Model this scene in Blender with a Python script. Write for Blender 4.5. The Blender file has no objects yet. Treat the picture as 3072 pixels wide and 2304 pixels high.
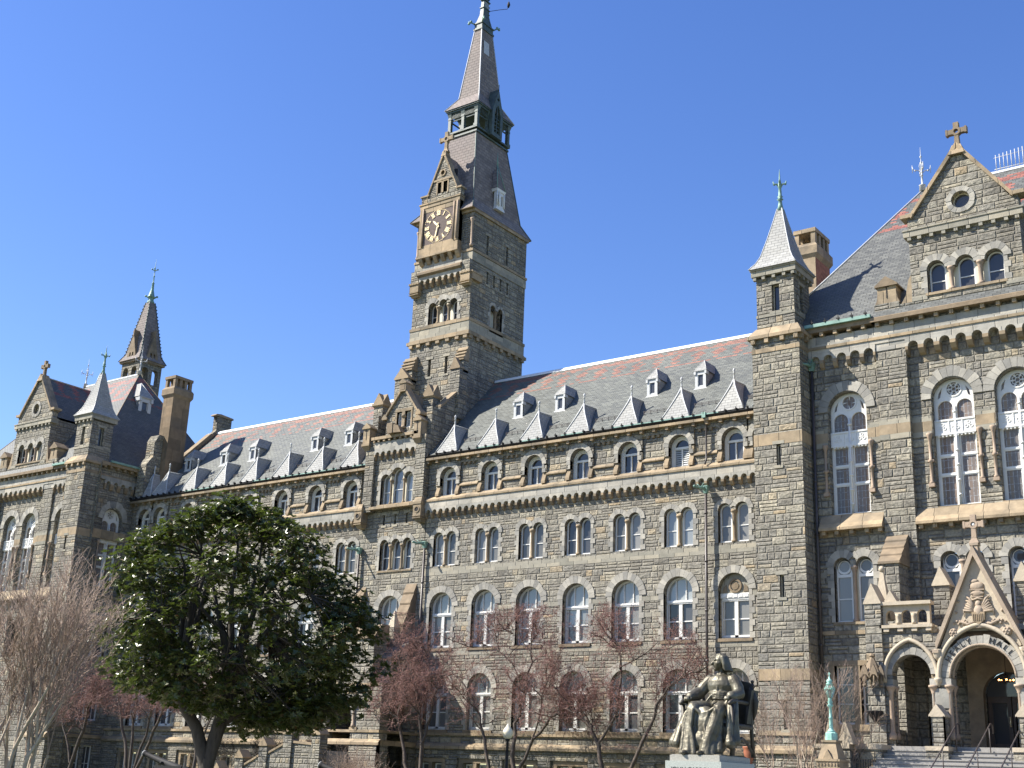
import bpy, bmesh, math, random
from mathutils import Vector, Matrix, noise
from mathutils.geometry import delaunay_2d_cdt
random.seed(7)
PI = math.pi
scene = bpy.context.scene
col = scene.collection

# ------------------------------------------------------------------ camera, sky, sun, exposure
SUN_DIR = Vector((0.603, 0.393, -0.694)).normalized()      # the way the light travels
cam_d = bpy.data.cameras.new('camera')
cam_d.sensor_width = 36.0
cam_d.lens = 44.085
cam_d.clip_end = 3000
cam = bpy.data.objects.new('camera', cam_d)
col.objects.link(cam)
scene.camera = cam
_y, _p, _r = 0.638434974, 0.306265201, 0.040937832
_F = Vector((-math.sin(_y)*math.cos(_p), math.cos(_y)*math.cos(_p), math.sin(_p)))
_R = Vector((math.cos(_y), math.sin(_y), 0))
_U = _R.cross(_F)
_R2 = _R*math.cos(_r)+_U*math.sin(_r)
_U2 = -_R*math.sin(_r)+_U*math.cos(_r)
cm = Matrix((_R2, _U2, -_F)).transposed().to_4x4()
cm.translation = Vector((47.35550, -57.66035, 0.0))
cam.matrix_world = cm
CAM = cm.translation

w = bpy.data.worlds.new('World')
scene.world = w
w.use_nodes = True
wn = w.node_tree
sky = wn.nodes.new('ShaderNodeTexSky')
sky.sky_type = 'NISHITA'
sky.sun_disc = False
sky.sun_elevation = math.asin(-SUN_DIR.z)
sky.sun_rotation = math.atan2(-SUN_DIR.x, -SUN_DIR.y)
sky.altitude = 20
sky.air_density = 1.15
sky.dust_density = 0.3
sky.ozone_density = 3.5
bg = wn.nodes['Background']
bg.inputs[1].default_value = 0.079
hs = wn.nodes.new('ShaderNodeHueSaturation')
hs.inputs['Saturation'].default_value = 1.22
hs.inputs['Value'].default_value = 1.12
hs.inputs['Hue'].default_value = 0.517
wn.links.new(sky.outputs[0], hs.inputs['Color'])
wn.links.new(hs.outputs[0], bg.inputs[0])
sl = bpy.data.lights.new('sun', 'SUN')
sl.energy = 5.0
sl.angle = math.radians(0.5)
sl.color = (1.0, 0.94, 0.83)
so = bpy.data.objects.new('sun', sl)
col.objects.link(so)
so.rotation_mode = 'QUATERNION'
so.rotation_quaternion = SUN_DIR.to_track_quat('-Z', 'Y')
so.location = (0, 0, 80)
scene.view_settings.view_transform = 'Standard'
scene.view_settings.look = 'None'
scene.view_settings.gamma = 1.0
scene.view_settings.exposure = 1.24
scene.view_settings.use_curve_mapping = False

# ------------------------------------------------------------------ mesh helper
IDM = Matrix.Identity(4)
def T(x=0, y=0, z=0): return Matrix.Translation((x, y, z))
def RZ(a): return Matrix.Rotation(a, 4, 'Z')
def front(Y=0.0): return T(0, Y, 0)                         # local (u, depth, v) -> (x, y, z)
def side(X=0.0): return Matrix(((0, -1, 0, X), (1, 0, 0, 0), (0, 0, 1, 0), (0, 0, 0, 1)))   # right-hand faces: u runs along +y

HALL_REF = [None]
NOSPLIT = {'dentil_course', 'wing_wall', 'tower_wall', 'pavilion_wall', 'porch_wall', 'side_porch_wall', 'spire_roof', 'roof', 'hipped_roof', 'gable_roof', 'gutter_bracket', 'gutter_lip', 'lettering',
           'carved_lettering', 'louvre_slot', 'belfry', 'snow_rail', 'turret_stage', 'turret_wall', 'gable_wall', 'bay_wall', 'entrance_steps', 'side_steps', 'arch_surround', 'carved_relief', 'plinth_wall', 'pier_strip', 'smooth_band',
           'round_surround', 'rear_tower', 'rear_spire', 'upper_spire', 'tower_interior', 'roof_cresting', 'weathervane', 'balustrade', 'stair_wall_grille', 'belfry_gable', 'turret_roof'}
SPLITALL = {'corbel'}
SUBSPLIT = {'sloped_block', 'colonette', 'column', 'mullion_post', 'corner_colonette'}
REST = {}
def rest(name, mb, mats):
    REST.setdefault(name, []).append((mb, mats))
class MB:
    def __init__(s, M=None):
        s.v = []; s.f = []; s.m = []; s.c = []; s.s = []; s.M = M or IDM; s.q = []; s.qf = []
    def add(s, pts, faces, m=0, c=None, sm=False, M=None):
        M = M or s.M
        b = len(s.v); s.q.append(b); s.qf.append(len(s.f))
        s.v += [tuple(M @ Vector(p)) for p in pts]
        c = random.random() if c is None else c
        for f in faces:
            s.f.append([b+i for i in f]); s.m.append(m); s.c.append(c); s.s.append(sm)
    def box(s, x0, x1, y0, y1, z0, z1, m=0, c=None, M=None):
        s.add([(x0,y0,z0),(x1,y0,z0),(x1,y1,z0),(x0,y1,z0),(x0,y0,z1),(x1,y0,z1),(x1,y1,z1),(x0,y1,z1)],
              [(0,3,2,1),(4,5,6,7),(0,1,5,4),(1,2,6,5),(2,3,7,6),(3,0,4,7)], m, c, M=M)
    def tbox(s, x0, x1, y0, y1, z0, X0, X1, Y0, Y1, z1, m=0, c=None, M=None):   # tapered box
        s.add([(x0,y0,z0),(x1,y0,z0),(x1,y1,z0),(x0,y1,z0),(X0,Y0,z1),(X1,Y0,z1),(X1,Y1,z1),(X0,Y1,z1)],
              [(0,3,2,1),(4,5,6,7),(0,1,5,4),(1,2,6,5),(2,3,7,6),(3,0,4,7)], m, c, M=M)
    def prism(s, pts, d0, d1, m=0, c=None, M=None, cap=True):      # 2-D outline (u,v) pushed along depth
        n = len(pts)
        P = [(p[0], d0, p[1]) for p in pts]+[(p[0], d1, p[1]) for p in pts]
        F = [(i, i+n, (i+1) % n+n, (i+1) % n) for i in range(n)]
        if cap: F = [tuple(range(n)), tuple(range(2*n-1, n-1, -1))]+F
        s.add(P, F, m, c, M=M)
    def extr_x(s, pts, x0, x1, m=0, c=None, M=None):              # outline (y,z) pushed along x
        n = len(pts)
        P = [(x0, p[0], p[1]) for p in pts]+[(x1, p[0], p[1]) for p in pts]
        s.add(P, [tuple(range(n)), tuple(range(2*n-1, n-1, -1))]+[(i, i+n, (i+1) % n+n, (i+1) % n) for i in range(n)], m, c, M=M)
    def ring(s, outer, inner, d0, d1, m=0, c=None, M=None):
        n = len(outer)
        P = [(p[0], d, p[1]) for d in (d0, d1) for L in (outer, inner) for p in L]
        F = []
        for i in range(n):
            j = (i+1) % n
            F += [(i, j, n+j, n+i), (2*n+i, 3*n+i, 3*n+j, 2*n+j), (i, 2*n+i, 2*n+j, j), (n+i, n+j, 3*n+j, 3*n+i)]
        s.add(P, F, m, c, M=M)
    def tube(s, pts, rad, n=6, m=0, c=None, M=None, cap=True, sm=True):
        pts = [Vector(p) for p in pts]
        if not hasattr(rad, '__len__'): rad = [rad]*len(pts)
        P = []; up = None
        for i, p in enumerate(pts):
            t = (pts[min(i+1, len(pts)-1)]-pts[max(i-1, 0)])
            if t.length < 1e-9: t = Vector((0, 0, 1))
            t.normalize()
            if up is None: up = Vector((1, 0, 0)) if abs(t.x) < .9 else Vector((0, 1, 0))
            a = up-t*up.dot(t)
            if a.length < 1e-4: a = t.orthogonal()
            a.normalize(); up = a
            b = t.cross(a)
            for k in range(n):
                q = 2*PI*k/n
                P.append(p+(a*math.cos(q)+b*math.sin(q))*rad[i])
        F = []
        for i in range(len(pts)-1):
            for k in range(n):
                F.append((i*n+k, i*n+(k+1) % n, (i+1)*n+(k+1) % n, (i+1)*n+k))
        if cap:
            F.append(tuple(range(n-1, -1, -1))); L = (len(pts)-1)*n; F.append(tuple(range(L, L+n)))
        s.add(P, F, m, c, sm, M=M)
    def lathe(s, prof, x=0, y=0, n=12, m=0, c=None, M=None, sm=True):  # prof: list of (r, z)
        P = []
        for r, z in prof:
            for k in range(n):
                a = 2*PI*(k+.5)/n
                P.append((x+r*math.cos(a), y+r*math.sin(a), z))
        F = []
        for i in range(len(prof)-1):
            for k in range(n):
                F.append((i*n+k, i*n+(k+1) % n, (i+1)*n+(k+1) % n, (i+1)*n+k))
        F.append(tuple(range(n-1, -1, -1))); L = (len(prof)-1)*n; F.append(tuple(range(L, L+n)))
        s.add(P, F, m, c, sm, M=M)
    def ball(s, p, r, n=8, m=0, c=None, M=None):
        rx, ry, rz = r if hasattr(r, '__len__') else (r, r, r)
        k = n//2
        P = [(p[0], p[1], p[2]-rz)]; F = []
        for i in range(1, k):
            a = PI*i/k
            for j in range(n):
                q = 2*PI*j/n
                P.append((p[0]+rx*math.sin(a)*math.cos(q), p[1]+ry*math.sin(a)*math.sin(q), p[2]-rz*math.cos(a)))
        P.append((p[0], p[1], p[2]+rz))
        for j in range(n):
            F.append((0, 1+(j+1) % n, 1+j)); F.append((len(P)-1, len(P)-1-n+j, len(P)-1-n+(j+1) % n))
        for i in range(k-2):
            for j in range(n):
                F.append((1+i*n+j, 1+i*n+(j+1) % n, 1+(i+1)*n+(j+1) % n, 1+(i+1)*n+j))
        s.add(P, F, m, c, True, M=M)
    def wall(s, outer, holes, thick=0.45, m=0, M=None, back=False, hm=None, rim=True):
        loops = [outer]+holes
        vs = []; es = []
        for L in loops:
            b = len(vs); vs += [Vector((p[0], p[1])) for p in L]
            es += [(b+i, b+(i+1) % len(L)) for i in range(len(L))]
        r = delaunay_2d_cdt(vs, es, [], 0, 1e-5)
        V, F = r[0], r[2]
        keep = []
        for f in F:
            cx = sum(V[i].x for i in f)/len(f); cy = sum(V[i].y for i in f)/len(f)
            if inside(cx, cy, outer) and not any(inside(cx, cy, h) for h in holes): keep.append(tuple(f))
        c = 0.5
        s.add([(v.x, 0, v.y) for v in V], keep, m, c, M=M)
        if back: s.add([(v.x, thick, v.y) for v in V], [f[::-1] for f in keep], m, c, M=M)
        for li, L in enumerate(loops):
            if li == 0 and not rim: continue
            n = len(L)
            s.add([(p[0], 0, p[1]) for p in L]+[(p[0], thick, p[1]) for p in L],
                  [(i, (i+1) % n, (i+1) % n+n, i+n) for i in range(n)], m if (li == 0 or hm is None) else hm, c, M=M)
    def clusters(s):
        n = len(s.q); box = []
        for i in range(n):
            a, b = s.q[i], (s.q[i+1] if i+1 < n else len(s.v)); V = s.v[a:b]
            box.append([min(v[k] for v in V) for k in range(3)]+[max(v[k] for v in V) for k in range(3)] if V else [9e9]*3+[-9e9]*3)
        par = list(range(n))
        def find(i):
            while par[i] != i: par[i] = par[par[i]]; i = par[i]
            return i
        e = .03
        for i in range(n):
            for j in range(i+1, n):
                A, B = box[i], box[j]
                if all(A[k] <= B[k+3]+e and B[k] <= A[k+3]+e for k in range(3)):
                    x, y = find(i), find(j)
                    if x != y: par[x] = y
        return [find(i) for i in range(n)]
    def build(s, name, mats, parent=None, label=None, loc=None, split=None):
        if split is None: split = (parent is HALL_REF[0] and HALL_REF[0] is not None and loc is None and name not in NOSPLIT) or name in SUBSPLIT
        if split and 1 < len(s.q) < 420:
            cl = s.clusters(); ids = sorted(set(cl), key=cl.index)
            if 1 < len(ids) <= (14 if name not in SPLITALL else 80):
                out = []
                for c in ids:
                    m = MB(); m.M = IDM
                    for i, k in enumerate(cl):
                        if k != c: continue
                        a, b = s.q[i], (s.q[i+1] if i+1 < len(s.q) else len(s.v)); o = len(m.v)
                        m.q.append(o); m.v += s.v[a:b]
                        fa, fb = s.qf[i], (s.qf[i+1] if i+1 < len(s.q) else len(s.f))
                        for j in range(fa, fb):
                            m.f.append([x-a+o for x in s.f[j]]); m.m.append(s.m[j]); m.c.append(s.c[j]); m.s.append(s.s[j])
                    out.append(m.build(name, mats, parent, label, None, False))
                return out[0]
        me = bpy.data.meshes.new(name)
        off = Vector(loc) if loc is not None else Vector((0, 0, 0))
        me.from_pydata([(Vector(v)-off) for v in s.v] if loc is not None else s.v, [], s.f)
        if not isinstance(mats, (list, tuple)): mats = [mats]
        for q in mats: me.materials.append(q)
        me.polygons.foreach_set('material_index', s.m)
        me.polygons.foreach_set('use_smooth', s.s)
        at = me.attributes.new('rnd', 'FLOAT', 'FACE')
        at.data.foreach_set('value', s.c)
        me.update()
        o = bpy.data.objects.new(name, me)
        col.objects.link(o)
        if loc is not None: o.location = off
        if parent:
            o.parent = parent
            if loc is not None: o.location = off-world_loc(parent)
            else: o.location = -world_loc(parent)
        if label: o['label'] = label
        return o
def world_loc(o):
    v = Vector(o.location)
    return v+world_loc(o.parent) if o.parent else v
def inside(x, y, P):
    r = False; n = len(P); j = n-1
    for i in range(n):
        xi, yi = P[i][0], P[i][1]; xj, yj = P[j][0], P[j][1]
        if (yi > y) != (yj > y) and x < (xj-xi)*(y-yi)/(yj-yi)+xi: r = not r
        j = i
    return r
def thing(name, label, cat, loc=(0, 0, 0), group=None):
    o = bpy.data.objects.new(name, None); col.objects.link(o)
    o.empty_display_size = .3
    o.location = loc; o['label'] = label; o['category'] = cat
    if group: o['group'] = group
    return o
def tag(o, label, cat, group=None, kind=None):
    if label: o['label'] = label
    if cat: o['category'] = cat
    if group: o['group'] = group
    if kind: o['kind'] = kind
    return o
def rect(u0, u1, v0, v1): return [(u0, v0), (u1, v0), (u1, v1), (u0, v1)]
def arch(uc, w, v0, vs, n=12, rise=None):
    r = w/2; R = rise or r
    return [(uc-r, v0), (uc+r, v0)]+[(uc+r*math.cos(PI*i/n), vs+R*math.sin(PI*i/n)) for i in range(n+1)]
def multiarch(arcs, v0, n=8):                                # arcs: (uc, w, spring) from left to right
    P = [(arcs[0][0]-arcs[0][1]/2, v0), (arcs[-1][0]+arcs[-1][1]/2, v0)]
    for uc, w, vs in reversed(arcs):
        P += [(uc+w/2*math.cos(PI*i/n), vs+w/2*math.sin(PI*i/n)) for i in range(n+1)]
    return P
def shift(P, du, dv): return [(p[0]+du, p[1]+dv) for p in P]
# ------------------------------------------------------------------ materials
class N:                                                     # tiny expression helper for math nodes
    def __init__(s, nt, sock): s.nt = nt; s.k = sock
    def _m(s, op, *a, clamp=False):
        n = s.nt.nodes.new('ShaderNodeMath'); n.operation = op; n.use_clamp = clamp
        for i, q in enumerate((s,)+a):
            if isinstance(q, N): s.nt.links.new(q.k, n.inputs[i])
            else: n.inputs[i].default_value = q
        return N(s.nt, n.outputs[0])
    def __add__(s, o): return s._m('ADD', o)
    def __sub__(s, o): return s._m('SUBTRACT', o)
    def __mul__(s, o): return s._m('MULTIPLY', o)
    def __truediv__(s, o): return s._m('DIVIDE', o)
    def floor(s): return s._m('FLOOR')
    def fract(s): return s._m('FRACT')
    def abs(s): return s._m('ABSOLUTE')
    def lt(s, o): return s._m('LESS_THAN', o)
    def gt(s, o): return s._m('GREATER_THAN', o)
    def min(s, o): return s._m('MINIMUM', o)
    def max(s, o): return s._m('MAXIMUM', o)
    def clamp(s): return s._m('ADD', 0.0, clamp=True)
    def mix(s, a, b):                                        # s=0 -> a, s=1 -> b
        A = a if isinstance(a, N) else const(s.nt, a)
        B = b if isinstance(b, N) else const(s.nt, b)
        return A+(B-A)*s
    def smooth(s, lo, hi):
        n = s.nt.nodes.new('ShaderNodeMapRange'); n.interpolation_type = 'SMOOTHSTEP'
        s.nt.links.new(s.k, n.inputs[0]); n.inputs[1].default_value = lo; n.inputs[2].default_value = hi
        return N(s.nt, n.outputs[0])
def const(nt, v):
    n = nt.nodes.new('ShaderNodeValue'); n.outputs[0].default_value = v; return N(nt, n.outputs[0])
def vec(nt, x, y=0.0, z=0.0):
    n = nt.nodes.new('ShaderNodeCombineXYZ')
    for i, q in enumerate((x, y, z)):
        if isinstance(q, N): nt.links.new(q.k, n.inputs[i])
        else: n.inputs[i].default_value = q
    return N(nt, n.outputs[0])
def white(nt, x, y=0.0, z=0.0):
    n = nt.nodes.new('ShaderNodeTexWhiteNoise'); n.noise_dimensions = '3D'
    nt.links.new(vec(nt, x, y, z).k, n.inputs['Vector']); return N(nt, n.outputs['Value'])
def noi(nt, v, scale=1.0, detail=3.0, rough=0.55, dim='3D'):
    n = nt.nodes.new('ShaderNodeTexNoise'); n.noise_dimensions = dim
    if v is not None: nt.links.new(v.k, n.inputs['W' if dim == '1D' else 'Vector'])
    n.inputs['Scale'].default_value = scale; n.inputs['Detail'].default_value = detail; n.inputs['Roughness'].default_value = rough
    return N(nt, n.outputs[0])
def ramp(nt, f, stops, mode='LINEAR'):
    n = nt.nodes.new('ShaderNodeValToRGB'); nt.links.new(f.k, n.inputs[0])
    e = n.color_ramp; e.interpolation = mode
    while len(e.elements) < len(stops): e.elements.new(0.5)
    for i, (p, c) in enumerate(stops):
        e.elements[i].position = p; e.elements[i].color = (c[0], c[1], c[2], 1)
    return N(nt, n.outputs[0])
def mixc(nt, f, a, b, mode='MIX'):
    n = nt.nodes.new('ShaderNodeMix'); n.data_type = 'RGBA'; n.blend_type = mode
    for i, q in ((0, f), (6, a), (7, b)):
        if isinstance(q, N): nt.links.new(q.k, n.inputs[i])
        elif i == 0: n.inputs[0].default_value = q
        else: n.inputs[i].default_value = (q[0], q[1], q[2], 1)
    return N(nt, n.outputs[2])
def newmat(name):
    m = bpy.data.materials.new(name); m.use_nodes = True
    return m, m.node_tree, m.node_tree.nodes['Principled BSDF']
def geo(nt):
    g = nt.nodes.new('ShaderNodeNewGeometry')
    def sep(s):
        n = nt.nodes.new('ShaderNodeSeparateXYZ'); nt.links.new(s, n.inputs[0]); return [N(nt, q) for q in n.outputs]
    return N(nt, g.outputs['Position']), sep(g.outputs['Position']), sep(g.outputs['True Normal'])
def setc(nt, b, key, v):
    if isinstance(v, N): nt.links.new(v.k, b.inputs[key])
    elif hasattr(v, '__len__'): b.inputs[key].default_value = (v[0], v[1], v[2], 1)
    else: b.inputs[key].default_value = v
def bump(nt, b, h, strength=0.6, dist=0.03):
    n = nt.nodes.new('ShaderNodeBump'); n.inputs['Strength'].default_value = strength; n.inputs['Distance'].default_value = dist
    nt.links.new(h.k, n.inputs['Height']); nt.links.new(n.outputs[0], b.inputs['Normal'])
def attr(nt, name='rnd'):
    n = nt.nodes.new('ShaderNodeAttribute'); n.attribute_name = name; return N(nt, n.outputs['Fac'])

def ashlar(name, H=0.33, W=0.74, tan=0.075, dark=1.08, rough_h=1.0):
    m, nt, b = newmat(name)
    P, (x, y, z), (nx, ny, nz) = geo(nt)
    k = nx.abs().gt(ny.abs())
    u = k.mix(x, y)
    u = u+k*3.3
    v = z+const(nt, 0.0)
    v = v+noi(nt, z, 0.9, 0, dim='1D')*0.16
    V = v/H; R = V.floor(); fv = V.fract()
    r1 = white(nt, R, 3.1)
    U0 = u/W+r1*9.7
    wob = noi(nt, vec(nt, U0*0.9, R*3.7), 1.0, 0)
    U = U0+wob*0.75
    C = U.floor(); fu = U.fract()
    r2 = white(nt, C, R, 1.0)
    split = r2.lt(0.28)
    f2 = fv*2.0
    sub = f2.floor()*split
    fvv = split.mix(fv, f2.fract())
    hh = split.mix(H, H/2)
    vs = (r2.gt(0.28)*r2.lt(0.55))                           # some blocks broken into two lengths
    f3 = fu*2.0
    sub2 = f3.floor()*vs
    fuu = vs.mix(fu, f3.fract())
    ww = vs.mix(W, W/2)
    r3 = white(nt, C+sub2*0.37, R+sub*0.41, 7.0)
    r4 = white(nt, C+sub2*0.37, R+sub*0.41, 17.0)
    du = fuu.min(const(nt, 1.0)-fuu)*ww
    dv = fvv.min(const(nt, 1.0)-fvv)*hh
    d = du.min(dv)
    fine = noi(nt, P, 9.0, 4, .6)
    big = noi(nt, P, 0.35, 3, .5)
    g = dark
    c = ramp(nt, r3, [(0.0, (.165*g, .157*g, .143*g)), (.25, (.205*g, .195*g, .175*g)), (.45, (.240*g, .227*g, .198*g)), (.62, (.215*g, .207*g, .19*g)),
                      (.80, (.265*g, .25*g, .215*g)), (1-tan, (.30*g, .278*g, .23*g)), (1.0, (.30*g, .242*g, .17*g))])
    c = mixc(nt, 1.0, c, ramp(nt, fine, [(0.28, (.55, .54, .53)), (.72, (1.38, 1.36, 1.3))]), 'MULTIPLY')
    c = mixc(nt, 0.7, c, ramp(nt, big, [(0.3, (.74, .75, .77)), (.7, (1.15, 1.13, 1.05))]), 'MULTIPLY')
    strk = noi(nt, vec(nt, x*1.3, y*1.3, z*.10), 1.0, 4, .6)
    c = mixc(nt, .8, c, ramp(nt, strk, [(0.34, (.70, .69, .68)), (.52, (1.0, 1.0, 1.0)), (.72, (1.12, 1.11, 1.08))]), 'MULTIPLY')
    mort = d.smooth(0.002, 0.016)
    c = mixc(nt, mort, (.185*g, .17*g, .145*g), c)
    setc(nt, b, 'Base Color', c)
    b.inputs['Roughness'].default_value = .9
    b.inputs['Specular IOR Level'].default_value = .25
    rock = noi(nt, vec(nt, u*1.0+r3*5.0, v*1.6, r4*9.0), 3.2, 5, .62)
    h = d.smooth(0.0, 0.03)*0.20+rock*1.5*rough_h*d.smooth(0.0, .05)+r4*.3+fine*.25
    bump(nt, b, h, 1.0, 0.065)
    return m

def plainstone(name, base, var=.25, scale=2.5, rough=.85, joints=None, stain=(.10, .09, .075), stain_amt=.45, usernd=0.0):
    m, nt, b = newmat(name)
    P, (x, y, z), (nx, ny, nz) = geo(nt)
    n1 = noi(nt, P, scale, 5, .6); n2 = noi(nt, P, .8, 3, .5); n3 = noi(nt, P, 14, 3, .6)
    lo = tuple(q*(1-var) for q in base); hi = tuple(min(1, q*(1+var)) for q in base)
    c = ramp(nt, n1, [(.25, lo), (.75, hi)])
    c = mixc(nt, n2.smooth(.46, .72)*stain_amt, c, stain)
    if usernd:
        r = attr(nt)
        c = mixc(nt, usernd, c, ramp(nt, r, [(0, (.55, .56, .58)), (.5, (1., .98, .94)), (1, (1.5, 1.45, 1.35))]), 'MULTIPLY')
    h = n3*.5+n1*.5
    if joints:
        k = nx.abs().gt(ny.abs()); u = k.mix(x, y)
        row = (z/joints[1]).floor()
        fu = (u/joints[0]+white(nt, row)*5.0).fract()
        cell = (u/joints[0]+white(nt, row)*5.0).floor()
        d = fu.min(const(nt, 1.0)-fu)*joints[0]
        c = mixc(nt, .55, c, ramp(nt, white(nt, cell, row), [(0, (.6, .62, .62)), (.5, (1, 1, 1)), (1, (1.4, 1.32, 1.2))]), 'MULTIPLY')
        c = mixc(nt, d.smooth(.003, .014), tuple(q*.45 for q in base), c)
        h = h+d.smooth(0, .03)
    setc(nt, b, 'Base Color', c)
    b.inputs['Roughness'].default_value = rough
    b.inputs['Specular IOR Level'].default_value = .25
    bump(nt, b, h, .7, .03)
    return m

def slate(name, base=(.088, .094, .100), H=.17, W=.34, vs=1.41, band=None, rough=.55, var=.22, jnt=.5):
    m, nt, b = newmat(name)
    P, (x, y, z), (nx, ny, nz) = geo(nt)
    k = nx.abs().gt(ny.abs()); u = k.mix(x, y)
    V = z*vs/H; R = V.floor(); fv = V.fract()
    U = u/W+(R*0.5)
    C = U.floor(); fu = U.fract()
    r = white(nt, C, R, 2.0)
    d = (fu.min(const(nt, 1.0)-fu)*W).smooth(.004, .018).min(fv.smooth(.0, .16))
    big = noi(nt, P, .5, 3, .55)
    lo = tuple(q*(1-var) for q in base); hi = tuple(q*(1+var) for q in base)
    c = ramp(nt, r, [(0, lo), (.5, base), (1, hi)])
    if band:
        z0, z1, red = band
        mid = (z0+z1)/2; hf = (z1-z0)/2
        t = (z-mid).abs()/hf                                   # 1 at the edges of the band
        ctr = (C+.5-(R*0.5))*W                                # everything is decided per slate
        zz = (R+.5)*(H/vs); t = (zz-mid).abs()/hf
        zig = ((ctr/1.36).fract()-.5).abs()*2.0
        dia = zig.lt(const(nt, .60)-t*.75)
        e = (zz.gt(mid+hf*.62)*zz.lt(mid+hf)).max(zz.gt(mid-hf)*zz.lt(mid-hf*.78))
        msk = (e+dia).clamp()*white(nt, C, R, 5.0).lt(.80)
        redc = ramp(nt, r, [(0, tuple(q*.75 for q in red)), (1, tuple(q*1.2 for q in red))])
        c = mixc(nt, msk, c, redc)
    c = mixc(nt, .5, c, ramp(nt, big, [(.3, (.75, .76, .78)), (.7, (1.22, 1.2, 1.16))]), 'MULTIPLY')
    c = mixc(nt, d, tuple(q*jnt for q in base), c)
    setc(nt, b, 'Base Color', c)
    setc(nt, b, 'Roughness', r*.25+(rough-.12))
    b.inputs['Specular IOR Level'].default_value = .22
    bump(nt, b, fv*(-.6)+d*.8+r*.4+noi(nt, P, 12, 3)*.25, .8, .02)
    return m

def simple(name, c, rough=.6, metal=0.0, var=.12, scale=6, bumpd=0.004, spec=.5, coat=0.0):
    m, nt, b = newmat(name)
    P, _, _ = geo(nt)
    n1 = noi(nt, P, scale, 4, .6)
    setc(nt, b, 'Base Color', ramp(nt, n1, [(.25, tuple(q*(1-var) for q in c)), (.75, tuple(min(1, q*(1+var)) for q in c))]))
    b.inputs['Roughness'].default_value = rough; b.inputs['Metallic'].default_value = metal
    b.inputs['Specular IOR Level'].default_value = spec
    b.inputs['Coat Weight'].default_value = coat
    if bumpd: bump(nt, b, n1, .5, bumpd)
    return m

STONE = ashlar('stone_ashlar')
STONE_S = ashlar('stone_ashlar_small', H=.27, W=.60, tan=.09)
STONE_D = ashlar('stone_ashlar_pavilion', H=.35, W=.82, tan=.055, dark=1.08)
TAN = plainstone('sandstone', (.30, .235, .158), var=.25, joints=(1.05, .9), stain_amt=.6)
TANB = plainstone('sandstone_block', (.275, .213, .142), var=.2, stain_amt=.5, usernd=.35)
PINKST = plainstone('pink_stone', (.34, .26, .195), var=.18, stain_amt=.12)
PALE = plainstone('pale_granite', (.33, .315, .28), var=.22, joints=(.95, .6), stain_amt=.4, stain=(.17, .165, .15))
VOUS = plainstone('voussoir_stone', (.30, .288, .26), var=.2, stain_amt=.12, usernd=.6)
SMOOTH = plainstone('smooth_ashlar', (.28, .262, .215), var=.15, joints=(.9, .3), stain_amt=.15, stain=(.17, .165, .15))
CHIMB = plainstone('chimney_sandstone', (.19, .14, .09), var=.22, joints=(1.2, .85), stain_amt=.5)
CREAMD = plainstone('weathered_cream_stone', (.33, .265, .20), var=.2, stain_amt=.4, stain=(.2, .14, .1))
CREAM = plainstone('carved_cream_stone', (.42, .36, .275), var=.12, stain_amt=.2, stain=(.30, .22, .15), scale=4)
BROWNST = plainstone('weathered_brown_stone', (.215, .165, .112), var=.28, stain_amt=.5)
SLATE = slate('slate', base=(.120, .127, .117), band=(23.75, 25.3, (.235, .12, .092)))
SLATE_P = slate('slate_pavilion', base=(.108, .112, .108), band=(27.6, 30.1, (.25, .10, .08)))
SLATE_L = slate('slate_light', base=(.30, .30, .29), H=.17, W=.36, vs=1.05, rough=.8, var=.14, jnt=.68)
SLATE_T = slate('slate_spire', base=(.205, .178, .168), H=.26, W=.42, vs=1.03, rough=.85)
LEAD = simple('lead_flashing', (.45, .46, .46), .45, var=.1)
RIDGE = simple('white_ridge_flashing', (.70, .71, .72), .4, var=.06)
WHITE = simple('white_paint', (.66, .65, .62), .45, var=.05, bumpd=.002)
CREAMP = simple('cream_paint', (.58, .54, .42), .5, var=.08)
COPPER = simple('verdigris_copper', (.17, .29, .245), .6, var=.35, scale=3)
COPPER_D = simple('dark_verdigris', (.060, .085, .080), .55, var=.4, scale=3)
DARKMET = simple('dark_iron', (.022, .021, .022), .7, var=.3, spec=.2)
PIPE = simple('dark_downpipe', (.060, .050, .048), .45, var=.3)
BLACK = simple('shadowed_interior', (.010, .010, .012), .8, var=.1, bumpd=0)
GOLD = simple('gold_leaf', (.80, .65, .38), .4, metal=.2, var=.1)
CLOCKF = simple('clock_face_slate', (.13, .105, .098), .85, var=.3, spec=.15)
GRANITE = simple('granite', (.32, .345, .32), .6, var=.3, scale=40, bumpd=.002)
GRANITE_P = simple('granite_plinth', (.30, .29, .255), .7, var=.3, scale=30, bumpd=.003)
STEPM = simple('granite_steps', (.25, .24, .225), .75, var=.15, scale=12, bumpd=.004)
BRICKR = plainstone('red_brick_chimney', (.34, .15, .095), var=.2, joints=(.4, .14), stain_amt=.3)
WOOD = simple('dark_door_wood', (.05, .03, .02), .5, var=.3)
GLOBE = simple('frosted_globe', (.62, .57, .43), .35, var=.06, bumpd=0)
TERRA = simple('terracotta', (.26, .085, .04), .7, var=.2)

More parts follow.
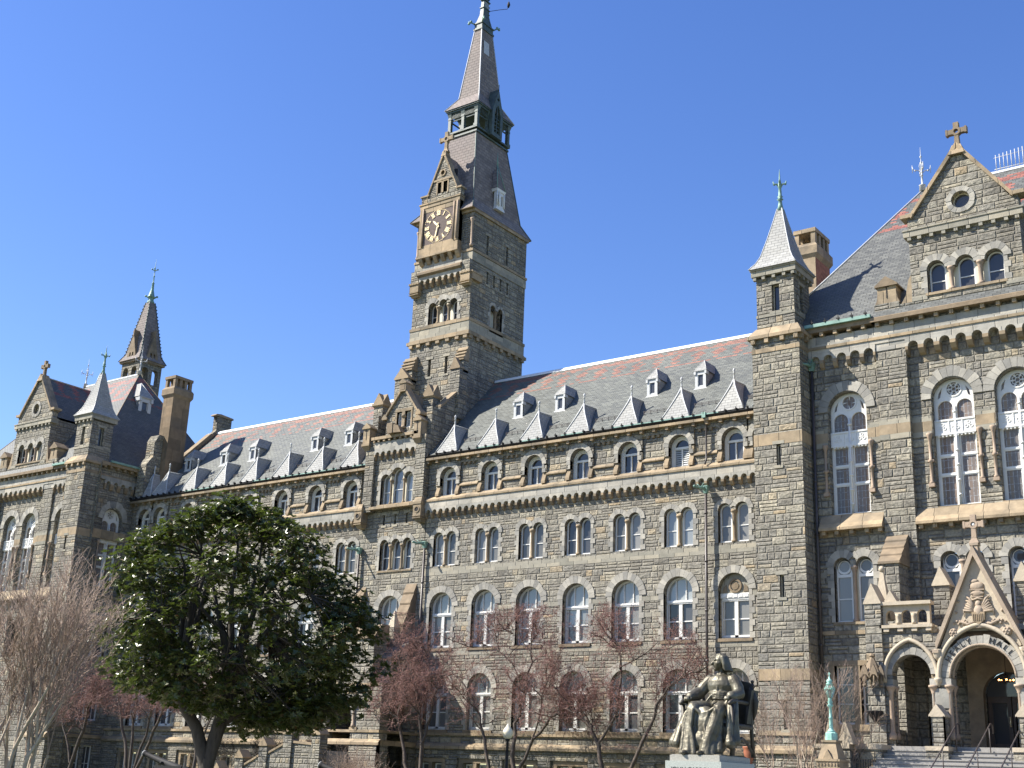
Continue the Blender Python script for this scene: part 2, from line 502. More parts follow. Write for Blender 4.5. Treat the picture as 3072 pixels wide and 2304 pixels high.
def glass(name, c, rough=.04, spec=.9, var=.0):
    m, nt, b = newmat(name)
    P, _, _ = geo(nt)
    n1 = noi(nt, P, .7, 2); n2 = noi(nt, P, 1.3, 2)
    r = attr(nt)
    setc(nt, b, 'Base Color', mixc(nt, r, tuple(q*.6 for q in c), tuple(min(1, q*1.5) for q in c)))
    b.inputs['Roughness'].default_value = rough
    b.inputs['Specular IOR Level'].default_value = spec
    b.inputs['Coat Weight'].default_value = .12; b.inputs['Coat Roughness'].default_value = .03
    bump(nt, b, n2, .25, .02)
    return m
GLASS = glass('window_glass', (.055, .056, .06), spec=.5)
BLIND = glass('glass_with_pale_blind', (.21, .22, .215))
SHEER = glass('glass_with_grey_curtain', (.15, .148, .14), spec=.45)
LOUV = simple('louvre_metal', (.45, .46, .45), .5)

def stained(name):
    m, nt, b = newmat(name)
    P, (x, y, z), (nx, ny, nz) = geo(nt)
    k = nx.abs().gt(ny.abs()); u = k.mix(x, y)
    f1 = (u/.17); f2 = (z/.34)
    e = (f1.fract()-.5).abs().gt(.40)
    e2 = (f2.fract()-.5).abs().gt(.46)
    r = white(nt, f1.floor(), f2.floor())
    c = ramp(nt, white(nt, f1.floor(), 2.0), [(0, (.15, .10, .07)), (.35, (.22, .17, .12)), (.6, (.14, .13, .125)), (1, (.25, .17, .12))])
    lead = ramp(nt, noi(nt, P, 9, 2), [(.3, (.10, .10, .11)), (.7, (.42, .43, .45))])
    c = mixc(nt, (e+e2).clamp()*.75, c, lead)
    setc(nt, b, 'Base Color', c)
    b.inputs['Roughness'].default_value = .3
    b.inputs['Specular IOR Level'].default_value = .3
    bump(nt, b, r, .3, .01)
    return m
STAIN = stained('stained_glass')
def lawn():
    m, nt, b = newmat('grass')
    P, _, _ = geo(nt)
    n1 = noi(nt, P, .6, 4); n2 = noi(nt, P, 9, 4)
    c = ramp(nt, n1, [(.3, (.055, .075, .02)), (.7, (.10, .10, .04))])
    c = mixc(nt, .6, c, ramp(nt, n2, [(.3, (.5, .5, .5)), (.7, (1.4, 1.4, 1.3))]), 'MULTIPLY')
    setc(nt, b, 'Base Color', c); b.inputs['Roughness'].default_value = .9
    bump(nt, b, n2, .8, .05)
    return m
LAWN = lawn()
PATH = plainstone('path_paving', (.30, .29, .27), var=.12, stain_amt=.1)
def leafm(name, a, b_, rough=.35, coat=.3, trans=.0):
    m, nt, b = newmat(name)
    r = attr(nt)
    setc(nt, b, 'Base Color', ramp(nt, r, [(0, a), (.8, b_), (.88, b_), (.93, (.10, .05, .02)), (1, (.11, .055, .02))]))
    b.inputs['Roughness'].default_value = rough
    b.inputs['Specular IOR Level'].default_value = .5
    tl = nt.nodes.new('ShaderNodeBsdfTranslucent'); tl.inputs[0].default_value = (.09, .13, .02, 1)
    mx = nt.nodes.new('ShaderNodeMixShader'); mx.inputs[0].default_value = .28
    out = [n for n in nt.nodes if n.type == 'OUTPUT_MATERIAL'][0]
    nt.links.new(b.outputs[0], mx.inputs[1]); nt.links.new(tl.outputs[0], mx.inputs[2]); nt.links.new(mx.outputs[0], out.inputs[0])
    return m
LEAF = leafm('magnolia_leaf', (.024, .040, .012), (.105, .112, .030), .33)
BUD = simple('red_buds', (.25, .11, .088), .7, var=.4, bumpd=0)
def bark(name, a, b_, sc=8):
    m, nt, b = newmat(name)
    P, _, _ = geo(nt)
    n = nt.nodes.new('ShaderNodeMapping'); nt.links.new(P.k, n.inputs[0]); n.inputs['Scale'].default_value = (1, 1, .3)
    n1 = noi(nt, N(nt, n.outputs[0]), sc, 5, .65)
    setc(nt, b, 'Base Color', ramp(nt, n1, [(.3, a), (.7, b_)])); b.inputs['Roughness'].default_value = .8
    bump(nt, b, n1, .9, .03)
    return m
BARK_P = bark('pale_bark', (.26, .20, .14), (.50, .42, .33))
BARK_T = bark('twig_bark', (.22, .155, .12), (.40, .30, .235))
BARK_D = bark('dark_bark', (.022, .018, .014), (.06, .05, .038))
BARK_C = bark('crabapple_bark', (.035, .026, .022), (.12, .09, .07))
BARK_R = bark('crabapple_twig', (.12, .065, .055), (.25, .14, .12))
def bronze():
    m, nt, b = newmat('bronze_patina')
    P, _, (nx, ny, nz) = geo(nt)
    n1 = noi(nt, P, 2.2, 5, .6); n2 = noi(nt, P, 11, 4, .6)
    c = ramp(nt, n1, [(.25, (.050, .042, .028)), (.5, (.105, .094, .066)), (.75, (.165, .160, .125))])
    setc(nt, b, 'Base Color', c)
    b.inputs['Metallic'].default_value = .45
    setc(nt, b, 'Roughness', n2*.25+.36)
    bump(nt, b, n2, .5, .015)
    return m
BRONZE = bronze()
BRONZE_D = simple('dark_bronze', (.045, .038, .028), .5, metal=.15, var=.3, scale=8)
# ------------------------------------------------------------------ ground
def ground():
    g = MB(); S = 900
    g.add([(-S, -S, -1.72), (S, -S, -1.72), (S, S, -1.72), (-S, S, -1.72)], [(0, 1, 2, 3)])
    o = g.build('ground', LAWN); tag(o, 'winter lawn in front of the stone building', 'lawn', kind='structure')
    g = MB(); g.box(-60, 60, -31.5, -24.5, -1.80, -1.68)
    o = g.build('path', PATH); tag(o, 'pale paved walk crossing the lawn', 'path', kind='structure')
    g = MB(); g.box(29.5, 36.5, -24.5, -13.4, -1.80, -1.676)
    o = g.build('path', PATH); tag(o, 'pale paved walk leading up to the entrance steps', 'path', kind='structure')
ground()

# ------------------------------------------------------------------ window builders (local u, depth, v)
HALL = thing('stone_building', 'long grey stone Romanesque hall with clock tower, slate roofs, end pavilions and arched entrance porch', 'building', (0, 0, -1.7))
HALL_REF[0] = HALL
BB = 3.1642

def voussoirs(mb, uc, wd, vs, th=.28, n=11, d0=-.035, d1=.15, m=0, clip=None, M=None, ends=True, a0=0., a1=PI):
    r = wd/2
    for i in range(n):
        p, q = a0+(a1-a0)*i/n, a0+(a1-a0)*(i+1)/n
        mid = (p+q)/2
        if clip and not (clip[0] <= uc+(r+th*.6)*math.cos(mid) <= clip[1]): continue
        e = .006
        t = th*(1+random.uniform(-.10, .12))
        P = [(uc+r*math.cos(p+e), vs+r*math.sin(p+e)), (uc+(r+t)*math.cos(p+e*.8), vs+(r+t)*math.sin(p+e*.8)),
             (uc+(r+t)*math.cos(mid), vs+(r+t)*math.sin(mid)),
             (uc+(r+t)*math.cos(q-e*.8), vs+(r+t)*math.sin(q-e*.8)), (uc+r*math.cos(q-e), vs+r*math.sin(q-e)), (uc+r*math.cos(mid), vs+r*math.sin(mid))]
        mb.prism(P[::-1], d0-random.uniform(0, .02), d1, m, None, M)

def jambs(mb, u0, u1, v0, v1, h=.30, d0=-.02, wd=(.17, .30)):
    n = max(1, round((v1-v0)/h))
    for i in range(n):
        a, b = v0+(v1-v0)*i/n, v0+(v1-v0)*(i+1)/n-.008
        for s, u in ((-1, u0), (1, u1)):
            w = wd[(i+(s > 0)) % 2]; x0, x1 = sorted((u, u+s*w))
            mb.box(x0, x1, d0-random.uniform(0, .015), .15, a, b)
def arcpoly(uc, w, v0, vs, n=10): return arch(uc, w, v0, vs, n)

def sash(fr, pn, pl, uc, w, v0, vs, d, fw=.075, rails=(.5,), mull=False, top=None, M=None, pane_c=None, arched=True):
    """one arched sash: white frame into fr, glass into pn (below) / pl (top lights)"""
    O = arch(uc, w, v0, vs, 10) if arched else rect(uc-w/2, uc+w/2, v0, vs)
    I = arch(uc, w-2*fw, v0+fw, vs, 10) if arched else rect(uc-w/2+fw, uc+w/2-fw, v0+fw, vs-fw)
    fr.ring(O, I, d, d+.09, M=M)
    fr.box(uc-w/2, uc+w/2, d-.05, d+.02, v0, v0+fw*1.1, M=M)
    H = vs-v0
    for r in rails:
        fr.box(uc-w/2+fw*.5, uc+w/2-fw*.5, d+.012, d+.07, v0+H*r-.022, v0+H*r+.022, M=M)
    if mull: fr.box(uc-.022, uc+.022, d+.014, d+.068, v0+fw, (top or vs), M=M)
    c = random.random() if pane_c is None else pane_c
    (pn).prism(arch(uc, w-2*fw+.01, v0+fw, vs, 10) if arched else rect(uc-w/2+fw*.9, uc+w/2-fw*.9, v0+fw*.9, vs-fw*.9), d+.05, d+.075, 0, c, M)

MERGE = [False]
def finish_window(M, fr, parts, label=None, frame_mat=None):
    if MERGE[0]:
        rest('window', fr, frame_mat or WHITE)
        for nm, mb, mt in parts:
            if mb.f: rest('window', mb, mt)
        return None
    w = fr.build('window', frame_mat or WHITE, HALL, label, loc=M @ Vector((0, 0, 0)))
    for nm, mb, mt in parts:
        if mb.f: mb.build(nm, mt, w)
    return w

def big_window(M, w=1.70, spring=2.42, trans=1.97, kind=0, dp=.30, louvre=False, tracery=False):
    fr = MB(M); lo = MB(M); up = MB(M); sur = MB(M); sil = MB(M)
    fw = .10
    fr.ring(arch(0, w-.02, 0, spring, 14), arch(0, w-2*fw, fw, spring, 14), dp, dp+.16)
    fr.box(-w/2+fw*.7, w/2-fw*.7, dp-.04, dp+.13, trans-.09, trans+.09)
    fr.box(-w/2+fw*.7, w/2-fw*.7, dp-.07, dp+.0, trans-.02, trans+.045)
    fr.box(-.095, .095, dp-.02, dp+.125, fw*.8, trans-.085)
    fr.box(-w/2+fw*.8, w/2-fw*.8, dp-.02, dp+.115, fw*.8, fw*.8+.10)
    half = (w/2-fw-.095)
    for sx in (-1, 1):
        cx = sx*(.095+half/2)
        rail = trans*.50+random.choice((0, 0, .0, .04))
        fr.box(cx-half/2, cx+half/2, dp+.045, dp+.11, rail-.03, rail+.03)
        fr.box(cx+sx*half/2-sx*.05-.02, cx+sx*half/2-sx*.05+.02, dp+.05, dp+.10, fw, trans-.09)
    if not tracery:
        for sx in (-1, 1):
            x = sx*w*.17
            fr.box(x-.026, x+.026, dp+.03, dp+.12, trans+.08, spring+math.sqrt(max(.01, (w/2-fw)**2-x*x))+.02)
        # top light, with pale blind behind
        r = w/2-fw+.01
        pts = [(-r, trans+.05), (r, trans+.05)]+[(r*math.cos(PI*i/14), spring+r*math.sin(PI*i/14)) for i in range(15)]
        up.prism(pts, dp+.09, dp+.11, 0, .35+random.random()*.6)
    r = w/2-fw+.01
    lm = (GLASS, SHEER, BLIND)[kind]
    for sx in (-1, 1):
        rr = sorted((sx*.09, sx*r))
        spl = trans*.5
        lo.prism(rect(rr[0], rr[1], fw*.7, spl), dp+.092, dp+.112, 0, random.random())
        lo.prism(rect(rr[0], rr[1], spl+.002, trans-.04), dp+.08, dp+.10, 0, random.random())
    voussoirs(sur, 0, w, spring, .40, 13); jambs(sur, -w/2, w/2, .0, spring)
    sil.box(-w/2-.16, w/2+.16, -.07, .40, -.16, 0)
    parts = [('pane', lo, lm), ('arch_surround', sur, VOUS), ('sill', sil, BROWNST)]
    if tracery:
        tr = MB(M)
        rr = w/2-.02
        tr.prism([(rr*math.cos(PI*i/14), spring+rr*math.sin(PI*i/14)) for i in range(15)], dp-.08, dp+.14)
        tr.prism(rect(-rr, rr, trans+.28, spring), dp-.08, dp+.14)
        parts.append(('tympanum', tr, SMOOTH))
        rg = MB(M)
        O = [(.36*math.cos(2*PI*i/20), spring+.22+.36*math.sin(2*PI*i/20)) for i in range(20)]
        I = [(.26*math.cos(2*PI*i/20), spring+.22+.26*math.sin(2*PI*i/20)) for i in range(20)]
        rg.ring(O, I, dp-.15, dp-.07)
        rg.prism([(.2*math.cos(2*PI*i/20)-.02, spring+.22+.2*math.sin(2*PI*i/20)) for i in range(20)], dp-.12, dp-.075)
        for sx in (-1, 1):
            rg.prism([(sx*.45, spring-.1), (sx*.72, spring-.1), (sx*.66, spring+.16), (sx*.5, spring+.3)], dp-.11, dp-.07)
        parts.append(('roundel', rg, BROWNST))
        for k in range(5):
            fr.box(-.72+k*.30, -.50+k*.30, dp-.12, dp-.03, trans+.10, trans+.24)
        fr.box(-w/2+.02, w/2-.02, dp-.10, dp, trans+.06, trans+.30)
    else:
        parts.append(('top_light', up, BLIND if kind != 0 else (BLIND if random.random() < .75 else SHEER)))
    return finish_window(M, fr, parts)

def group_window(M, arcs, v0=0.0, kind=0, dp=.26, th=.26, colonnette=True, fmat=None, cap=True, rails=(.52,), mull=False, nv=9, fw=.065, sill=True, colm=None, round_top=False):
    fr = MB(M); pn = MB(M); cols = MB(M); sur = MB(M); sil = MB(M); ps = MB(M)
    for i, (uc, w, vs) in enumerate(arcs):
        ww = w-.06
        sash(fr, pn, None, uc, ww, v0, vs, dp, fw, rails=() if round_top else rails, mull=mull)
        if round_top:
            R = ww/2-fw*1.1
            O = [(uc+(R+.05)*math.cos(2*PI*t/18), vs+.02+(R+.05)*math.sin(2*PI*t/18)) for t in range(18)]
            I = [(uc+R*.86*math.cos(2*PI*t/18), vs+.02+R*.86*math.sin(2*PI*t/18)) for t in range(18)]
            fr.ring(O, I, dp+.0, dp+.09)
            fr.box(uc-ww/2+fw*.5, uc+ww/2-fw*.5, dp-.01, dp+.08, vs-R-.17, vs-R-.04)
            for sx in (-1, 1):
                fr.prism([(uc+sx*ww*.5*.95, vs-R-.1), (uc+sx*ww*.24, vs-R-.1), (uc+sx*ww*.46, vs-R*.45)], dp+.01, dp+.08)
            fr.box(uc-ww/2+fw*.5, uc+ww/2-fw*.5, dp+.012, dp+.07, v0+(vs-v0)*.42-.022, v0+(vs-v0)*.42+.022)
        lo = -9e9 if i == 0 else (arcs[i-1][0]+arcs[i-1][1]/2+uc-w/2)/2
        hi = 9e9 if i == len(arcs)-1 else (uc+w/2+arcs[i+1][0]-arcs[i+1][1]/2)/2
        voussoirs(sur, uc, w, vs, th, nv, clip=(lo, hi))
    for (a, wa, sa), (b, wb, sb) in zip(arcs, arcs[1:]):
        x = ((a+wa/2)+(b-wb/2))/2; g = (b-wb/2)-(a+wa/2); s = min(sa, sb)
        ps.box(x-g/2-.03, x+g/2+.03, dp-.02, dp+.14, v0, s+.02)
        if max(sa, sb) > s: ps.box(x-g/2, x+g/2, .0, dp+.14, s, max(sa, sb))
        if colonnette:
            r = min(.105, max(.075, g*.42))
            cols.lathe([(r*1.5, v0), (r*1.5, v0+.09), (r*1.15, v0+.14), (r, v0+.18), (r*.93, s-.30), (r*1.1, s-.27), (r*1.05, s-.23), (r*1.7, s-.10), (r*1.8, s-.09), (r*1.8, s)], x, .11, 10)
    jambs(sur, arcs[0][0]-arcs[0][1]/2, arcs[-1][0]+arcs[-1][1]/2, v0, min(arcs[0][2], arcs[-1][2]))
    if sill: sil.box(arcs[0][0]-arcs[0][1]/2-.1, arcs[-1][0]+arcs[-1][1]/2+.1, -.06, .36, v0-.12, v0)
    return finish_window(M, fr, [('pane', pn, (GLASS, SHEER, BLIND)[kind]), ('column', cols, colm or TANB), ('mullion_post', ps, CREAMP), ('arch_surround', sur, VOUS), ('sill', sil, TAN)], frame_mat=fmat)

def attic_window(M, kind=0, louvre=False):
    w, vs = .96, 1.12; W2 = 1.24
    fr = MB(M); pn = MB(M); sur = MB(M); blk = MB(M); lv = MB(M)
    fr.ring(arch(0, W2-.02, 0, vs, 12), arch(0, w, .0, vs, 12), .24, .34)
    fr.ring(arch(0, w, .02, vs, 12), arch(0, w-.14, .10, vs, 12), .30, .40)
    fr.box(-w/2, w/2, .24, .38, -.02, .09)
    fr.box(-w/2+.03, w/2-.03, .27, .39, vs-.10, vs+.02)
    fr.box(-.035, .035, .29, .39, .08, vs-.1)
    pn.prism(arch(0, w-.12, .08, vs, 12), .365, .385, 0, random.random())
    if louvre:
        for k in range(8): lv.add([(-w/2+.08, .30, .14+k*.115), (w/2-.08, .30, .14+k*.115), (w/2-.08, .355, .235+k*.115), (-w/2+.08, .355, .235+k*.115)], [(0, 1, 2, 3)])
    voussoirs(sur, 0, W2, vs, .29, 11, d0=-.125); jambs(sur, -W2/2, W2/2, .62, vs, .25, -.115, (.14, .24))
    for sx in (-1, 1):
        x0, x1 = sorted((sx*(W2/2+.0), sx*(W2/2+.26)))
        P = [(x0, .0, -.03), (x1, .0, -.03), (x0, -.20, -.03), (x1, -.20, -.03), (x0, -.19, .12), (x1, -.19, .12), (x0, .0, .62), (x1, .0, .62)]
        blk.add(P, [(0, 2, 4, 6), (1, 7, 5, 3), (2, 3, 5, 4), (4, 5, 7, 6), (0, 1, 3, 2)])
    return finish_window(M, fr, [('pane', pn, (GLASS, SHEER, BLIND)[kind]), ('louvre', lv, LOUV), ('arch_surround', sur, VOUS), ('sloped_block', blk, TANB)])

def slit_window(M, w=.22, h=.9, dp=.2, fm=None):
    fr = MB(M); pn = MB(M); su = MB(M)
    fr.ring(rect(-w/2, w/2, 0, h), rect(-w/2+.035, w/2-.035, .035, h-.035), dp, dp+.06)
    pn.prism(rect(-w/2+.03, w/2-.03, .03, h-.03), dp+.03, dp+.05, 0, .2)
    su.box(-w/2-.18, w/2+.18, -.025, .12, h, h+.16)
    su.box(-w/2-.12, w/2+.12, -.035, .16, -.14, 0)
    return finish_window(M, fr, [('pane', pn, GLASS), ('lintel', su, SMOOTH)], frame_mat=fm or CREAMP)

def base_window(M):
    fr = MB(M); pn = MB(M); su = MB(M)
    for sx in (-1, 1):
        uc = sx*.47
        sash(fr, pn, None, uc, .60, 0, 1.75, .24, .07, rails=(.55,), arched=False)
    su.box(-.13, .13, -.02, .34, 0, 1.8)
    su.box(-1.06, 1.06, -.03, .30, 1.8, 2.02)
    su.box(-1.06, 1.06, -.06, .36, -.18, 0)
    for sx in (-1, 1):
        for k in range(5):
            a = .82; b = 1.0 if k % 2 else 1.14
            x0, x1 = sorted((sx*a, sx*b))
            su.box(x0, x1, -.025, .30, .36*k, .36*k+.355)
    return finish_window(M, fr, [('pane', pn, SHEER), ('surround', su, TANB)])

def corbel_table(mb, bl, u0, u1, zt, zb, M=None, pitch=.49, proj=.24, arcw=.33, blk=.30):
    n = max(1, round((u1-u0)/pitch)); p = (u1-u0)/n
    r = arcw/2; zs = zb+.0
    pts = [(u0, zt), (u0, zs)]
    pts = [(u1, zt), (u0, zt), (u0, zs)]
    for i in range(n):
        c = u0+p*(i+.5)
        pts += [(c-r+r*(1-math.cos(PI*k/8)), zs+r*math.sin(PI*k/8)) for k in range(9)]
    pts += [(u1, zs)]
    mb.wall(pts, [], proj, 0, M=(M or mb.M) @ T(0, -proj, 0))
    for i in range(n+1):
        c = u0+p*i; h = (p-arcw)/2
        a, b = max(c-h, u0), min(c+h, u1)
        if b-a < .03: continue
        P = [(a, -proj-.015, zs), (b, -proj-.015, zs), (b, 0, zs), (a, 0, zs), (a, -proj*.55, zs-blk), (b, -proj*.55, zs-blk), (b, 0, zs-blk-.05), (a, 0, zs-blk-.05),
             (a, -proj-.015, zs-blk*.45), (b, -proj-.015, zs-blk*.45)]
        bl.add(P, [(0, 1, 9, 8), (8, 9, 5, 4), (4, 5, 6, 7), (0, 8, 4, 7, 3), (1, 2, 6, 5, 9)], 0, None, M=(M or bl.M))

def dentils(mb, u0, u1, z0, z1, proj, w=.16, pitch=.55, M=None, m=0):
    n = max(1, round((u1-u0)/pitch)); p = (u1-u0)/n
    for i in range(n+1):
        c = min(max(u0+p*i, u0+w/2), u1-w/2)
        mb.box(c-w/2, c+w/2, -proj, .02, z0, z1, m, M=M)

# ------------------------------------------------------------------ the two wings
def wing(sgn, name):
    # bay positions; sgn +1 = right wing, -1 = left wing
    if sgn > 0:
        xs = [k*BB for k in range(8)]; X0, X1 = -1.5, 22.5; last = 7
    else:
        xs = [-8.045-k*BB for k in range(8)]; X0, X1 = -30.3, -6.5; last = 7
    xs[7] = 20.75 if sgn > 0 else -28.75
    zt = 18.75
    holes = []; M0 = front(0)
    kinds2 = [1, 1, 1, 2, 1, 0, 1, 1]
    for k, x in enumerate(xs):
        if k < 7:
            if not (sgn < 0 and k == 0):
                holes.append(arch(x, 1.70, 7.2, 9.62, 14))
            else: holes.append(arch(x, 1.70, 7.2, 9.62, 14))
            holes.append(arch(x-.03, 1.70, 2.62, 4.90, 14))
            a = [(x+.04-.49, .74, 13.72), (x+.04+.49, .74, 13.72)]
            holes.append(multiarch(a, 12.04))
            holes.append(rect(x-.8-.1, x+.8-.1, -.95, .85))
        holes.append(arch(x+.1, 1.24, 16.33, 17.45, 12))
    wl = MB(); wl.wall(rect(X0, X1, -1.72, zt), holes, .45, M=M0)
    wl.build(name, STONE, HALL)
    for k, x in enumerate(xs):
        if k < 7:
            tr = (sgn > 0 and k == 6)
            MERGE[0] = sgn < 0 and k >= 0
            big_window(T(x, 0, 7.2), kind=kinds2[k] if sgn > 0 else random.choice((1, 1, 0)), tracery=tr)
            big_window(T(x-.03, 0, 2.62), spring=2.28, trans=1.97, kind=random.choice((0, 1, 0)))
            MERGE[0] = False
            group_window(T(x+.04, 0, 12.04), [(-.49, .74, 1.68), (.49, .74, 1.68)], kind=(1, 1, 1, 0, 1, 2, 1)[k], sill=False, dp=.2, fw=.08)
            if sgn > 0 or k > 2: base_window(T(x-.1, 0, -.95))
        attic_window(T(x+.1, 0, 16.33), kind=0, louvre=(sgn > 0 and k == 5))
    # smooth bands, strings, water table (all proud of the wall)
    bd = MB(); st = MB(); tn = MB()
    def bands(z0, z1, d, mb, w, off=0):
        # pieces between the openings of half width w
        e = [X0]+[q for x in sorted(xs[:7]) for q in (x-w+off, x+w+off)]+[X1]
        for a, b in zip(e[::2], e[1::2]):
            if b-a > .05: mb.box(a, b, -d, .05, z0, z1)
    bands(9.29, 9.52, .012, bd, 1.02); bands(8.45, 8.68, .012, bd, .86)
    bd.box(X0, X1, -.014, .05, 6.78, 7.03)
    bd.box(X0, X1, -.014, .05, 11.50, 11.91)
    bands(4.62, 4.82, .012, bd, .86, -.03); bands(3.9, 4.1, .012, bd, .86, -.03)
    bd.box(X0, X1, -.015, .05, 15.55, 15.98)
    bd.build('smooth_band', SMOOTH, HALL)
    tn.box(X0, X1, -.10, .05, 2.32, 2.455)
    tn.extr_x([(.03, 1.93), (-.14, 1.88), (-.27, 1.72), (-.27, 1.58), (.03, 1.58)], X0, X1)
    tn.extr_x([(.03, 16.30), (-.06, 16.30), (-.30, 16.10), (-.30, 15.99), (.03, 15.99)], X0, X1)
    # sloped sill course between attic windows, pilaster strips
    for a, b in zip(sorted(xs), sorted(xs)[1:]):
        a0, b0 = a+.1+.88, b+.1-.88
        if b0-a0 < .2: continue
        tn.extr_x([(.03, 16.98), (-.02, 16.98), (-.10, 16.86), (-.10, 16.80), (.03, 16.80)], a0+.02, b0-.02)
    tn.build('string_course', TAN, HALL)
    plinth = MB()
    e = [X0]+[q for x in sorted(xs[:7]) for q in (x-1.28, x+1.08)]+[X1]
    for a, b in zip(e[::2], e[1::2]):
        if b-a > .05: plinth.box(a, b, -.13, .02, -1.72, 1.575)
    for x in xs[:7]: plinth.box(x-1.28, x+1.08, -.13, .02, 1.10, 1.57)
    plinth.build('plinth_wall', STONE_S, HALL)
    fz = MB(); bl = MB()
    fz.box(X0, X1, -.24, .02, 15.62, 15.985)
    corbel_table(fz, bl, X0+.05, X1-.05, 15.615, 15.33, pitch=.49)
    fz.build('corbel_frieze', PALE, HALL)
    if sgn > 0: bl.build('corbel', TANB, HALL)
    else: rest('corbel', bl, TANB)
    # raised panels beside attic windows: pilasters flanking windows
    pl = MB()
    for x in xs:
        for sx in (-1, 1):
            a, b = sorted((x+.1+sx*.92, x+.1+sx*.62))
            pl.box(a, b, -.10, .01, 16.95, 17.45)
        pl.wall([(x+.1-.92, 17.4), (x+.1-.62, 17.4)]+[(x+.1+.62*math.cos(PI-PI*i/10), 17.45+.62*math.sin(PI*i/10)) for i in range(11)]+[(x+.1+.62, 17.4), (x+.1+.92, 17.4), (x+.1+.92, 18.55), (x+.1-.92, 18.55)], [], .10, M=T(0, -.10, 0))
    for a, b in zip(sorted(xs), sorted(xs)[1:]):
        a0, b0 = a+.1+.93, b+.1-.93
        if b0-a0 < .2: continue
        pl.box(a0, b0, -.10, .01, 18.24, 18.55)
    pl.build('pier_strip', STONE, HALL)
    dn = MB(); cr = MB()
    for a, b in zip(sorted(xs), sorted(xs)[1:]):
        a0, b0 = a+.1+.98, b+.1-.98
        if b0-a0 < .2: continue
        dentils(dn, a0+.2, b0-.2, 18.10, 18.24, .12, .14, .50)
    dentils(dn, X0, X1, 18.38, 18.555, .32, .17, .79)
    dn.build('dentil_course', TANB, HALL)
    cr.box(X0, X1, -.40, .2, 18.56, 18.705)
    cr.build('cornice', TAN, HALL)
    gt = MB()
    gt.extr_x([(-.02, 18.715), (-.34, 18.715), (-.44, 18.83), (-.44, 18.87), (-.36, 18.865), (-.3, 18.80), (-.02, 18.80)], X0, X1)
    gt.build('gutter', DARKMET, HALL)
    g2 = MB()
    x = X0
    while x < X1-.4:
        L = random.uniform(1.0, 2.3)
        if random.random() < .55: g2.box(x, min(X1, x+L), -.452, -.40, 18.86, 18.925)
        x += L
    g2.build('gutter_lip', COPPER, HALL)
    hk = MB(); x = X0+.2
    while x < X1-.2:
        hk.box(x-.02, x+.02, -.50, -.30, 18.87, 19.0); hk.box(x-.07, x+.07, -.49, -.46, 18.93, 18.97); hk.box(x-.012, x+.012, -.49, -.46, 18.97, 19.06)
        x += .63
    hk.build('gutter_bracket', DARKMET, HALL)
    # roof
    rf = MB()
    ye, ze, yr = -.36, 18.84, 6.35
    zr = 18.95+(yr+.25)
    e = .36
    rf.add([(X0, ye, ze), (X1, ye, ze), (X1, yr, zr), (X0, yr, zr), (X0, 13.2, 18.7), (X1, 13.2, 18.7)], [(0, 1, 2, 3), (3, 2, 5, 4)])
    rf.build('roof', SLATE, HALL)
    rd = MB(); rd.extr_x([(yr-.16, zr-.12), (yr-.14, zr-.02), (yr-.05, zr+.09), (yr+.05, zr+.09), (yr+.16, zr-.12)], X0, X1)
    rd.build('ridge_cap', RIDGE, HALL)
    # eaves gablets with finials
    for k, x in enumerate(xs):
        if sgn > 0 and k == 7: x = 21.2
        gablet(x, last=(k == 7))
    # snow rails
    sn = MB()
    ss = sorted(xs)
    for a, b in zip(ss, ss[1:]):
        for dz in (0, .07):
            sn.tube([(a+.75, .45, 19.78+dz), (b-.65, .45, 19.78+dz)], .012, 4)
        for q in range(5):
            xx = a+.8+(b-a-1.5)*q/4
            sn.box(xx-.012, xx+.012, .43, .47, 19.64, 19.87)
    sn.build('snow_rail', PIPE, HALL)
    bk = MB(); bk.box(X0, X1, 12.6, 13.0, -1.72, 18.7); bk.build('rear_wall', STONE, HALL)

def gablet(x, last=False):
    n = 5; hw = .86; za, ya = 20.85, .42; zb, yb = 18.97, -.30
    s = MB(); e = MB()
    Lp = []; Rp = []
    for i in range(n+1):
        t = i/n; h = hw*(1-t)**1.22
        y = yb+(ya-yb)*t; z = zb+(za-zb)*t
        Lp.append((x-h, y-.02, z)); Rp.append((x+h, y-.02, z))
    for i in range(n):
        s.add([Lp[i], Rp[i], Rp[i+1], Lp[i+1]], [(0, 1, 2, 3)])
    back = (x, 1.72, 20.87)
    for P, o in ((Lp, 1), (Rp, 0)):
        for i in range(n):
            # side strip runs back to the main roof
            def bk(p):
                yy = p[2]-18.95-.25+.03
                return (x+(p[0]-x)*.98, max(yy, p[1]), p[2])
            s.add([P[i], P[i+1], bk(P[i+1]), bk(P[i])], [(0, 1, 2, 3)])
    for P in (Lp, Rp): e.tube([(p[0], p[1]-.01, p[2]+.01) for p in P], [.030, .032, .035, .04, .045, .05], 5)
    e.tube([(x, ya-.02, za-.02), (x, 1.70, 20.90)], .035, 4)
    g = s.build('eaves_gablet', SLATE_L, HALL)
    e.build('lead_hip', LEAD, g)
    f = MB()
    f.lathe([(.065, 20.78), (.05, 21.0), (.038, 21.2), (.075, 21.23), (.03, 21.27), (.05, 21.31), (.075, 21.38), (.05, 21.45), (.015, 21.50)], x, ya, 8)
    f.build('finial', LEAD, g)

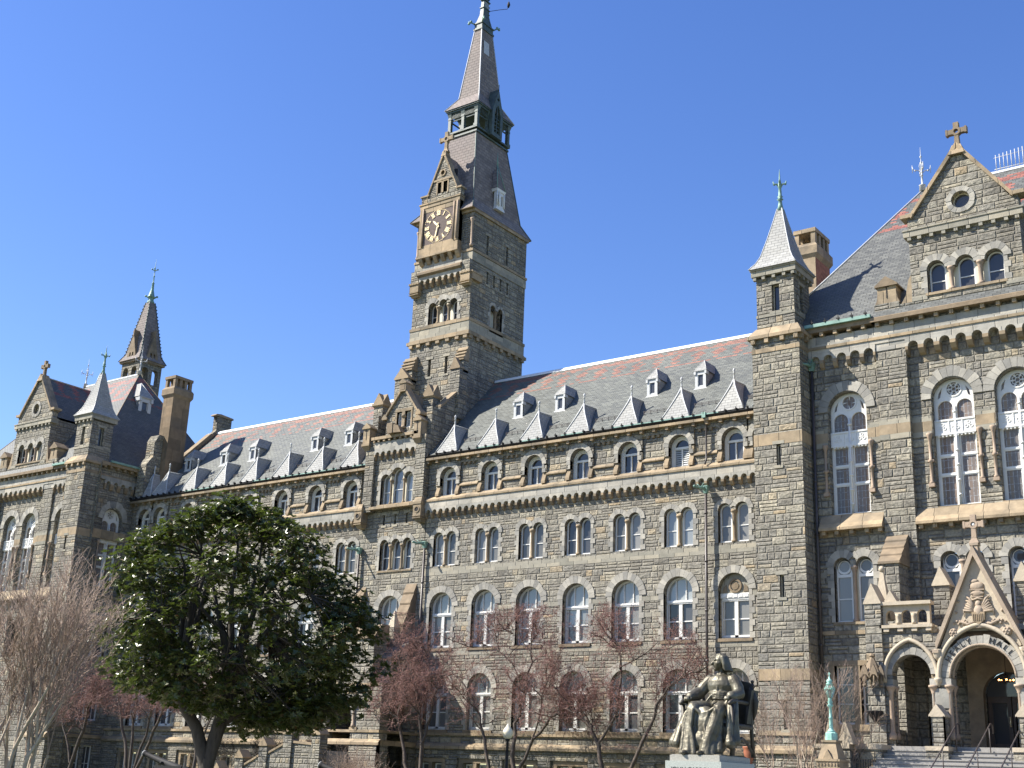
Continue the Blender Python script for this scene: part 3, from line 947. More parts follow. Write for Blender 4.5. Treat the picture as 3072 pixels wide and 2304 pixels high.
def dormer(x, y=2.08, z=21.26, M=None, s=1.0):
    M = (M or IDM) @ T(x, y, z) @ Matrix.Scale(s, 4)
    w = MB(M); sd = MB(M); pn = MB(M); rf = MB(M); ld = MB(M)
    W = .34; H = 1.02
    w.ring([(-W, 0), (W, 0), (W, H), (-W, H)], [(-.17, .12), (.17, .12), (.17, .80), (-.17, .80)], 0, .09)
    w.box(-.17, .17, .05, .09, .12, .19); w.box(-.17, -.13, .045, .085, .12, .80); w.box(.13, .17, .045, .085, .12, .80)
    w.box(-W-.05, -W+.07, -.06, .25, H-.2, H-.02); w.box(W-.07, W+.05, -.06, .25, H-.2, H-.02)
    w.box(-W-.04, W+.04, -.05, .1, H-.03, H+.03)
    pn.box(-.16, .16, .07, .08, .14, .80, c=.3)
    sd.add([(-W, .02, 0), (-W, .02, H), (-W, 1.1, H), (W, .02, 0), (W, .02, H), (W, 1.1, H), (-W, .1, .05), (W, .1, .05)], [(0, 1, 2), (3, 5, 4)])
    o = .07; E = (W+o)
    A = (0, .50, 1.80); B = (0, 1.90, 1.80)
    rf.add([(-E, -.07, H), (E, -.07, H), A, B, (-E, 1.15, H), (E, 1.15, H)], [(0, 1, 2), (1, 5, 3, 2), (0, 2, 3, 4)])
    ld.tube([(-E, -.07, H), A], .02, 4); ld.tube([(E, -.07, H), A], .02, 4)
    ld.add([(-W-.04, -.01, .02), (W+.04, -.01, .02), (W+.16, -.28, -.30), (-W-.22, -.28, -.30)], [(0, 1, 2, 3)])
    d = w.build('dormer', LEAD, HALL)
    pn.build('pane', GLASS, d); rf.build('dormer_roof', SLATE_L, d); sd.build('dormer_cheek', SLATE_L, d); ld.build('flashing', LEAD, d)
wing(1, 'wing_wall'); wing(-1, 'wing_wall')
for x in (3.58, 6.67, 13.02, 16.11, -10.6, -13.8, -20.06, -23.13, -27.07): dormer(x)

def downpipe(x, y, z0, z1, mat=None, r=.075, head=None):
    p = MB(); p.tube([(x, y, z0), (x, y, z1)], r, 8)
    for z in (z0+2, z0+4.5, z0+7, z0+9.5, z0+12):
        if z < z1-.3: p.lathe([(r*1.25, z-.05), (r*1.3, z), (r*1.25, z+.05)], x, y, 8)
    o = p.build('downpipe', mat or PIPE, HALL)
    if head:
        h = MB(M=T(x, y, z1) @ Matrix.Scale(.8, 4))
        h.tbox(-.11, .11, -.1, .1, -.15, -.2, .2, -.2, .14, .28)
        h.box(-.22, .22, -.22, .15, .28, .34)
        # gargoyle spout
        h.tube([(0, -.15, .12), (-.12, -.45, .18), (-.2, -.75, .12), (-.26, -.95, .16)], [.11, .09, .07, .09], 6)
        h.ball((-.28, -1.0, .17), (.10, .13, .09), 8)
        h.tube([(-.12, -.4, .2), (-.38, -.5, .42), (-.46, -.42, .36)], [.04, .03, .01], 4); h.tube([(-.08, -.4, .2), (.12, -.55, .42), (.2, -.5, .34)], [.04, .03, .01], 4)
        h.build('rainwater_head', COPPER, o)
    return o
downpipe(17.62, -.30, 1.6, 14.75, head=True)
p = MB(); p.tube([(17.62, -.36, 16.2), (17.62, -.20, 16.5), (17.62, -.20, 18.4), (17.62, -.42, 18.75)], .055, 6); p.build('downpipe', PIPE, HALL)
p = MB(); p.box(17.5, 17.72, -.50, -.36, 18.70, 19.0); p.build('gutter_outlet', COPPER, HALL)
downpipe(-1.38, -.16, 1.6, 13.3, head=True); downpipe(-6.72, -.16, 1.6, 13.3, head=True)
# ------------------------------------------------------------------ gabled bay in front of the clock tower
def stone_cross(mb, x, y, zb, h, w, t=.10, M=None, ringr=.2):
    """ringed stone cross standing on (x,y,zb)"""
    s = h/1.4
    zc = zb+h*.66
    a = .085*s+.02
    mb.tbox(x-a*2.2, x+a*2.2, y-t*1.8, y+t*1.8, zb, x-a*1.2, x+a*1.2, y-t, y+t, zb+h*.16, M=M)
    mb.tbox(x-a*1.1, x+a*1.1, y-t, y+t, zb+h*.16, x-a*.9, x+a*.9, y-t, y+t, zc-ringr*.75, M=M)
    mb.box(x-a*1.2, x+a*1.2, y-t, y+t, zc+ringr*.75, zb+h, M=M)
    mb.box(x-w/2, x-ringr*.75, y-t, y+t, zc-a*1.2, zc+a*1.2, M=M); mb.box(x+ringr*.75, x+w/2, y-t, y+t, zc-a*1.2, zc+a*1.2, M=M)
    mb.box(x-w/2-.03*s, x-w/2+.07*s, y-t*1.1, y+t*1.1, zc-a*1.55, zc+a*1.55, M=M); mb.box(x+w/2-.07*s, x+w/2+.03*s, y-t*1.1, y+t*1.1, zc-a*1.55, zc+a*1.55, M=M)
    O = [(x+ringr*1.05*math.cos(2*PI*i/16), zc+ringr*1.05*math.sin(2*PI*i/16)) for i in range(16)]
    I = [(x+ringr*.55*math.cos(2*PI*i/16), zc+ringr*.55*math.sin(2*PI*i/16)) for i in range(16)]
    mb.ring(O, I, y-t*1.15, y+t*1.15, M=M)

def gabled_block(mb, tr, x0, x1, y0, y1, z0, z1, za, M=None, cross=True, over=.07):
    """small stone block with a gabled coping, cross sunk in its face"""
    mb.box(x0, x1, y0, y1, z0, z1, M=M)
    xc = (x0+x1)/2; o = over
    tr.prism([(x0-o, z1-.03), (x1+o, z1-.03), (x1+o, z1+.05), (xc, za), (x0-o, z1+.05)], y0-o, y1+.02, 0, None, M)
    if cross:
        h = (za-z0)
        return [(xc-.022, xc+.022, z0+h*.18, z0+h*.80), (xc-.13, xc+.13, z0+h*.60, z0+h*.66)]
    return []

X0, X1, Yb = -6.50, -1.56, -.45
def bay():
    wl = MB(); holes = []
    arcs = [(-4.83, .74, 17.72), (-3.88, .98, 17.95), (-2.93, .74, 17.72)]
    holes.append(multiarch(arcs, 16.15))
    for x in (-4.95, -4.02, -3.08): holes.append(rect(x-.09, x+.09, 14.95, 15.6))
    # lower part belongs to the main wall plane, windows of the storeys below
    low = [rect(x-.09, x+.09, 14.88, 15.55) for x in (-4.95, -4.02, -3.08)]
    t3 = [(-4.78, .70, 13.62), (-3.85, .70, 13.62), (-2.92, .70, 13.62)]
    low.append(multiarch(t3, 12.04)); low.append(arch(-4.05, 1.70, 7.2, 9.62, 14))
    w0 = MB(); w0.wall(rect(X0, X1, -1.72, 16.0), low, .45, M=front(-.004))
    w0.build('wing_wall', STONE, HALL)
    for x in (-4.95, -4.02, -3.08): slit_window(T(x, 0, 14.88), .16, .66, .15)
    group_window(T(0, 0, 12.04), [(a, b, c-12.04) for a, b, c in t3], kind=0, cap=True)
    big_window(T(-4.05, 0, 7.2), kind=2)
    # projecting upper wall: centre field is recessed between corner piers
    wl.wall(rect(-5.78, -2.34, 15.9, 20.3), [multiarch(arcs, 16.15)], .45, M=front(Yb+.2))
    for a, b in ((X0, -5.78), (-2.34, X1)): wl.box(a, b, Yb, 3.1, 15.75, 20.3)
    # side walls run back to the tower with a sloping head
    for xx, xo in ((X0+.004, X0+.45), (X1-.45, X1-.004)):
        wl.box(xx, xo, Yb+.45, 3.2, 17.5, 22.2)
    wl.build('bay_wall', STONE, HALL)
    group_window(T(0, Yb+.2, 16.15), [(a, b, c-16.15) for a, b, c in arcs], kind=2, fmat=WHITE, th=.30)
    sm = MB(); tn = MB(); bl = MB()
    fz = MB()
    fz.box(-5.78, -2.34, Yb-.004, Yb+.22, 19.62, 20.22)
    corbel_table(fz, bl, -5.78, -2.34, 19.62, 19.42, M=front(Yb+.2), pitch=.49, proj=.204, arcw=.33, blk=.28)
    fz.build('corbel_frieze', PALE, HALL); bl.build('corbel', TANB, HALL)
    tn.box(-6.0, -2.1, Yb-.16, Yb+.3, 20.36, 20.55)
    dentils(tn, -5.85, -2.25, 20.22, 20.37, .12, .15, .46, M=front(Yb))
    tn.box(-5.85, -2.25, Yb-.07, Yb+.25, 15.86, 16.03)
    tn.build('cornice', TAN, HALL)
    # corner corbels with a sunk roundel
    for xc in (-6.66, -1.80):
        c = MB()
        c.box(xc-.30, xc+.30, -.62, .02, 15.15, 15.85)
        c.tbox(xc-.20, xc+.20, -.40, .02, 14.78, xc-.27, xc+.27, -.60, .02, 15.15)
        c.box(xc-.34, xc+.34, -.66, .02, 15.85, 15.99)
        c.tbox(xc-.33, xc+.33, -.64, .02, 15.99, xc-.25, xc+.25, -.5, .02, 16.3)
        for dz in (15.0, 15.12): c.box(xc-.32, xc+.32, -.64, .02, dz-.025, dz+.03)
        o = c.build('corner_corbel', TAN, HALL)
        r = MB(); r.prism([(xc+.15*math.cos(2*PI*i/16), 15.52+.15*math.sin(2*PI*i/16)) for i in range(16)], -.632, -.60); r.build('roundel', DARKMET, o)
        O = [(xc+.21*math.cos(2*PI*i/16), 15.52+.21*math.sin(2*PI*i/16)) for i in range(16)]; I = [(xc+.15*math.cos(2*PI*i/16), 15.52+.15*math.sin(2*PI*i/16)) for i in range(16)]
        q = MB(); q.ring(O, I, -.66, -.61); q.build('ring_moulding', TAN, o)
    # gable
    g = MB(); gx = -3.72; gl, gr = -5.04, -2.42
    gw = [rect(-4.16, -3.70, 20.98, 22.05), rect(-3.46, -3.00, 20.98, 22.05)]
    g.wall([(gl, 20.3), (gr, 20.3), (gr, 21.8), (gx+.18, 23.45), (gx-.18, 23.45), (gl, 21.8)], gw, .4, M=front(Yb+.12))
    g.build('gable_wall', STONE_S, HALL)
    for a, b in ((-4.16, -3.70), (-3.46, -3.0)):
        fr = MB(T((a+b)/2, Yb+.12, 20.98)); pn = MB(fr.M)
        sash(fr, pn, None, 0, .44, 0, 1.05, .13, .06, rails=(.5,), arched=False)
        w = fr.build('window', WHITE, HALL, loc=((a+b)/2, Yb, 20.98)); pn.build('pane', BLIND, w)
    cp = MB(); Y = Yb
    for s in (-1, 1):
        xf = gl if s < 0 else gr
        P = [(xf-s*.0+s*.10, 21.72), (xf+s*.10, 21.90), (gx+s*.17, 23.60), (gx+s*.17, 23.36)]
        cp.prism(P if s > 0 else P[::-1], Y-.02, Y+.62)
        xa, xb = sorted((xf-s*.12, xf+s*.30))
        cp.prism([(xa, 21.66), (xb, 21.66), (xb, 21.80), ((xa+xb)/2+s*.02, 22.02), (xa, 21.80)], Y-.03, Y+.6)
    cp.box(-4.30, -2.88, Yb+.07, Yb+.3, 22.05, 22.24); cp.box(-4.30, -4.16, Yb+.08, Yb+.3, 20.9, 22.05); cp.box(-3.0, -2.88, Yb+.08, Yb+.3, 20.9, 22.05)
    cp.box(-3.70, -3.46, Yb+.03, Yb+.3, 20.9, 22.05)
    for k in (21.0, 21.75): cp.lathe([(.15, k-.1), (.17, k), (.13, k+.1)], -3.58, Yb+.1, 8)
    # apex block
    cp.box(gx-.26, gx+.26, Y-.06, Y+.5, 23.36, 23.88)
    cp.prism([(gx-.32, 23.88), (gx+.32, 23.88), (gx+.32, 23.94), (gx, 24.2), (gx-.32, 23.94)], Y-.12, Y+.56)
    cp.build('gable_coping', TAN, HALL)
    dk = MB(); dk.box(gx-.17, gx+.17, Y-.075, Y-.05, 23.46, 23.80); dk.build('sunk_panel', BROWNST, HALL)
    # balcony corbel below the gable windows, beam facing right
    bc = MB()
    bc.prism([(-4.42, 20.55), (-4.05, 20.58), (-4.05, 21.25), (-4.5, 21.25), (-4.5, 20.95)], Y-.42, Y+.1)
    bc.prism([(-4.05, 20.60), (-3.35, 20.56), (-3.62, 21.02), (-4.05, 21.18)], Y-.38, Y+.1)
    bc.build('balcony_corbel', BROWNST, HALL)
    rf = MB()
    for s, xf in ((-1, gl), (1, gr)):
        P = [(gx, Y+.3, 23.52), (gx, 3.3, 23.52), (xf+s*.1, 3.3, 21.85), (xf+s*.1, Y+.3, 21.85)]
        rf.add(P, [(0, 1, 2, 3)])
    rf.build('gable_roof', SLATE, HALL)
    # corner blocks with crosses
    kb = MB(); kt = MB(); cr = MB()
    for a, b in ((-6.72, -6.16), (-2.46, -1.90)):
        for q in gabled_block(kb, kt, a, b, Yb-.16, Yb+1.6, 20.2, 21.22, 21.58):
            cr.box(q[0], q[1], Yb-.175, Yb-.15, q[2], q[3])
        kt.box(a-.05, b+.05, Yb-.22, Yb+.4, 20.05, 20.2); kt.tbox(a+.08, b-.08, Yb+.0, Yb+.3, 19.75, a-.02, b+.02, Yb-.18, Yb+.4, 20.05)
    kb.build('kneeler_block', TAN, HALL); kt.build('kneeler_coping', TANB, HALL); cr.build('sunk_cross', DARKMET, HALL)
    # pinnacles: square shafts, cross-gabled caps
    for a, b in ((-7.05, -6.28), (-2.84, -2.04)):
        ps = MB(); pc = MB(); y0, y1 = .55, 1.30; xc = (a+b)/2; yc = (y0+y1)/2
        ps.box(a, b, y0, y1, 20.0, 23.0)
        ps.build('pinnacle', STONE_S, HALL)
        pc.tbox(a-.02, b+.02, y0-.02, y1+.02, 23.0, a-.11, b+.11, y0-.11, y1+.11, 23.10)
        pc.box(a-.11, b+.11, y0-.11, y1+.11, 23.10, 23.26)
        for q in (0, 1):
            if q == 0: pc.prism([(a-.04, 23.26), (b+.04, 23.26), (xc, 23.95)], y0-.05, y1+.05)
            else: pc.extr_x([(y0-.05, 23.262), (y1+.05, 23.262), (yc, 23.94)], a-.03, b+.03)
        pc.tbox(a-.10, b+.10, y0-.15, y1+.1, 20.9, a, b, y0, y1, 21.35)
        pc.build('pinnacle_cap', TANB, HALL)
    # sloping wall heads running up to the tower
    sp = MB()
    for xa, xb in ((-1.98, -1.50), (-6.55, -6.1)):
        sp.extr_x([(.75, 22.32), (.75, 22.48), (2.85, 24.28), (3.2, 24.28), (3.2, 24.1), (2.85, 24.1)], xa, xb)
    sp.build('sloped_coping', TANB, HALL)
    sw = MB()
    for xa, xb in ((-1.96, -1.552), (-6.508, -6.14)):
        sw.extr_x([(.75, 20.3), (.75, 22.36), (2.85, 24.14), (3.15, 24.14), (3.15, 20.3)], xa, xb)
    sw.build('bay_wall', STONE, HALL)
bay()

# ------------------------------------------------------------------ clock tower
TX0, TX1, TY0, TY1 = -6.50, -1.50, 3.10, 9.25
def tower():
    fr = [(-4.72, .66, 30.45), (-3.80, .66, 30.55), (-2.88, .66, 30.45)]
    holes = [multiarch(fr, 29.22), rect(-4.68-.12, -4.68+.12, 25.5, 26.72), rect(-3.25-.12, -3.25+.12, 25.5, 26.72)]
    w = MB()
    w.wall(rect(TX0, TX1, 20, 37.1), holes, .6, M=front(TY0), rim=False)
    rh = [multiarch([(5.62, .52, 30.55), (6.45, .52, 30.55)], 28.95)]
    for y in (4.87, 5.63, 6.38, 7.16): rh.append(rect(y-.10, y+.10, 32.1, 33.0))
    rh += [rect(4.62, 4.84, 34.2, 35.65), rect(6.88, 7.10, 34.2, 35.65)]
    w.wall(rect(TY0, TY1, 20, 37.1), rh, .6, M=side(TX1), rim=False)
    w.box(TX0, TX0+.3, TY0+.3, TY1, 20, 37.1); w.box(TX0+.2, TX1-.3, TY1-.3, TY1, 20, 37.1)
    w.build('tower_wall', STONE, HALL)
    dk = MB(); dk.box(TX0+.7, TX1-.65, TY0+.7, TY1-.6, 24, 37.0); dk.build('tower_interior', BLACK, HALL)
    group_window(T(0, TY0, 29.22), [(a, b, c-29.22) for a, b, c in fr], kind=0, dp=.38, th=.34)
    group_window(side(TX1) @ T(0, 0, 28.95), [(5.62, .52, 1.60), (6.45, .52, 1.60)], kind=0, dp=.40, th=.2, fmat=BROWNST, colm=BROWNST)
    for x in (-4.68, -3.25): slit_window(T(x, TY0, 25.5), .24, 1.22, .3)
    for y in (4.87, 5.63, 6.38, 7.16): slit_window(side(TX1) @ T(y, 0, 32.1), .2, .9, .35, fm=DARKMET)
    for y in (4.73, 6.99): slit_window(side(TX1) @ T(y, 0, 34.2), .22, 1.45, .35, fm=DARKMET)
    # strings round the tower
    t = MB(); sm = MB()
    def rnd(mb, z0, z1, p, q=None):
        mb.box(TX0-p, TX1+p, TY0-p, TY1+p, z0, z1)
    rnd(t, 27.95, 28.16, .20); rnd(t, 28.16, 28.26, .10)
    rnd(sm, 28.26, 28.95, .06); rnd(t, 28.95, 29.15, .10)
    dentils(t, TX0, TX1, 27.72, 27.95, .17, .30, .85, M=front(TY0)); dentils(t, TY0, TY1, 27.72, 27.95, .17, .30, .85, M=side(TX1))
    rnd(t, 33.95, 34.12, .09)
    rnd(sm, 33.30, 33.93, .04)
    rnd(t, 36.85, 37.06, .12)
    t.build('tower_string_course', TAN, HALL); sm.build('tower_smooth_band', SMOOTH, HALL)
    # corner brackets, balcony ledge and corbel table below the clock
    b = MB(); st = MB()
    for a, c in ((TX0-.12, TX0+.66), (TX1-.66, TX1+.12)):
        b.box(a, c, TY0-.34, TY0+.02, 31.78, 32.28)
        b.tbox(a+.08, c-.08, TY0-.18, TY0, 31.42, a, c, TY0-.34, TY0, 31.78)
        b.box(a-.05, c+.05, TY0-.40, TY0, 32.28, 32.42)
        for z in (31.55, 31.70): b.box(a-.02, c+.02, TY0-.37, TY0, z, z+.05)
        st.box(a+.06, c-.06, TY0-.32, TY0+.02, 32.42, 33.28)
        for k in range(3): b.box(a+.06+k*.25, a+.18+k*.25, TY0-.41, TY0-.3, 32.30, 32.42)
    b.box(TX1-.1, TX1+.26, TY0-.2, TY0+.9, 31.85, 32.3); b.box(TX1-.1, TX1+.30, TY0-.25, TY0+.95, 32.3, 32.42)
    b.build('corner_bracket', TAN, HALL); st.build('pier_stub', STONE, HALL)
    fz = MB(); bl = MB()
    fz.box(-5.85, -2.15, TY0-.30, TY0+.02, 32.52, 32.74)
    corbel_table(fz, bl, -5.85, -2.15, 32.52, 32.34, M=front(TY0), pitch=.53, proj=.30, arcw=.36, blk=.36)
    fz.build('corbel_frieze', PALE, HALL); bl.build('corbel', TANB, HALL)
    ld = MB(); ld.extr_x([(TY0+.02, 33.24), (TY0-.30, 33.20), (TY0-.50, 33.02), (TY0-.50, 32.86), (TY0-.30, 32.74), (TY0+.02, 32.74)], -5.95, -2.10)
    ld.build('balcony_ledge', BROWNST, HALL)
    pw = MB(); pw.box(-5.7, -2.3, TY0-.12, TY0+.02, 33.26, 33.92); pw.build('pale_course', PALE, HALL)
    # clock stage: projecting tabernacle
    Yc = 2.62
    body = MB(); body.box(-5.98, -2.52, Yc+.12, TY0+.05, 34.25, 37.9)
    body.build('clock_stage', STONE, HALL)
    sh = MB()
    sh.box(-6.06, -2.44, Yc-.02, TY0+.02, 34.10, 34.32); sh.box(-6.0, -2.5, Yc+.03, TY0+.02, 34.32, 34.85)
    for k in range(6): sh.extr_x([(Yc+.02, 34.10), (TY0, 34.10), (TY0, 33.62), (Yc+.28, 33.66), (Yc+.1, 33.9)], -5.92+k*.64, -5.60+k*.64)
    sh.box(-6.02, -2.48, Yc+.0, TY0+.02, 37.86, 38.12); sh.box(-6.08, -2.42, Yc-.05, TY0+.02, 38.12, 38.22)
    sh.box(-5.98, -5.72, Yc+.0, TY0, 34.85, 37.86); sh.box(-2.86, -2.52, Yc+.0, TY0, 34.85, 37.86); sh.box(-5.72, -2.86, Yc+.04, TY0, 37.5, 37.86); sh.box(-5.72, -2.86, Yc+.04, TY0, 34.85, 35.02)
    sh.build('clock_surround', TAN, HALL)
    rd = MB()
    for x in (-5.66, -2.92, -2.62): rd.tube([(x, Yc-.02, 34.95), (x, Yc-.02, 37.8)], .055, 8)
    rd.build('colonette', PINKST, HALL)
    cx, cz = -4.32, 36.28
    cf = MB(); cf.box(cx-1.32, cx+1.28, Yc+.06, Yc+.12, 35.02, 37.5)
    ck = cf.build('clock', CLOCKF, HALL, loc=(cx, Yc+.06, cz))
    nm = MB(); R = 1.16; yf = Yc+.045
    rom = ['XII', 'I', 'II', 'III', 'IIII', 'V', 'VI', 'VII', 'VIII', 'IX', 'X', 'XI']
    for h in range(12):
        a = PI/2-h*PI/6
        rad = Vector((math.cos(a), math.sin(a))); tg = Vector((math.sin(a), -math.cos(a)))
        s = rom[h]; ws = {'I': .085, 'V': .16, 'X': .16}
        tot = sum(ws[c] for c in s)*1.0; p = -tot/2
        r0, r1 = R*.70, R*.98
        def bar(t0, ra, t1, rb, wd):
            A = rad*ra+tg*t0; B = rad*rb+tg*t1; d = (B-A).normalized(); n = Vector((-d.y, d.x))*wd/2
            nm.prism([(cx+q.x, cz+q.y) for q in (A-n, B-n, B+n, A+n)], yf-.02, yf+.02, 0)
        for c in s:
            wd = ws[c]; m = p+wd/2
            if c == 'I': bar(m, r0, m, r1, .05)
            if c == 'V': bar(p+.02, r1, m, r0, .055); bar(p+wd-.02, r1, m, r0, .03)
            if c == 'X': bar(p+.01, r1, p+wd-.01, r0, .055); bar(p+wd-.01, r1, p+.01, r0, .03)
            p += wd
        bar(-tot/2, r0, tot/2, r0, .028); bar(-tot/2, r1, tot/2, r1, .028)
    for i in range(60):
        a = 2*PI*i/60; nm.box(cx+1.21*math.cos(a)-.022, cx+1.21*math.cos(a)+.022, yf-.02, yf+.02, cz+1.21*math.sin(a)-.022, cz+1.21*math.sin(a)+.022)
    nm.build('numeral_ring', GOLD, ck)
    for ln, ang, wd, tl in ((.98, PI/2-2*PI*32/60, .05, .22), (.62, PI/2-2*PI*(10.53/12), .075, .16)):
        h = MB(); d = Vector((math.cos(ang), math.sin(ang))); n = Vector((-d.y, d.x))
        P = [d*(-tl)-n*wd*.6, d*(ln*.7)-n*wd*.9, d*ln, d*(ln*.7)+n*wd*.9, d*(-tl)+n*wd*.6]
        h.prism([(cx+q.x, cz+q.y) for q in P], yf-.06, yf-.03); h.build('clock_hand', GOLD, ck)
    # gable above the clock
    g = MB(); gx = -4.12; Yg = Yc
    g.wall([(-5.9, 38.2), (-2.42, 38.2), (-2.42, 38.72), (-2.80, 38.72), (gx+.12, 41.75), (gx-.12, 41.75), (-5.28, 38.72), (-5.9, 38.72)],
           [rect(-4.50, -4.16, 38.72, 39.55), rect(-3.98, -3.64, 38.72, 39.55), [(-4.1+.17*math.cos(2*PI*i/14), 40.25+.17*math.sin(2*PI*i/14)) for i in range(14)]], .4, M=front(Yg))
    g.box(-5.9, -5.3, Yg+.05, Yg+.5, 38.1, 38.72)
    g.build('gable_wall', STONE_S, HALL)
    c = MB()
    for s, xf in ((-1, -5.28), (1, -2.80)):
        P = [(xf+s*.09, 38.62), (xf+s*.09, 38.85), (gx+s*.0, 42.0), (gx, 41.62)]
        c.prism(P if s > 0 else P[::-1], Yg-.08, Yg+.5)
    c.box(-6.0, -5.22, Yg-.07, Yg+.55, 38.72, 38.84); c.box(-2.84, -2.34, Yg-.07, Yg+.55, 38.72, 38.84)
    c.box(-4.95, -3.2, Yg-.06, Yg+.1, 39.66, 39.8); c.box(-4.16, -3.98, Yg-.05, Yg+.2, 38.72, 39.6)
    c.box(-4.62, -4.50, Yg-.03, Yg+.2, 38.62, 39.62); c.box(-3.64, -3.52, Yg-.03, Yg+.2, 38.62, 39.62); c.box(-4.62, -3.52, Yg-.04, Yg+.2, 39.55, 39.66)
    O = [(-4.1+.27*math.cos(2*PI*i/14), 40.25+.27*math.sin(2*PI*i/14)) for i in range(14)]; I = [(-4.1+.17*math.cos(2*PI*i/14), 40.25+.17*math.sin(2*PI*i/14)) for i in range(14)]
    c.ring(O, I, Yg-.06, Yg+.1)
    c.tbox(gx-.22, gx+.22, Yg-.1, Yg+.5, 41.55, gx-.12, gx+.12, Yg+.0, Yg+.4, 42.0)
    c.build('gable_coping', TAN, HALL)
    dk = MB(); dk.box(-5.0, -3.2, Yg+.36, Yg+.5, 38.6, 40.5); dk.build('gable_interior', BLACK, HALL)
    cr = MB(); stone_cross(cr, gx, Yg+.2, 41.9, 1.62, 1.12, .09, ringr=.24); cr.build('stone_cross', TAN, HALL)
    gr = MB()
    for s, xf in ((-1, -5.36), (1, -2.72)):
        gr.add([(gx, Yg+.45, 41.75), (gx, 5.5, 41.75), (xf, 5.5, 38.65), (xf, Yg+.45, 38.65)], [(0, 1, 2, 3)])
    gr.build('gable_roof', SLATE_T, HALL)
    # corner colonettes on the clock stage
    co = MB()
    for x in (TX0+.12, TX1-.12):
        co.lathe([(.13, 34.3), (.13, 34.45), (.085, 34.5), (.085, 36.1), (.16, 36.3), (.16, 36.38)], x, TY0-.02, 10)
    co.build('corner_colonette', PINKST, HALL)
    # front buttresses with stepped caps
    for a, b_, in ((-6.9, -5.75), (-2.12, -1.36)):
        bt = MB(); cp = MB()
        y1 = TY0
        bt.box(a, b_, 2.25, y1+.02, 22.0, 25.35)
        m = (a+b_)/2; s0 = .0
        bt.box(a+(.15 if a < -5 else 0), b_, 2.60, y1+.02, 25.2, 26.15)
        bt.build('buttress', STONE, HALL)
        aa = a+(.15 if a < -5 else 0)
        cp.extr_x([(2.55, 26.08), (y1, 26.08), (y1, 27.05), (y1-.12, 27.05)], aa-.02, b_+.04)
        cp.box(aa-.05, b_+.06, 2.50, y1, 26.02, 26.12)
        for k in range(3): cp.extr_x([(2.52+k*.12, 26.2+k*.27), (2.56+k*.12, 26.2+k*.27), (2.6+k*.13, 26.30+k*.27), (2.52+k*.12, 26.26+k*.27)], aa-.05, b_+.06)
        mid = (a+b_)/2; w2 = (b_-a)/2
        cp.prism([(a-.04, 25.35), (b_+.04, 25.35), (b_+.04, 25.45), (mid, 26.15), (a-.04, 25.45)], 2.18, 2.75)
        cp.build('buttress_cap', TANB, HALL)
    # spire skirt, lower spire, belfry, upper spire
    def frus(mb, A, za, B, zb, m=0):
        mb.tbox(A[0], A[1], A[2], A[3], za, B[0], B[1], B[2], B[3], zb, m)
    R0 = (-6.95, -1.36, 2.72, 9.60); R1 = (-6.12, -1.92, 3.42, 8.95); R2 = (-5.23, -2.80, 4.42, 8.10)
    s = MB(); frus(s, R0, 37.07, R1, 38.15); frus(s, R1, 38.15, R2, 43.98)
    s.build('spire_roof', SLATE_T, HALL)
    bt = MB(); bt.box(-6.95, -1.36, 2.72, 9.60, 37.055, 37.10); bt.build('spire_eave', BROWNST, HALL)
    hp = MB()
    for i in (0, 1):
        for j in (2, 3): hp.tube([(R0[i], R0[j], 37.09), (R1[i], R1[j], 38.17), (R2[i], R2[j], 44.0)], .05, 5)
    hp.build('lead_hip', COPPER_D, HALL)
    B = MB(); bx0, bx1, by0, by1 = R2
    zb0, zb1 = 44.0, 46.0
    B.box(bx0-.10, bx1+.10, by0-.10, by1+.10, 43.98, 44.12); B.box(bx0-.16, bx1+.16, by0-.16, by1+.16, 44.28, 44.40)
    def posts(n, ax, fixed, lo, hi):
        for i in range(n):
            p = lo+(hi-lo)*i/(n-1)
            x, y = (p, fixed) if ax == 'x' else (fixed, p)
            B.box(x-.12, x+.12, y-.12, y+.12, 44.41, 46.0); B.box(x-.17, x+.17, y-.17, y+.17, 44.38, 44.60); B.box(x-.14, x+.14, y-.14, y+.14, 45.5, 45.62)
            B.tbox(x-.1, x+.1, y-.1, y+.1, 45.62, x-.22, x+.22, y-.22, y+.22, 46.1)
    posts(3, 'x', by0, bx0, bx1); posts(2, 'y', bx1, by0+1.22, by1-1.22); posts(3, 'x', by1, bx0, bx1); posts(2, 'y', bx0, by0+1.22, by1-1.22)
    for z in (45.35, 44.42): B.box(bx0, bx1, by0-.04, by0+.04, z, z+.09); B.box(bx1-.04, bx1+.04, by0, by1, z, z+.09); B.box(bx0-.04, bx0+.04, by0, by1, z, z+.09)
    n = 22
    for i in range(n):
        x = bx0+.1+(bx1-bx0-.2)*i/(n-1); B.box(x-.018, x+.018, by0-.12, by0-.08, 45.50, 45.95)
        y = by0+.1+(by1-by0-.2)*i/(n-1); B.box(bx1+.08, bx1+.12, y-.018, y+.018, 45.50, 45.95)
    B.box(bx0-.2, bx1+.2, by0-.2, by1+.2, 45.98, 46.12); B.box(bx0-.29, bx1+.29, by0-.29, by1+.29, 46.12, 46.22)
    B.build('belfry', COPPER_D, HALL)
    bl = MB(); bl.ball((-4.5, 5.6, 44.95), (.42, .42, .5), 10); bl.ball((-3.5, 7.0, 44.95), (.42, .42, .5), 10); bl.build('bell', COPPER_D, HALL)
    fl = MB(); fl.box(bx0, bx1, by0, by1, 44.0, 44.15); fl.build('belfry_floor', COPPER_D, HALL)
    E0 = (bx0-.34, bx1+.34, by0-.34, by1+.34); E1 = (-4.98, -3.12, 4.92, 7.6); E2 = (-4.42, -3.76, 5.62, 6.95)
    s = MB(); frus(s, E0, 46.22, E1, 47.45); frus(s, E1, 47.45, E2, 53.45)
    s.build('upper_spire', SLATE_T, HALL)
    hp = MB()
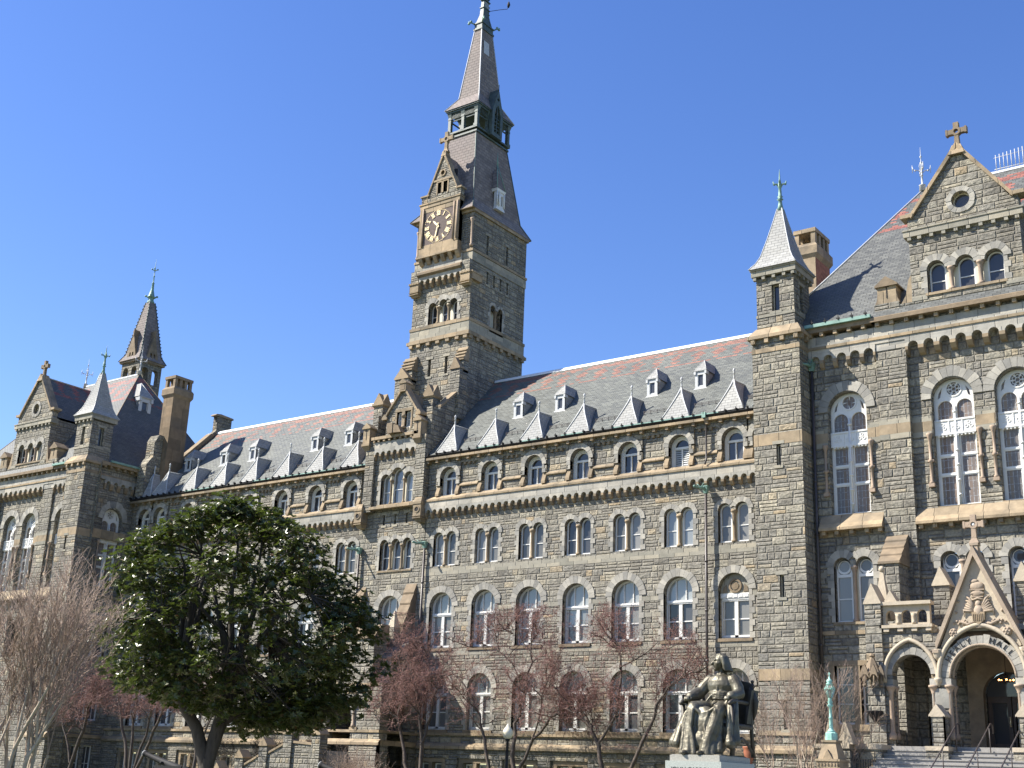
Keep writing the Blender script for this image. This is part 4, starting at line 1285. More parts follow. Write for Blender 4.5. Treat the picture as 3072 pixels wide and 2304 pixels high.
    for i in (0, 1):
        for j in (2, 3): hp.tube([(E0[i], E0[j], 46.24), (E1[i], E1[j], 47.47), (E2[i], E2[j], 53.47)], .045, 5)
    hp.build('lead_hip', LEAD, HALL)
    hb = MB(); hb.add([(-3.60+.0, 5.7, 51.3), (-3.60, 6.35, 51.3), (-3.66, 6.35, 52.4), (-3.66, 5.7, 52.4)], [(0, 1, 2, 3)], M=T(.09, 0, 0)); hb.build('roof_hatch', LEAD, HALL)
    tp = MB()
    tp.box(E2[0]-.08, E2[1]+.08, E2[2]-.08, E2[3]+.08, 53.42, 53.58); tp.box(E2[0]-.02, E2[1]+.02, E2[2]-.02, E2[3]+.02, 53.58, 53.95); tp.box(E2[0]-.08, E2[1]+.08, E2[2]-.08, E2[3]+.08, 53.95, 54.05)
    tp.tbox(E2[0]+.02, E2[1]-.02, E2[2]+.02, E2[3]-.02, 54.05, -4.26, -3.92, 5.9, 6.66, 54.9)
    tp.tbox(-4.26, -3.92, 5.9, 6.66, 54.9, -4.18, -4.0, 6.02, 6.54, 56.9)
    tp.tbox(-4.18, -4.0, 6.02, 6.54, 56.9, -4.12, -4.06, 6.24, 6.32, 59.5)
    for z in (55.5, 56.2): tp.box(-4.28, -3.9, 5.88, 6.7, z, z+.07)
    for zz in range(10):
        z = 54.2+zz*.32; tp.ball((-3.92, 6.66-.05*zz*.3, z), (.06, .06, .05), 6)
    tp.build('spire_cap', COPPER_D, HALL)
    op = MB()
    for k in range(4): op.add([(-3.955-.0, 6.02+k*.15, 55.62), (-3.955, 6.10+k*.15, 55.62), (-3.975, 6.10+k*.15, 56.1), (-3.975, 6.02+k*.15, 56.1)], [(0, 1, 2, 3)], M=T(.035, 0, 0))
    op.build('louvre_slot', LEAD, HALL)
    cf = MB()
    for x in (E2[0]-.05, E2[1]+.05):
        for y in (E2[2]-.05, E2[3]+.05):
            sx = -1 if x < -4 else 1; sy = -1 if y < 6 else 1
            cf.tube([(x, y, 53.98), (x+sx*.16, y+sy*.12, 54.12), (x+sx*.30, y+sy*.22, 54.08), (x+sx*.36, y+sy*.26, 54.2)], [.05, .06, .09, .03], 6)
            cf.ball((x+sx*.2, y+sy*.15, 54.2), .11, 6); cf.ball((x+sx*.34, y+sy*.22, 54.02), .10, 6)
    cf.build('crocket', COPPER, HALL)
    rd = MB(); rd.tube([(-3.95, 6.66, 55.55), (-3.35, 7.15, 55.75), (-2.9, 7.5, 55.85), (-2.85, 7.55, 56.05)], .022, 4)
    rd.tube([(-2.85, 7.55, 56.0), (-2.83, 7.57, 56.25), (-2.83, 7.57, 56.5)], [.07, .12, .05], 8)
    rd.build('lightning_arm', DARKMET, HALL)
    # gabled lucarne on the right face of the belfry stage
    L = MB(side(-2.36)); yc = 6.26
    L.wall([(yc-.62, 44.2), (yc+.62, 44.2), (yc+.62, 46.2), (yc, 48.1), (yc-.62, 46.2)], [[(yc-.36, 44.5), (yc+.36, 44.5), (yc+.36, 46.0), (yc+.2, 46.5), (yc, 46.8), (yc-.2, 46.5), (yc-.36, 46.0)], [(yc+.13*math.cos(2*PI*i/10), 47.25+.13*math.sin(2*PI*i/10)) for i in range(10)]], .3)
    for z in (44.8, 45.1, 45.4, 45.7): L.box(yc-.36, yc+.36, .08, .2, z, z+.05)
    L.box(yc-.03, yc+.03, .05, .15, 44.5, 46.7)
    L.tube([(yc, .0, 48.0), (yc, .0, 48.5)], .03, 4)
    for s_ in (-1, 1): L.add([(yc, .0, 48.14), (yc, 1.7, 48.14), (yc+s_*.68, 1.2, 46.1), (yc+s_*.68, .0, 46.1)], [(0, 1, 2, 3)])
    L.build('belfry_gable', COPPER_D, HALL)
    # white lucarne on the lower spire's right face
    Q = MB(side(-1.72)); yc = 6.2
    P = [(yc-.42, 38.35), (yc+.42, 38.35), (yc+.42, 39.75), (yc-.42, 39.75)]
    Q.wall(P, [arch(yc-.19, .2, 38.6, 39.3, 6), arch(yc+.19, .2, 38.6, 39.3, 6)], .25)
    Q.tbox(yc-.50, yc+.50, -.06, .35, 38.2, yc-.44, yc+.44, -.03, .35, 38.42); Q.tbox(yc-.46, yc+.46, -.04, .5, 39.6, yc-.52, yc+.52, -.08, .5, 39.8)
    Q.tube([(yc-.19, -.03, 38.5), (yc-.19, -.03, 39.6)], .05, 6); Q.tube([(yc+.42, -.03, 38.5), (yc+.42, -.03, 39.6)], .05, 6); Q.tube([(yc-.42, -.03, 38.5), (yc-.42, -.03, 39.6)], .05, 6)
    lu = Q.build('spire_lucarne', WHITE, HALL)
    q = MB(side(-1.72)); q.add([(yc-.50, -.06, 39.78), (yc+.50, -.06, 39.78), (yc, .42, 41.9), (yc-.45, .95, 39.9), (yc+.45, .95, 39.9)], [(0, 1, 2), (1, 4, 2), (0, 2, 3)]); q.build('lucarne_roof', SLATE_T, lu)
    q = MB(side(-1.72)); q.tube([(yc, .40, 41.7), (yc, .42, 42.9)], [.07, .015], 6); q.tube([(yc-.50, -.07, 39.8), (yc, .41, 41.95)], .035, 4); q.tube([(yc+.50, -.07, 39.8), (yc, .41, 41.95)], .035, 4); q.build('finial', COPPER, lu)
tower()
# ------------------------------------------------------------------ end pavilions
def tracery_window(M, w=1.86, H=4.95, spring=4.92, kind='full'):
    """tall two-light window: rose in the head, carved panel, four stained panes each side; v=0 at sill"""
    r = w/2; dp = .34; H = spring
    fr = MB(M); pn = MB(M); sur = MB(M); cl = MB(M); cv = MB(M); sil = MB(M)
    fr.ring(arch(0, w-.02, 0, spring, 18), arch(0, w-.24, .10, spring, 18), dp, dp+.16)
    zt = spring-.95                                          # springing of the two lights
    # head: white plate with holes
    R = r-.06
    O = [(-R, zt-.05), (R, zt-.05)]+[(R*math.cos(PI*i/18), spring+R*math.sin(PI*i/18)) for i in range(19)]
    lw = (w-.24)/2-.13
    holes = []
    for sx in (-1, 1):
        uc = sx*(lw/2+.085)
        holes.append([(uc-lw/2, zt), (uc+lw/2, zt)]+[(uc+lw/2*math.cos(PI*i/10), spring-.42+lw/2*math.sin(PI*i/10)) for i in range(11)])
        holes.append([(sx*(r-.20), spring+.02), (sx*(r*.66), spring+.10), (sx*(r*.56), spring+.52), (sx*(r-.25), spring+.30)][::sx])
    cz = spring+.43; rr = .37
    holes.append([(rr*math.cos(2*PI*i/18), cz+rr*math.sin(2*PI*i/18)) for i in range(18)])
    fr.wall(O, holes, .12, M=M @ T(0, dp-.02, 0))
    # rose: ring + six petals
    O2 = [(.37*math.cos(2*PI*i/18), cz+.37*math.sin(2*PI*i/18)) for i in range(18)]
    I2 = [(.31*math.cos(2*PI*i/18), cz+.31*math.sin(2*PI*i/18)) for i in range(18)]
    fr.ring(O2, I2, dp-.05, dp+.06)
    if kind == 'full':
        for k in range(6):
            a = PI/6+k*PI/3
            c = (.17*math.cos(a), cz+.17*math.sin(a))
            fr.ring([(c[0]+.095*math.cos(2*PI*i/8), c[1]+.095*math.sin(2*PI*i/8)) for i in range(8)], [(c[0]+.068*math.cos(2*PI*i/8), c[1]+.068*math.sin(2*PI*i/8)) for i in range(8)], dp-.01, dp+.06)
            a += PI/6
            fr.prism([(.14*math.cos(a), cz+.14*math.sin(a)), (.32*math.cos(a-.16), cz+.32*math.sin(a-.16)), (.32*math.cos(a+.16), cz+.32*math.sin(a+.16))], dp, dp+.05)
    else:
        for k in range(4):
            a = k*PI/2; fr.prism([(.1*math.cos(a-.3), cz+.1*math.sin(a-.3)), (.33*math.cos(a-.12), cz+.33*math.sin(a-.12)), (.33*math.cos(a+.12), cz+.33*math.sin(a+.12))], dp+.02, dp+.05)
    # carved panel
    pz0, pz1 = zt-.68, zt-.05
    cv.box(-r+.06, r-.06, dp-.10, dp+.12, pz0, pz1)
    cv.box(-r+.02, r-.02, dp-.14, dp+.1, pz1-.05, pz1+.03); cv.box(-r+.02, r-.02, dp-.14, dp+.1, pz0-.05, pz0+.03)
    for k in range(3):
        x = -r+.06+(w-.12)*(k+.5)/3
        for dx, dz in ((-.10, -.05), (.10, -.05), (0, .12)):
            cv.ring([(x+dx+.085*math.cos(2*PI*i/8), (pz0+pz1)/2+dz+.085*math.sin(2*PI*i/8)) for i in range(8)], [(x+dx+.05*math.cos(2*PI*i/8), (pz0+pz1)/2+dz+.05*math.sin(2*PI*i/8)) for i in range(8)], dp-.125, dp-.10)
    for k in range(4): cv.box(-r+.05+(w-.10)*k/3-.03, -r+.05+(w-.10)*k/3+.03, dp-.13, dp-.1, pz0, pz1)
    for k in range(10): cv.prism([(-r+.1+k*(w-.2)/10, pz0-.05), (-r+.1+(k+1)*(w-.2)/10, pz0-.05), (-r+.1+(k+.5)*(w-.2)/10, pz0-.14)][::-1], dp-.12, dp-.07)
    # centre shaft and rails
    for z0, z1, q in ((0, pz0, .10),): fr.box(-q, q, dp-.06, dp+.12, z0, z1)
    fr.tube([(0, dp-.10, .05), (0, dp-.10, spring-.35)], .055, 8)
    for z in (.5, 1.15, 1.85, 2.5, pz1+.35): fr.lathe([(.075, z-.05), (.10, z), (.075, z+.05)], 0, dp-.10, 8)
    rails = [0.0, 1.42, 2.28, pz0-.06]
    for z in rails: fr.box(-r+.06, r-.06, dp-.01, dp+.11, z-.0, z+.075)
    for sx in (-1, 1):
        x0, x1 = sorted((sx*.11, sx*(r-.10)))
        for a, b in zip(rails, rails[1:]):
            fr.ring(rect(x0, x1, a+.07, b), rect(x0+.055, x1-.055, a+.12, b-.05), dp+.02, dp+.09)
            pn.box(x0+.05, x1-.05, dp+.06, dp+.08, a+.11, b-.04, c=random.random())
        uc = sx*(lw/2+.085)
    pn.prism([(-R+.03, zt-.02), (R-.03, zt-.02)]+[((R-.03)*math.cos(PI*i/18), spring+(R-.03)*math.sin(PI*i/18)) for i in range(19)], dp+.07, dp+.09, 0, .5)
    voussoirs(sur, 0, w, spring, .46, 13)
    # stone colonettes beside the lower lights
    for sx in (-1, 1):
        x = sx*(r+.16)
        z1 = pz0+.0
        cl.lathe([(.11, 1.02), (.11, 1.10), (.066, 1.16), (.064, 2.0), (.10, 2.02), (.10, 2.12), (.064, 2.14), (.06, z1-.26), (.075, z1-.24), (.12, z1-.08), (.13, z1-.04), (.13, z1+.04)], x, -.06, 10)
        x0, x1 = sorted((sx*(r+.03), sx*(r+.28)))
        cl.box(x0, x1, -.17, .02, .88, 1.03); cl.box(x0, x1, -.10, .02, 2.02, 2.12)
    sil.box(-r, r, -.02, .4, -.10, 0)
    wv = MB(M); wv.box(-.5, .5, dp+.5, dp+.6, .2, spring)
    return finish_window(M, fr, [('stained_pane', pn, STAIN), ('carved_panel', cv, WHITE), ('colonette', cl, PINKST), ('arch_surround', sur, VOUS), ('sill', sil, TAN)])

def weathervane(name, x, y, z, h=2.0, mat=None, M=None):
    f = MB(M); k = h/2.0
    f.lathe([(.16*k, z-.05), (.13*k, z+.22*k), (.16*k, z+.24*k), (.05*k, z+.28*k), (.045*k, z+.70*k), (.08*k, z+.74*k), (.04*k, z+.78*k), (.03*k, z+1.3*k), (.07*k, z+1.36*k), (.02*k, z+1.42*k), (.02*k, z+1.62*k), (.06*k, z+1.67*k), (.015*k, z+1.73*k), (.006, z+2.15*k)], x, y, 8)
    for a in range(4):
        q = a*PI/2+.5; dx, dy = math.cos(q), math.sin(q)
        f.tube([(x, y, z+.82*k), (x+dx*.14*k, y+dy*.14*k, z+.98*k), (x+dx*.36*k, y+dy*.36*k, z+1.02*k), (x+dx*.40*k, y+dy*.40*k, z+1.16*k)], .022*k, 5)
        f.tube([(x+dx*.40*k, y+dy*.40*k, z+.86*k), (x+dx*.40*k, y+dy*.40*k, z+1.24*k)], .014*k, 4)
        f.tube([(x+dx*.05*k, y+dy*.05*k, z+1.0*k), (x+dx*.09*k, y+dy*.09*k, z+1.18*k), (x+dx*.07*k, y+dy*.07*k, z+1.3*k)], .016*k, 4)
        f.ball((x+dx*.28*k, y+dy*.28*k, z+.98*k), .05*k, 6)
    return f.build(name, mat or LEAD, HALL)

def turret(M):
    """corner turret in right-hand pavilion coordinates"""
    a, b, y0, y1 = 22.47, 24.88, -4.70, -3.3
    w = MB(M)
    sl = [rect(23.70-.11, 23.70+.11, z, z+1.02) for z in (14.48, 8.36)]+[rect(23.70-.09, 23.70+.09, 2.6, 3.88)]
    w.wall(rect(a, b, -1.72, 20.95), sl, .4, M=M @ front(y0), rim=False)
    w.box(a, b, y0+.38, y1, -1.72, 20.95)
    w.box(a, a+.1, y0+.002, y0+.4, -1.72, 20.95); w.box(b-.1, b, y0+.002, y0+.4, -1.72, 20.95)
    w.build('turret_wall', STONE_D, HALL)
    for z in (14.48, 8.36): slit_window(M @ T(23.70, y0, z), .22, 1.02, .2)
    slit_window(M @ T(23.70, y0, 2.6), .18, 1.28, .2)
    q = MB(M)
    q.box(a-.03, b+.03, y0-.03, y1, 20.12, 20.34)
    q.box(a-.20, b+.20, y0-.20, y1+.3, 20.82, 20.98)
    q.tbox(a-.18, b+.18, y0-.18, y1+.3, 20.98, a+.16, b-.10, y0+.14, y1, 21.42)
    dentils(q, a, b, 20.58, 20.82, .17, .20, .78, M=M @ front(y0)); dentils(q, y0, y1, 20.58, 20.82, .17, .20, .6, M=M @ side(b))
    q.box(a-.012, b+.012, y0-.012, y1, 15.5, 16.05); q.box(a-.014, b+.014, y0-.014, y1, 4.7, 5.2)
    q.tbox(a-.06, b+.06, y0-.06, y1, 2.35, a-.02, b+.02, y0-.02, y1, 2.55)
    q.extr_x([(y0+.03, 1.93), (y0-.14, 1.88), (y0-.27, 1.72), (y0-.27, 1.58), (y0+.03, 1.58)], a-.15, b+.2)
    q.build('turret_string_course', TAN, HALL)
    pb = MB(M); pb.box(a-.13, b+.16, y0-.15, y1, -1.72, 1.575); pb.build('plinth_wall', STONE_S, HALL)
    # upper stage
    u = MB(M); c, d, e, f = 22.68, 24.63, -4.54, -2.68
    u.wall(rect(c, d, 21.2, 24.05), [rect(23.48, 23.88, 22.22, 23.62)], .35, M=M @ front(e), rim=False)
    u.wall(rect(e, f, 21.2, 24.05), [rect(-3.82, -3.42, 22.22, 23.62)], .35, M=M @ side(d), rim=False)
    u.box(c, d-.2, f-.3, f, 21.2, 24.05)
    LS = Matrix(((0, 1, 0, c), (1, 0, 0, 0), (0, 0, 1, 0), (0, 0, 0, 1)))
    u.wall(rect(e, f-.3, 21.2, 24.05), [rect(-3.82, -3.42, 22.22, 23.62)], .35, M=M @ LS, rim=False)
    slit_window(M @ LS @ T(-3.62, 0, 22.22), .38, 1.40, .22, fm=CREAMP)
    u.build('turret_stage', STONE_D, HALL)
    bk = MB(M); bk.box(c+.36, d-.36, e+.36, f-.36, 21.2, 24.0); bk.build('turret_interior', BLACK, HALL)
    slit_window(M @ T(23.68, e, 22.22), .38, 1.40, .22, fm=CREAMP)
    slit_window(M @ side(d) @ T(-3.62, 0, 22.22), .38, 1.40, .22, fm=CREAMP)
    t = MB(M)
    t.box(c-.03, d+.03, e-.03, f+.03, 21.98, 22.12)
    t.box(c-.19, d+.19, e-.19, f+.19, 24.12, 24.42); t.box(c-.24, d+.24, e-.24, f+.24, 24.42, 24.50)
    dentils(t, c-.1, d+.1, 23.94, 24.12, .16, .16, .48, M=M @ front(e)); dentils(t, e-.1, f+.1, 23.94, 24.12, .16, .16, .48, M=M @ side(d))
    t.build('turret_cornice', SMOOTH, HALL)
    r = MB(M); cx, cy = (c+d)/2, (e+f)/2
    L = [(1.24, 24.50), (.98, 24.86), (.80, 25.25), (.53, 26.25), (.27, 27.35), (.13, 28.0)]
    for (h0, z0), (h1, z1) in zip(L, L[1:]): r.tbox(cx-h0, cx+h0, cy-h0, cy+h0, z0, cx-h1, cx+h1, cy-h1, cy+h1, z1)
    r.build('turret_roof', SLATE_L, HALL)
    h = MB(M)
    for sx in (-1, 1):
        for sy in (-1, 1): h.tube([(cx+sx*q, cy+sy*q, z+.01) for q, z in L], .028, 4)
    h.build('lead_hip', LEAD, HALL)
    fn = MB(M)
    fn.lathe([(.18, 27.9), (.11, 28.25), (.08, 28.5), (.17, 28.55), (.07, 28.62), (.15, 28.70), (.09, 28.76), (.07, 29.2), (.12, 29.25), (.10, 29.35), (.04, 29.7), (.03, 29.95), (.006, 30.25)], cx, cy, 8)
    for a_ in range(4):
        q = a_*PI/2+.4; dx, dy = math.cos(q), math.sin(q)
        fn.tube([(cx, cy, 29.2), (cx+dx*.15, cy+dy*.15, 29.42), (cx+dx*.30, cy+dy*.30, 29.42), (cx+dx*.33, cy+dy*.33, 29.58)], [.05, .05, .06, .02], 5)
        fn.ball((cx+dx*.28, cy+dy*.28, 29.40), .065, 6)
    fn.build('finial', COPPER, HALL)

def pavilion(M, right):
    Yp = -3.5
    xL, xR = 22.2, (43.4 if right else 36.2+7.2)
    C = 32.8
    wxs = [31.42, 34.18] if right else [31.42, 34.18]
    w = MB(M)
    # single window bay (left of the pier)
    holes = [arch(26.62, 1.86, 12.15, 17.03, 18)]
    holes.append(multiarch([(26.10, .80, 9.78), (27.12, .80, 9.78)], 7.30))
    holes.append(rect(25.55, 26.40, 2.9, 5.4)); holes.append(rect(26.72, 27.57, 2.9, 5.4))
    w.wall(rect(xL, 28.18, -1.72, 21.0), holes, .5, M=M @ front(Yp), rim=False)
    # pier projects a little
    w.box(28.18, 29.58, Yp-.14, Yp+.5, -1.72, 21.0)
    # recessed centre field
    h2 = [arch(x, 1.86, 12.15, 17.03, 18) for x in wxs]
    h2.append(multiarch([(30.86, .80, 9.78), (31.92, .80, 9.78)], 7.30))
    h2.append(multiarch([(33.68, .80, 9.78), (34.74, .80, 9.78)], 7.30))
    for xd, wd in ((32.95, 1.5),): h2.append(arch(xd, 2.0, 1.9, 4.2, 14))
    w.wall(rect(29.58, 36.02, -1.72, 20.2), h2, .5, M=M @ front(Yp+.16), rim=False)
    w.box(36.02, 37.42, Yp-.14, Yp+.5, -1.72, 21.0)
    w.wall(rect(37.42, xR, -1.72, 21.0), [arch(38.98, 1.86, 12.15, 17.03, 18)] if right else [], .5, M=M @ front(Yp), rim=False)
    w.box(xL, xL+.3, Yp+.01, 9.9, -1.72, 21.0) if right else None
    w.box(xR-.3, xR, Yp+.01, 9.9, -1.72, 21.0)
    w.box(29.58, 36.02, Yp-.12, Yp+.3, 20.2, 21.0)
    w.build('pavilion_wall', STONE_D, HALL)
    tracery_window(M @ T(26.62, Yp, 12.15), kind='plain')
    for x in wxs: tracery_window(M @ T(x, Yp+.16, 12.15))
    if right:
        tracery_window(M @ T(38.98, Yp, 12.15))
        for xs in ((26.10, 27.12), (30.86, 31.92), (33.68, 34.74)):
            group_window(M @ T(0, Yp if xs[0] < 29 else Yp+.16, 7.30), [(x, .80, 2.48) for x in xs], kind=0 if xs[0] > 29 else 1, th=.34, round_top=True, dp=.24, fw=.07, colm=PINKST)
        fr = MB(M @ T(0, Yp, 2.9)); pn = MB(fr.M)
        for uc in (25.975, 27.145):
            sash(fr, pn, None, uc, .84, 0, 2.5, .25, .08, rails=(.35, .68), arched=False)
        ww = fr.build('window', WHITE, HALL, loc=(M @ Vector((26.5, Yp, 2.9)))); pn.build('pane', GLASS, ww)
        tb = MB(M); tb.box(26.40, 26.72, Yp-.04, Yp+.3, 2.9, 5.4); tb.box(25.3, 27.8, Yp-.05, Yp+.3, 5.4, 5.62); tb.box(25.3, 27.8, Yp-.08, Yp+.3, 2.62, 2.9)
        tb.box(25.33, 25.55, Yp-.03, Yp+.3, 2.9, 5.4); tb.box(27.57, 27.79, Yp-.03, Yp+.3, 2.9, 5.4); tb.build('window_surround', TANB, HALL)
    sm = MB(M); tn = MB(M)
    # tan band through the wall at window height
    for a, b, d in ((24.9, 25.66, 0), (27.58, 28.18, 0), (28.18, 29.58, -.14), (29.58, 30.46, .16), (32.38, 33.22, .16), (35.14, 36.02, .16), (36.02, 37.42, -.14), (37.42, 38.0, 0)):
        tn.box(a+(.0 if d != -.14 else -.012), b+(.0 if d != -.14 else .012), Yp+d-.013, Yp+d+.05, 15.60, 16.06)
        sm.box(a+(.0 if d != -.14 else -.010), b+(.0 if d != -.14 else .010), Yp+d-.011, Yp+d+.05, 16.062, 16.30)
        sm.box(a+(.0 if d != -.14 else -.010), b+(.0 if d != -.14 else .010), Yp+d-.011, Yp+d+.05, 15.36, 15.598)
    # sloped sills with dentils
    for a, b, y in ((25.2, 28.16, Yp), (29.60, 36.0, Yp+.16), (37.45, 40.4, Yp)):
        tn.extr_x([(y+.03, 12.10), (y-.02, 12.10), (y-.42, 11.50), (y-.42, 11.38), (y+.03, 11.38)], a, b)
        dentils(tn, a+.1, b-.05, 11.20, 11.38, .30, .18, .72, M=M @ front(y))
    tn.box(24.9, 28.18, Yp-.05, Yp+.05, 6.75, 6.92); sm.box(24.9, 25.36, Yp-.012, Yp+.05, 9.3, 9.55); sm.box(27.86, 28.18, Yp-.012, Yp+.05, 9.3, 9.55)
    tn.box(24.9, 28.18, Yp-.06, Yp+.05, 1.72, 1.92)
    # upper frieze, string, corbel table, cornice
    fz = MB(M); bl = MB(M)
    fz.box(24.9, xR, Yp-.20, Yp+.05, 19.98, 20.17); fz.box(24.9, xR, Yp-.22, Yp+.05, 20.30, 20.78)
    fz.box(28.16, 29.60, Yp-.16, Yp+.05, 19.62, 19.98); fz.box(36.0, 37.44, Yp-.16, Yp+.05, 19.62, 19.98)
    for a, b, y, pj in ((24.9, 28.18, Yp, .20), (29.58, 36.02, Yp+.16, .36), (37.42, xR, Yp, .2)):
        corbel_table(fz, bl, a, b, 19.985, 19.62, M=M @ front(y), pitch=.72, proj=pj, arcw=.46, blk=.36)
    fz.build('corbel_frieze', PALE, HALL)
    if right: bl.build('corbel', TANB, HALL)
    else: rest('corbel', bl, TANB)
    tn.box(24.88, xR, Yp-.25, Yp+.05, 20.17, 20.30)
    dentils(tn, 24.98, xR, 20.78, 20.96, .40, .18, .67, M=M @ front(Yp))
    tn.build('sandstone_course', TAN, HALL); sm.build('smooth_band', SMOOTH, HALL)
    cr = MB(M)
    cr.box(24.9, 28.3, Yp-.44, Yp+.3, 20.965, 21.22); cr.box(36.9, xR, Yp-.44, Yp+.3, 20.965, 21.22)
    cr.box(28.1, 37.5, Yp-.50, Yp+.3, 20.965, 21.16)
    cr.tbox(28.1, 37.5, Yp-.50, Yp+.3, 21.16, 28.1, 37.5, Yp-.22, Yp+.3, 21.38)
    cr.build('cornice', BROWNST, HALL)
    gt = MB(M)
    for a, b in ((24.9, 28.15), (37.45, xR)): gt.box(a, b, Yp-.60, Yp-.40, 21.20, 21.36)
    gt.build('gutter', COPPER, HALL)
    hk = MB(M)
    for k in range(5):
        x = 25.3+k*.66; hk.box(x-.02, x+.02, Yp-.63, Yp-.35, 21.34, 21.42); hk.box(x-.08, x+.08, Yp-.62, Yp-.58, 21.40, 21.46); hk.box(x-.015, x+.015, Yp-.62, Yp-.58, 21.46, 21.56)
    hk.build('gutter_bracket', DARKMET, HALL)
    # gabled dormer with triple window
    gl, gr = 30.02, 35.0; gc = (gl+gr)/2; yg = Yp-.12
    g = MB(M)
    arcs = [(31.18, .82, 23.15), (32.48, .82, 23.15), (33.78, .82, 23.15)]
    g.wall(rect(gl, gr, 21.3, 24.95), [multiarch(arcs, 22.02)], .45, M=M @ front(yg), rim=False)
    g.wall([(gl-.02, 25.2), (gr+.02, 25.2), (gr+.02, 26.0), (gr-.35, 26.0), (gc+.15, 29.0), (gc-.15, 29.0), (gl+.35, 26.0), (gl-.02, 26.0)],
           [[(gc+.42*math.cos(2*PI*i/18), 26.32+.42*math.sin(2*PI*i/18)) for i in range(18)]], .45, M=M @ front(yg))
    g.box(gl, gl+.4, yg+.01, yg+4.5, 21.3, 25.3); g.box(gr-.4, gr, yg+.01, yg+4.5, 21.3, 25.3)
    g.box(28.28, 36.7, yg-.03, yg+.25, 21.36, 21.74)
    g.box(28.24, 29.42, yg-.06, yg+.8, 21.36, 21.9); g.box(35.6, 36.8, yg-.06, yg+.8, 21.36, 21.9)
    g.build('gable_wall', STONE_D, HALL)
    group_window(M @ T(0, yg, 22.02), [(a, b, c-22.02) for a, b, c in arcs], kind=0, th=.34, dp=.30, colm=PINKST, fw=.07)
    cp = MB(M)
    cp.box(gl-.2, gr+.2, yg-.16, yg+.5, 24.93, 25.22)
    cp.box(gl-.24, gr+.24, yg-.20, yg+.5, 25.22, 25.30)
    dentils(cp, gl-.02, gr+.02, 24.76, 24.93, .14, .17, .56, M=M @ front(yg))
    cp.box(gl-.0, arcs[0][0]-.45, yg-.05, yg+.3, 21.74, 21.98); cp.box(arcs[2][0]+.45, gr, yg-.05, yg+.3, 21.74, 21.98)
    cb = MB(M)
    for s in (-1, 1):
        xf = gl+.30 if s < 0 else gr-.30
        P = [(xf+s*.12, 25.86), (xf+s*.12, 26.10), (gc+s*.02, 29.22), (gc+s*.02, 28.92)]
        cb.prism(P if s > 0 else P[::-1], yg-.14, yg+.62)
        a, b = sorted((xf+s*.0, xf+s*.62)); cb.box(a, b, yg-.13, yg+.6, 25.94, 26.12)
    cb.tbox(gc-.38, gc+.38, yg-.2, yg+.5, 28.6, gc-.2, gc+.2, yg-.05, yg+.35, 29.12)
    cb.build('gable_coping', TAN, HALL)
    cp.build('gable_cornice', SMOOTH, HALL)
    O = [(gc+.62*math.cos(2*PI*i/20), 26.32+.62*math.sin(2*PI*i/20)) for i in range(20)]; I = [(gc+.42*math.cos(2*PI*i/20), 26.32+.42*math.sin(2*PI*i/20)) for i in range(20)]
    rw = MB(M)
    voussoirs(rw, gc, .84, 26.32, .24, 16, M=M @ front(yg), a0=0, a1=2*PI)
    rw.build('round_surround', VOUS, HALL)
    ro = MB(M @ T(gc, yg, 26.32)); ro.ring([(.42*math.cos(2*PI*i/18), .42*math.sin(2*PI*i/18)) for i in range(18)], [(.36*math.cos(2*PI*i/18), .36*math.sin(2*PI*i/18)) for i in range(18)], .28, .36)
    rp = MB(ro.M); rp.prism([(.37*math.cos(2*PI*i/18), .37*math.sin(2*PI*i/18)) for i in range(18)], .31, .33, 0, .8)
    ww = ro.build('window', CREAMP, HALL, loc=M @ Vector((gc, yg, 26.32))); rp.build('pane', GLASS, ww)
    cs = MB(M); stone_cross(cs, gc, yg+.2, 29.0, 1.36, .92, .11, ringr=.2); cs.build('stone_cross', BROWNST, HALL)
    rf = MB(M)
    for s, xf in ((-1, gl+.2), (1, gr-.2)): rf.add([(gc, yg+.4, 29.0), (gc, 3.0, 29.0), (xf+s*.3, 3.0, 25.45), (xf+s*.3, yg+.4, 25.45)], [(0, 1, 2, 3)])
    rf.build('gable_roof', SLATE_P, HALL)
    rc = MB(M); rc.tube([(gc, yg+.5, 29.04), (gc, 1.9, 29.04)], .05, 5); rc.build('ridge_cap', LEAD, HALL)
    sc = MB(M)                                                # side scrolls against the gable
    for s in (-1, 1):
        x = gl if s < 0 else gr
        sc.prism([(x, 21.7), (x+s*.55, 21.7), (x+s*.30, 22.1), (x+s*.12, 22.9), (x, 23.1)][::(1 if s > 0 else -1)], yg, yg+.4)
    sc.build('gable_shoulder', TAN, HALL)
    # little cross block on the parapet
    kb = MB(M); kt = MB(M); kc = MB(M)
    for a, b in ((28.42, 29.30), (35.7, 36.58)):
        for q in gabled_block(kb, kt, a, b, yg-.06, yg+1.1, 21.9, 22.75, 23.22, over=.10):
            kc.box(q[0], q[1], yg-.08, yg-.05, q[2], q[3])
        for s in (-1, 1):
            x = a if s < 0 else b
            kt.prism([(x, 21.85), (x+s*.16, 21.85), (x+s*.05, 22.1), (x, 22.5)][::(1 if s > 0 else -1)], yg-.05, yg+.9)
    kb.build('parapet_block', TAN, HALL); kt.build('parapet_coping', BROWNST, HALL); kc.build('sunk_cross', DARKMET, HALL)
    # hipped roof
    r = MB(M)
    ex0, ex1, ey0, ey1, ez = 22.75, 2*C-22.75, -3.95, 9.9, 21.2
    rx0, rx1, ry, rz = 28.8, 2*C-28.8, 3.0, 30.55
    r.add([(ex0, ey0, ez), (ex1, ey0, ez), (ex1, ey1, ez), (ex0, ey1, ez), (rx0, ry, rz), (rx1, ry, rz)], [(0, 1, 5, 4), (1, 2, 5), (2, 3, 4, 5), (3, 0, 4)])
    r.build('hipped_roof', SLATE_P, HALL)
    h = MB(M)
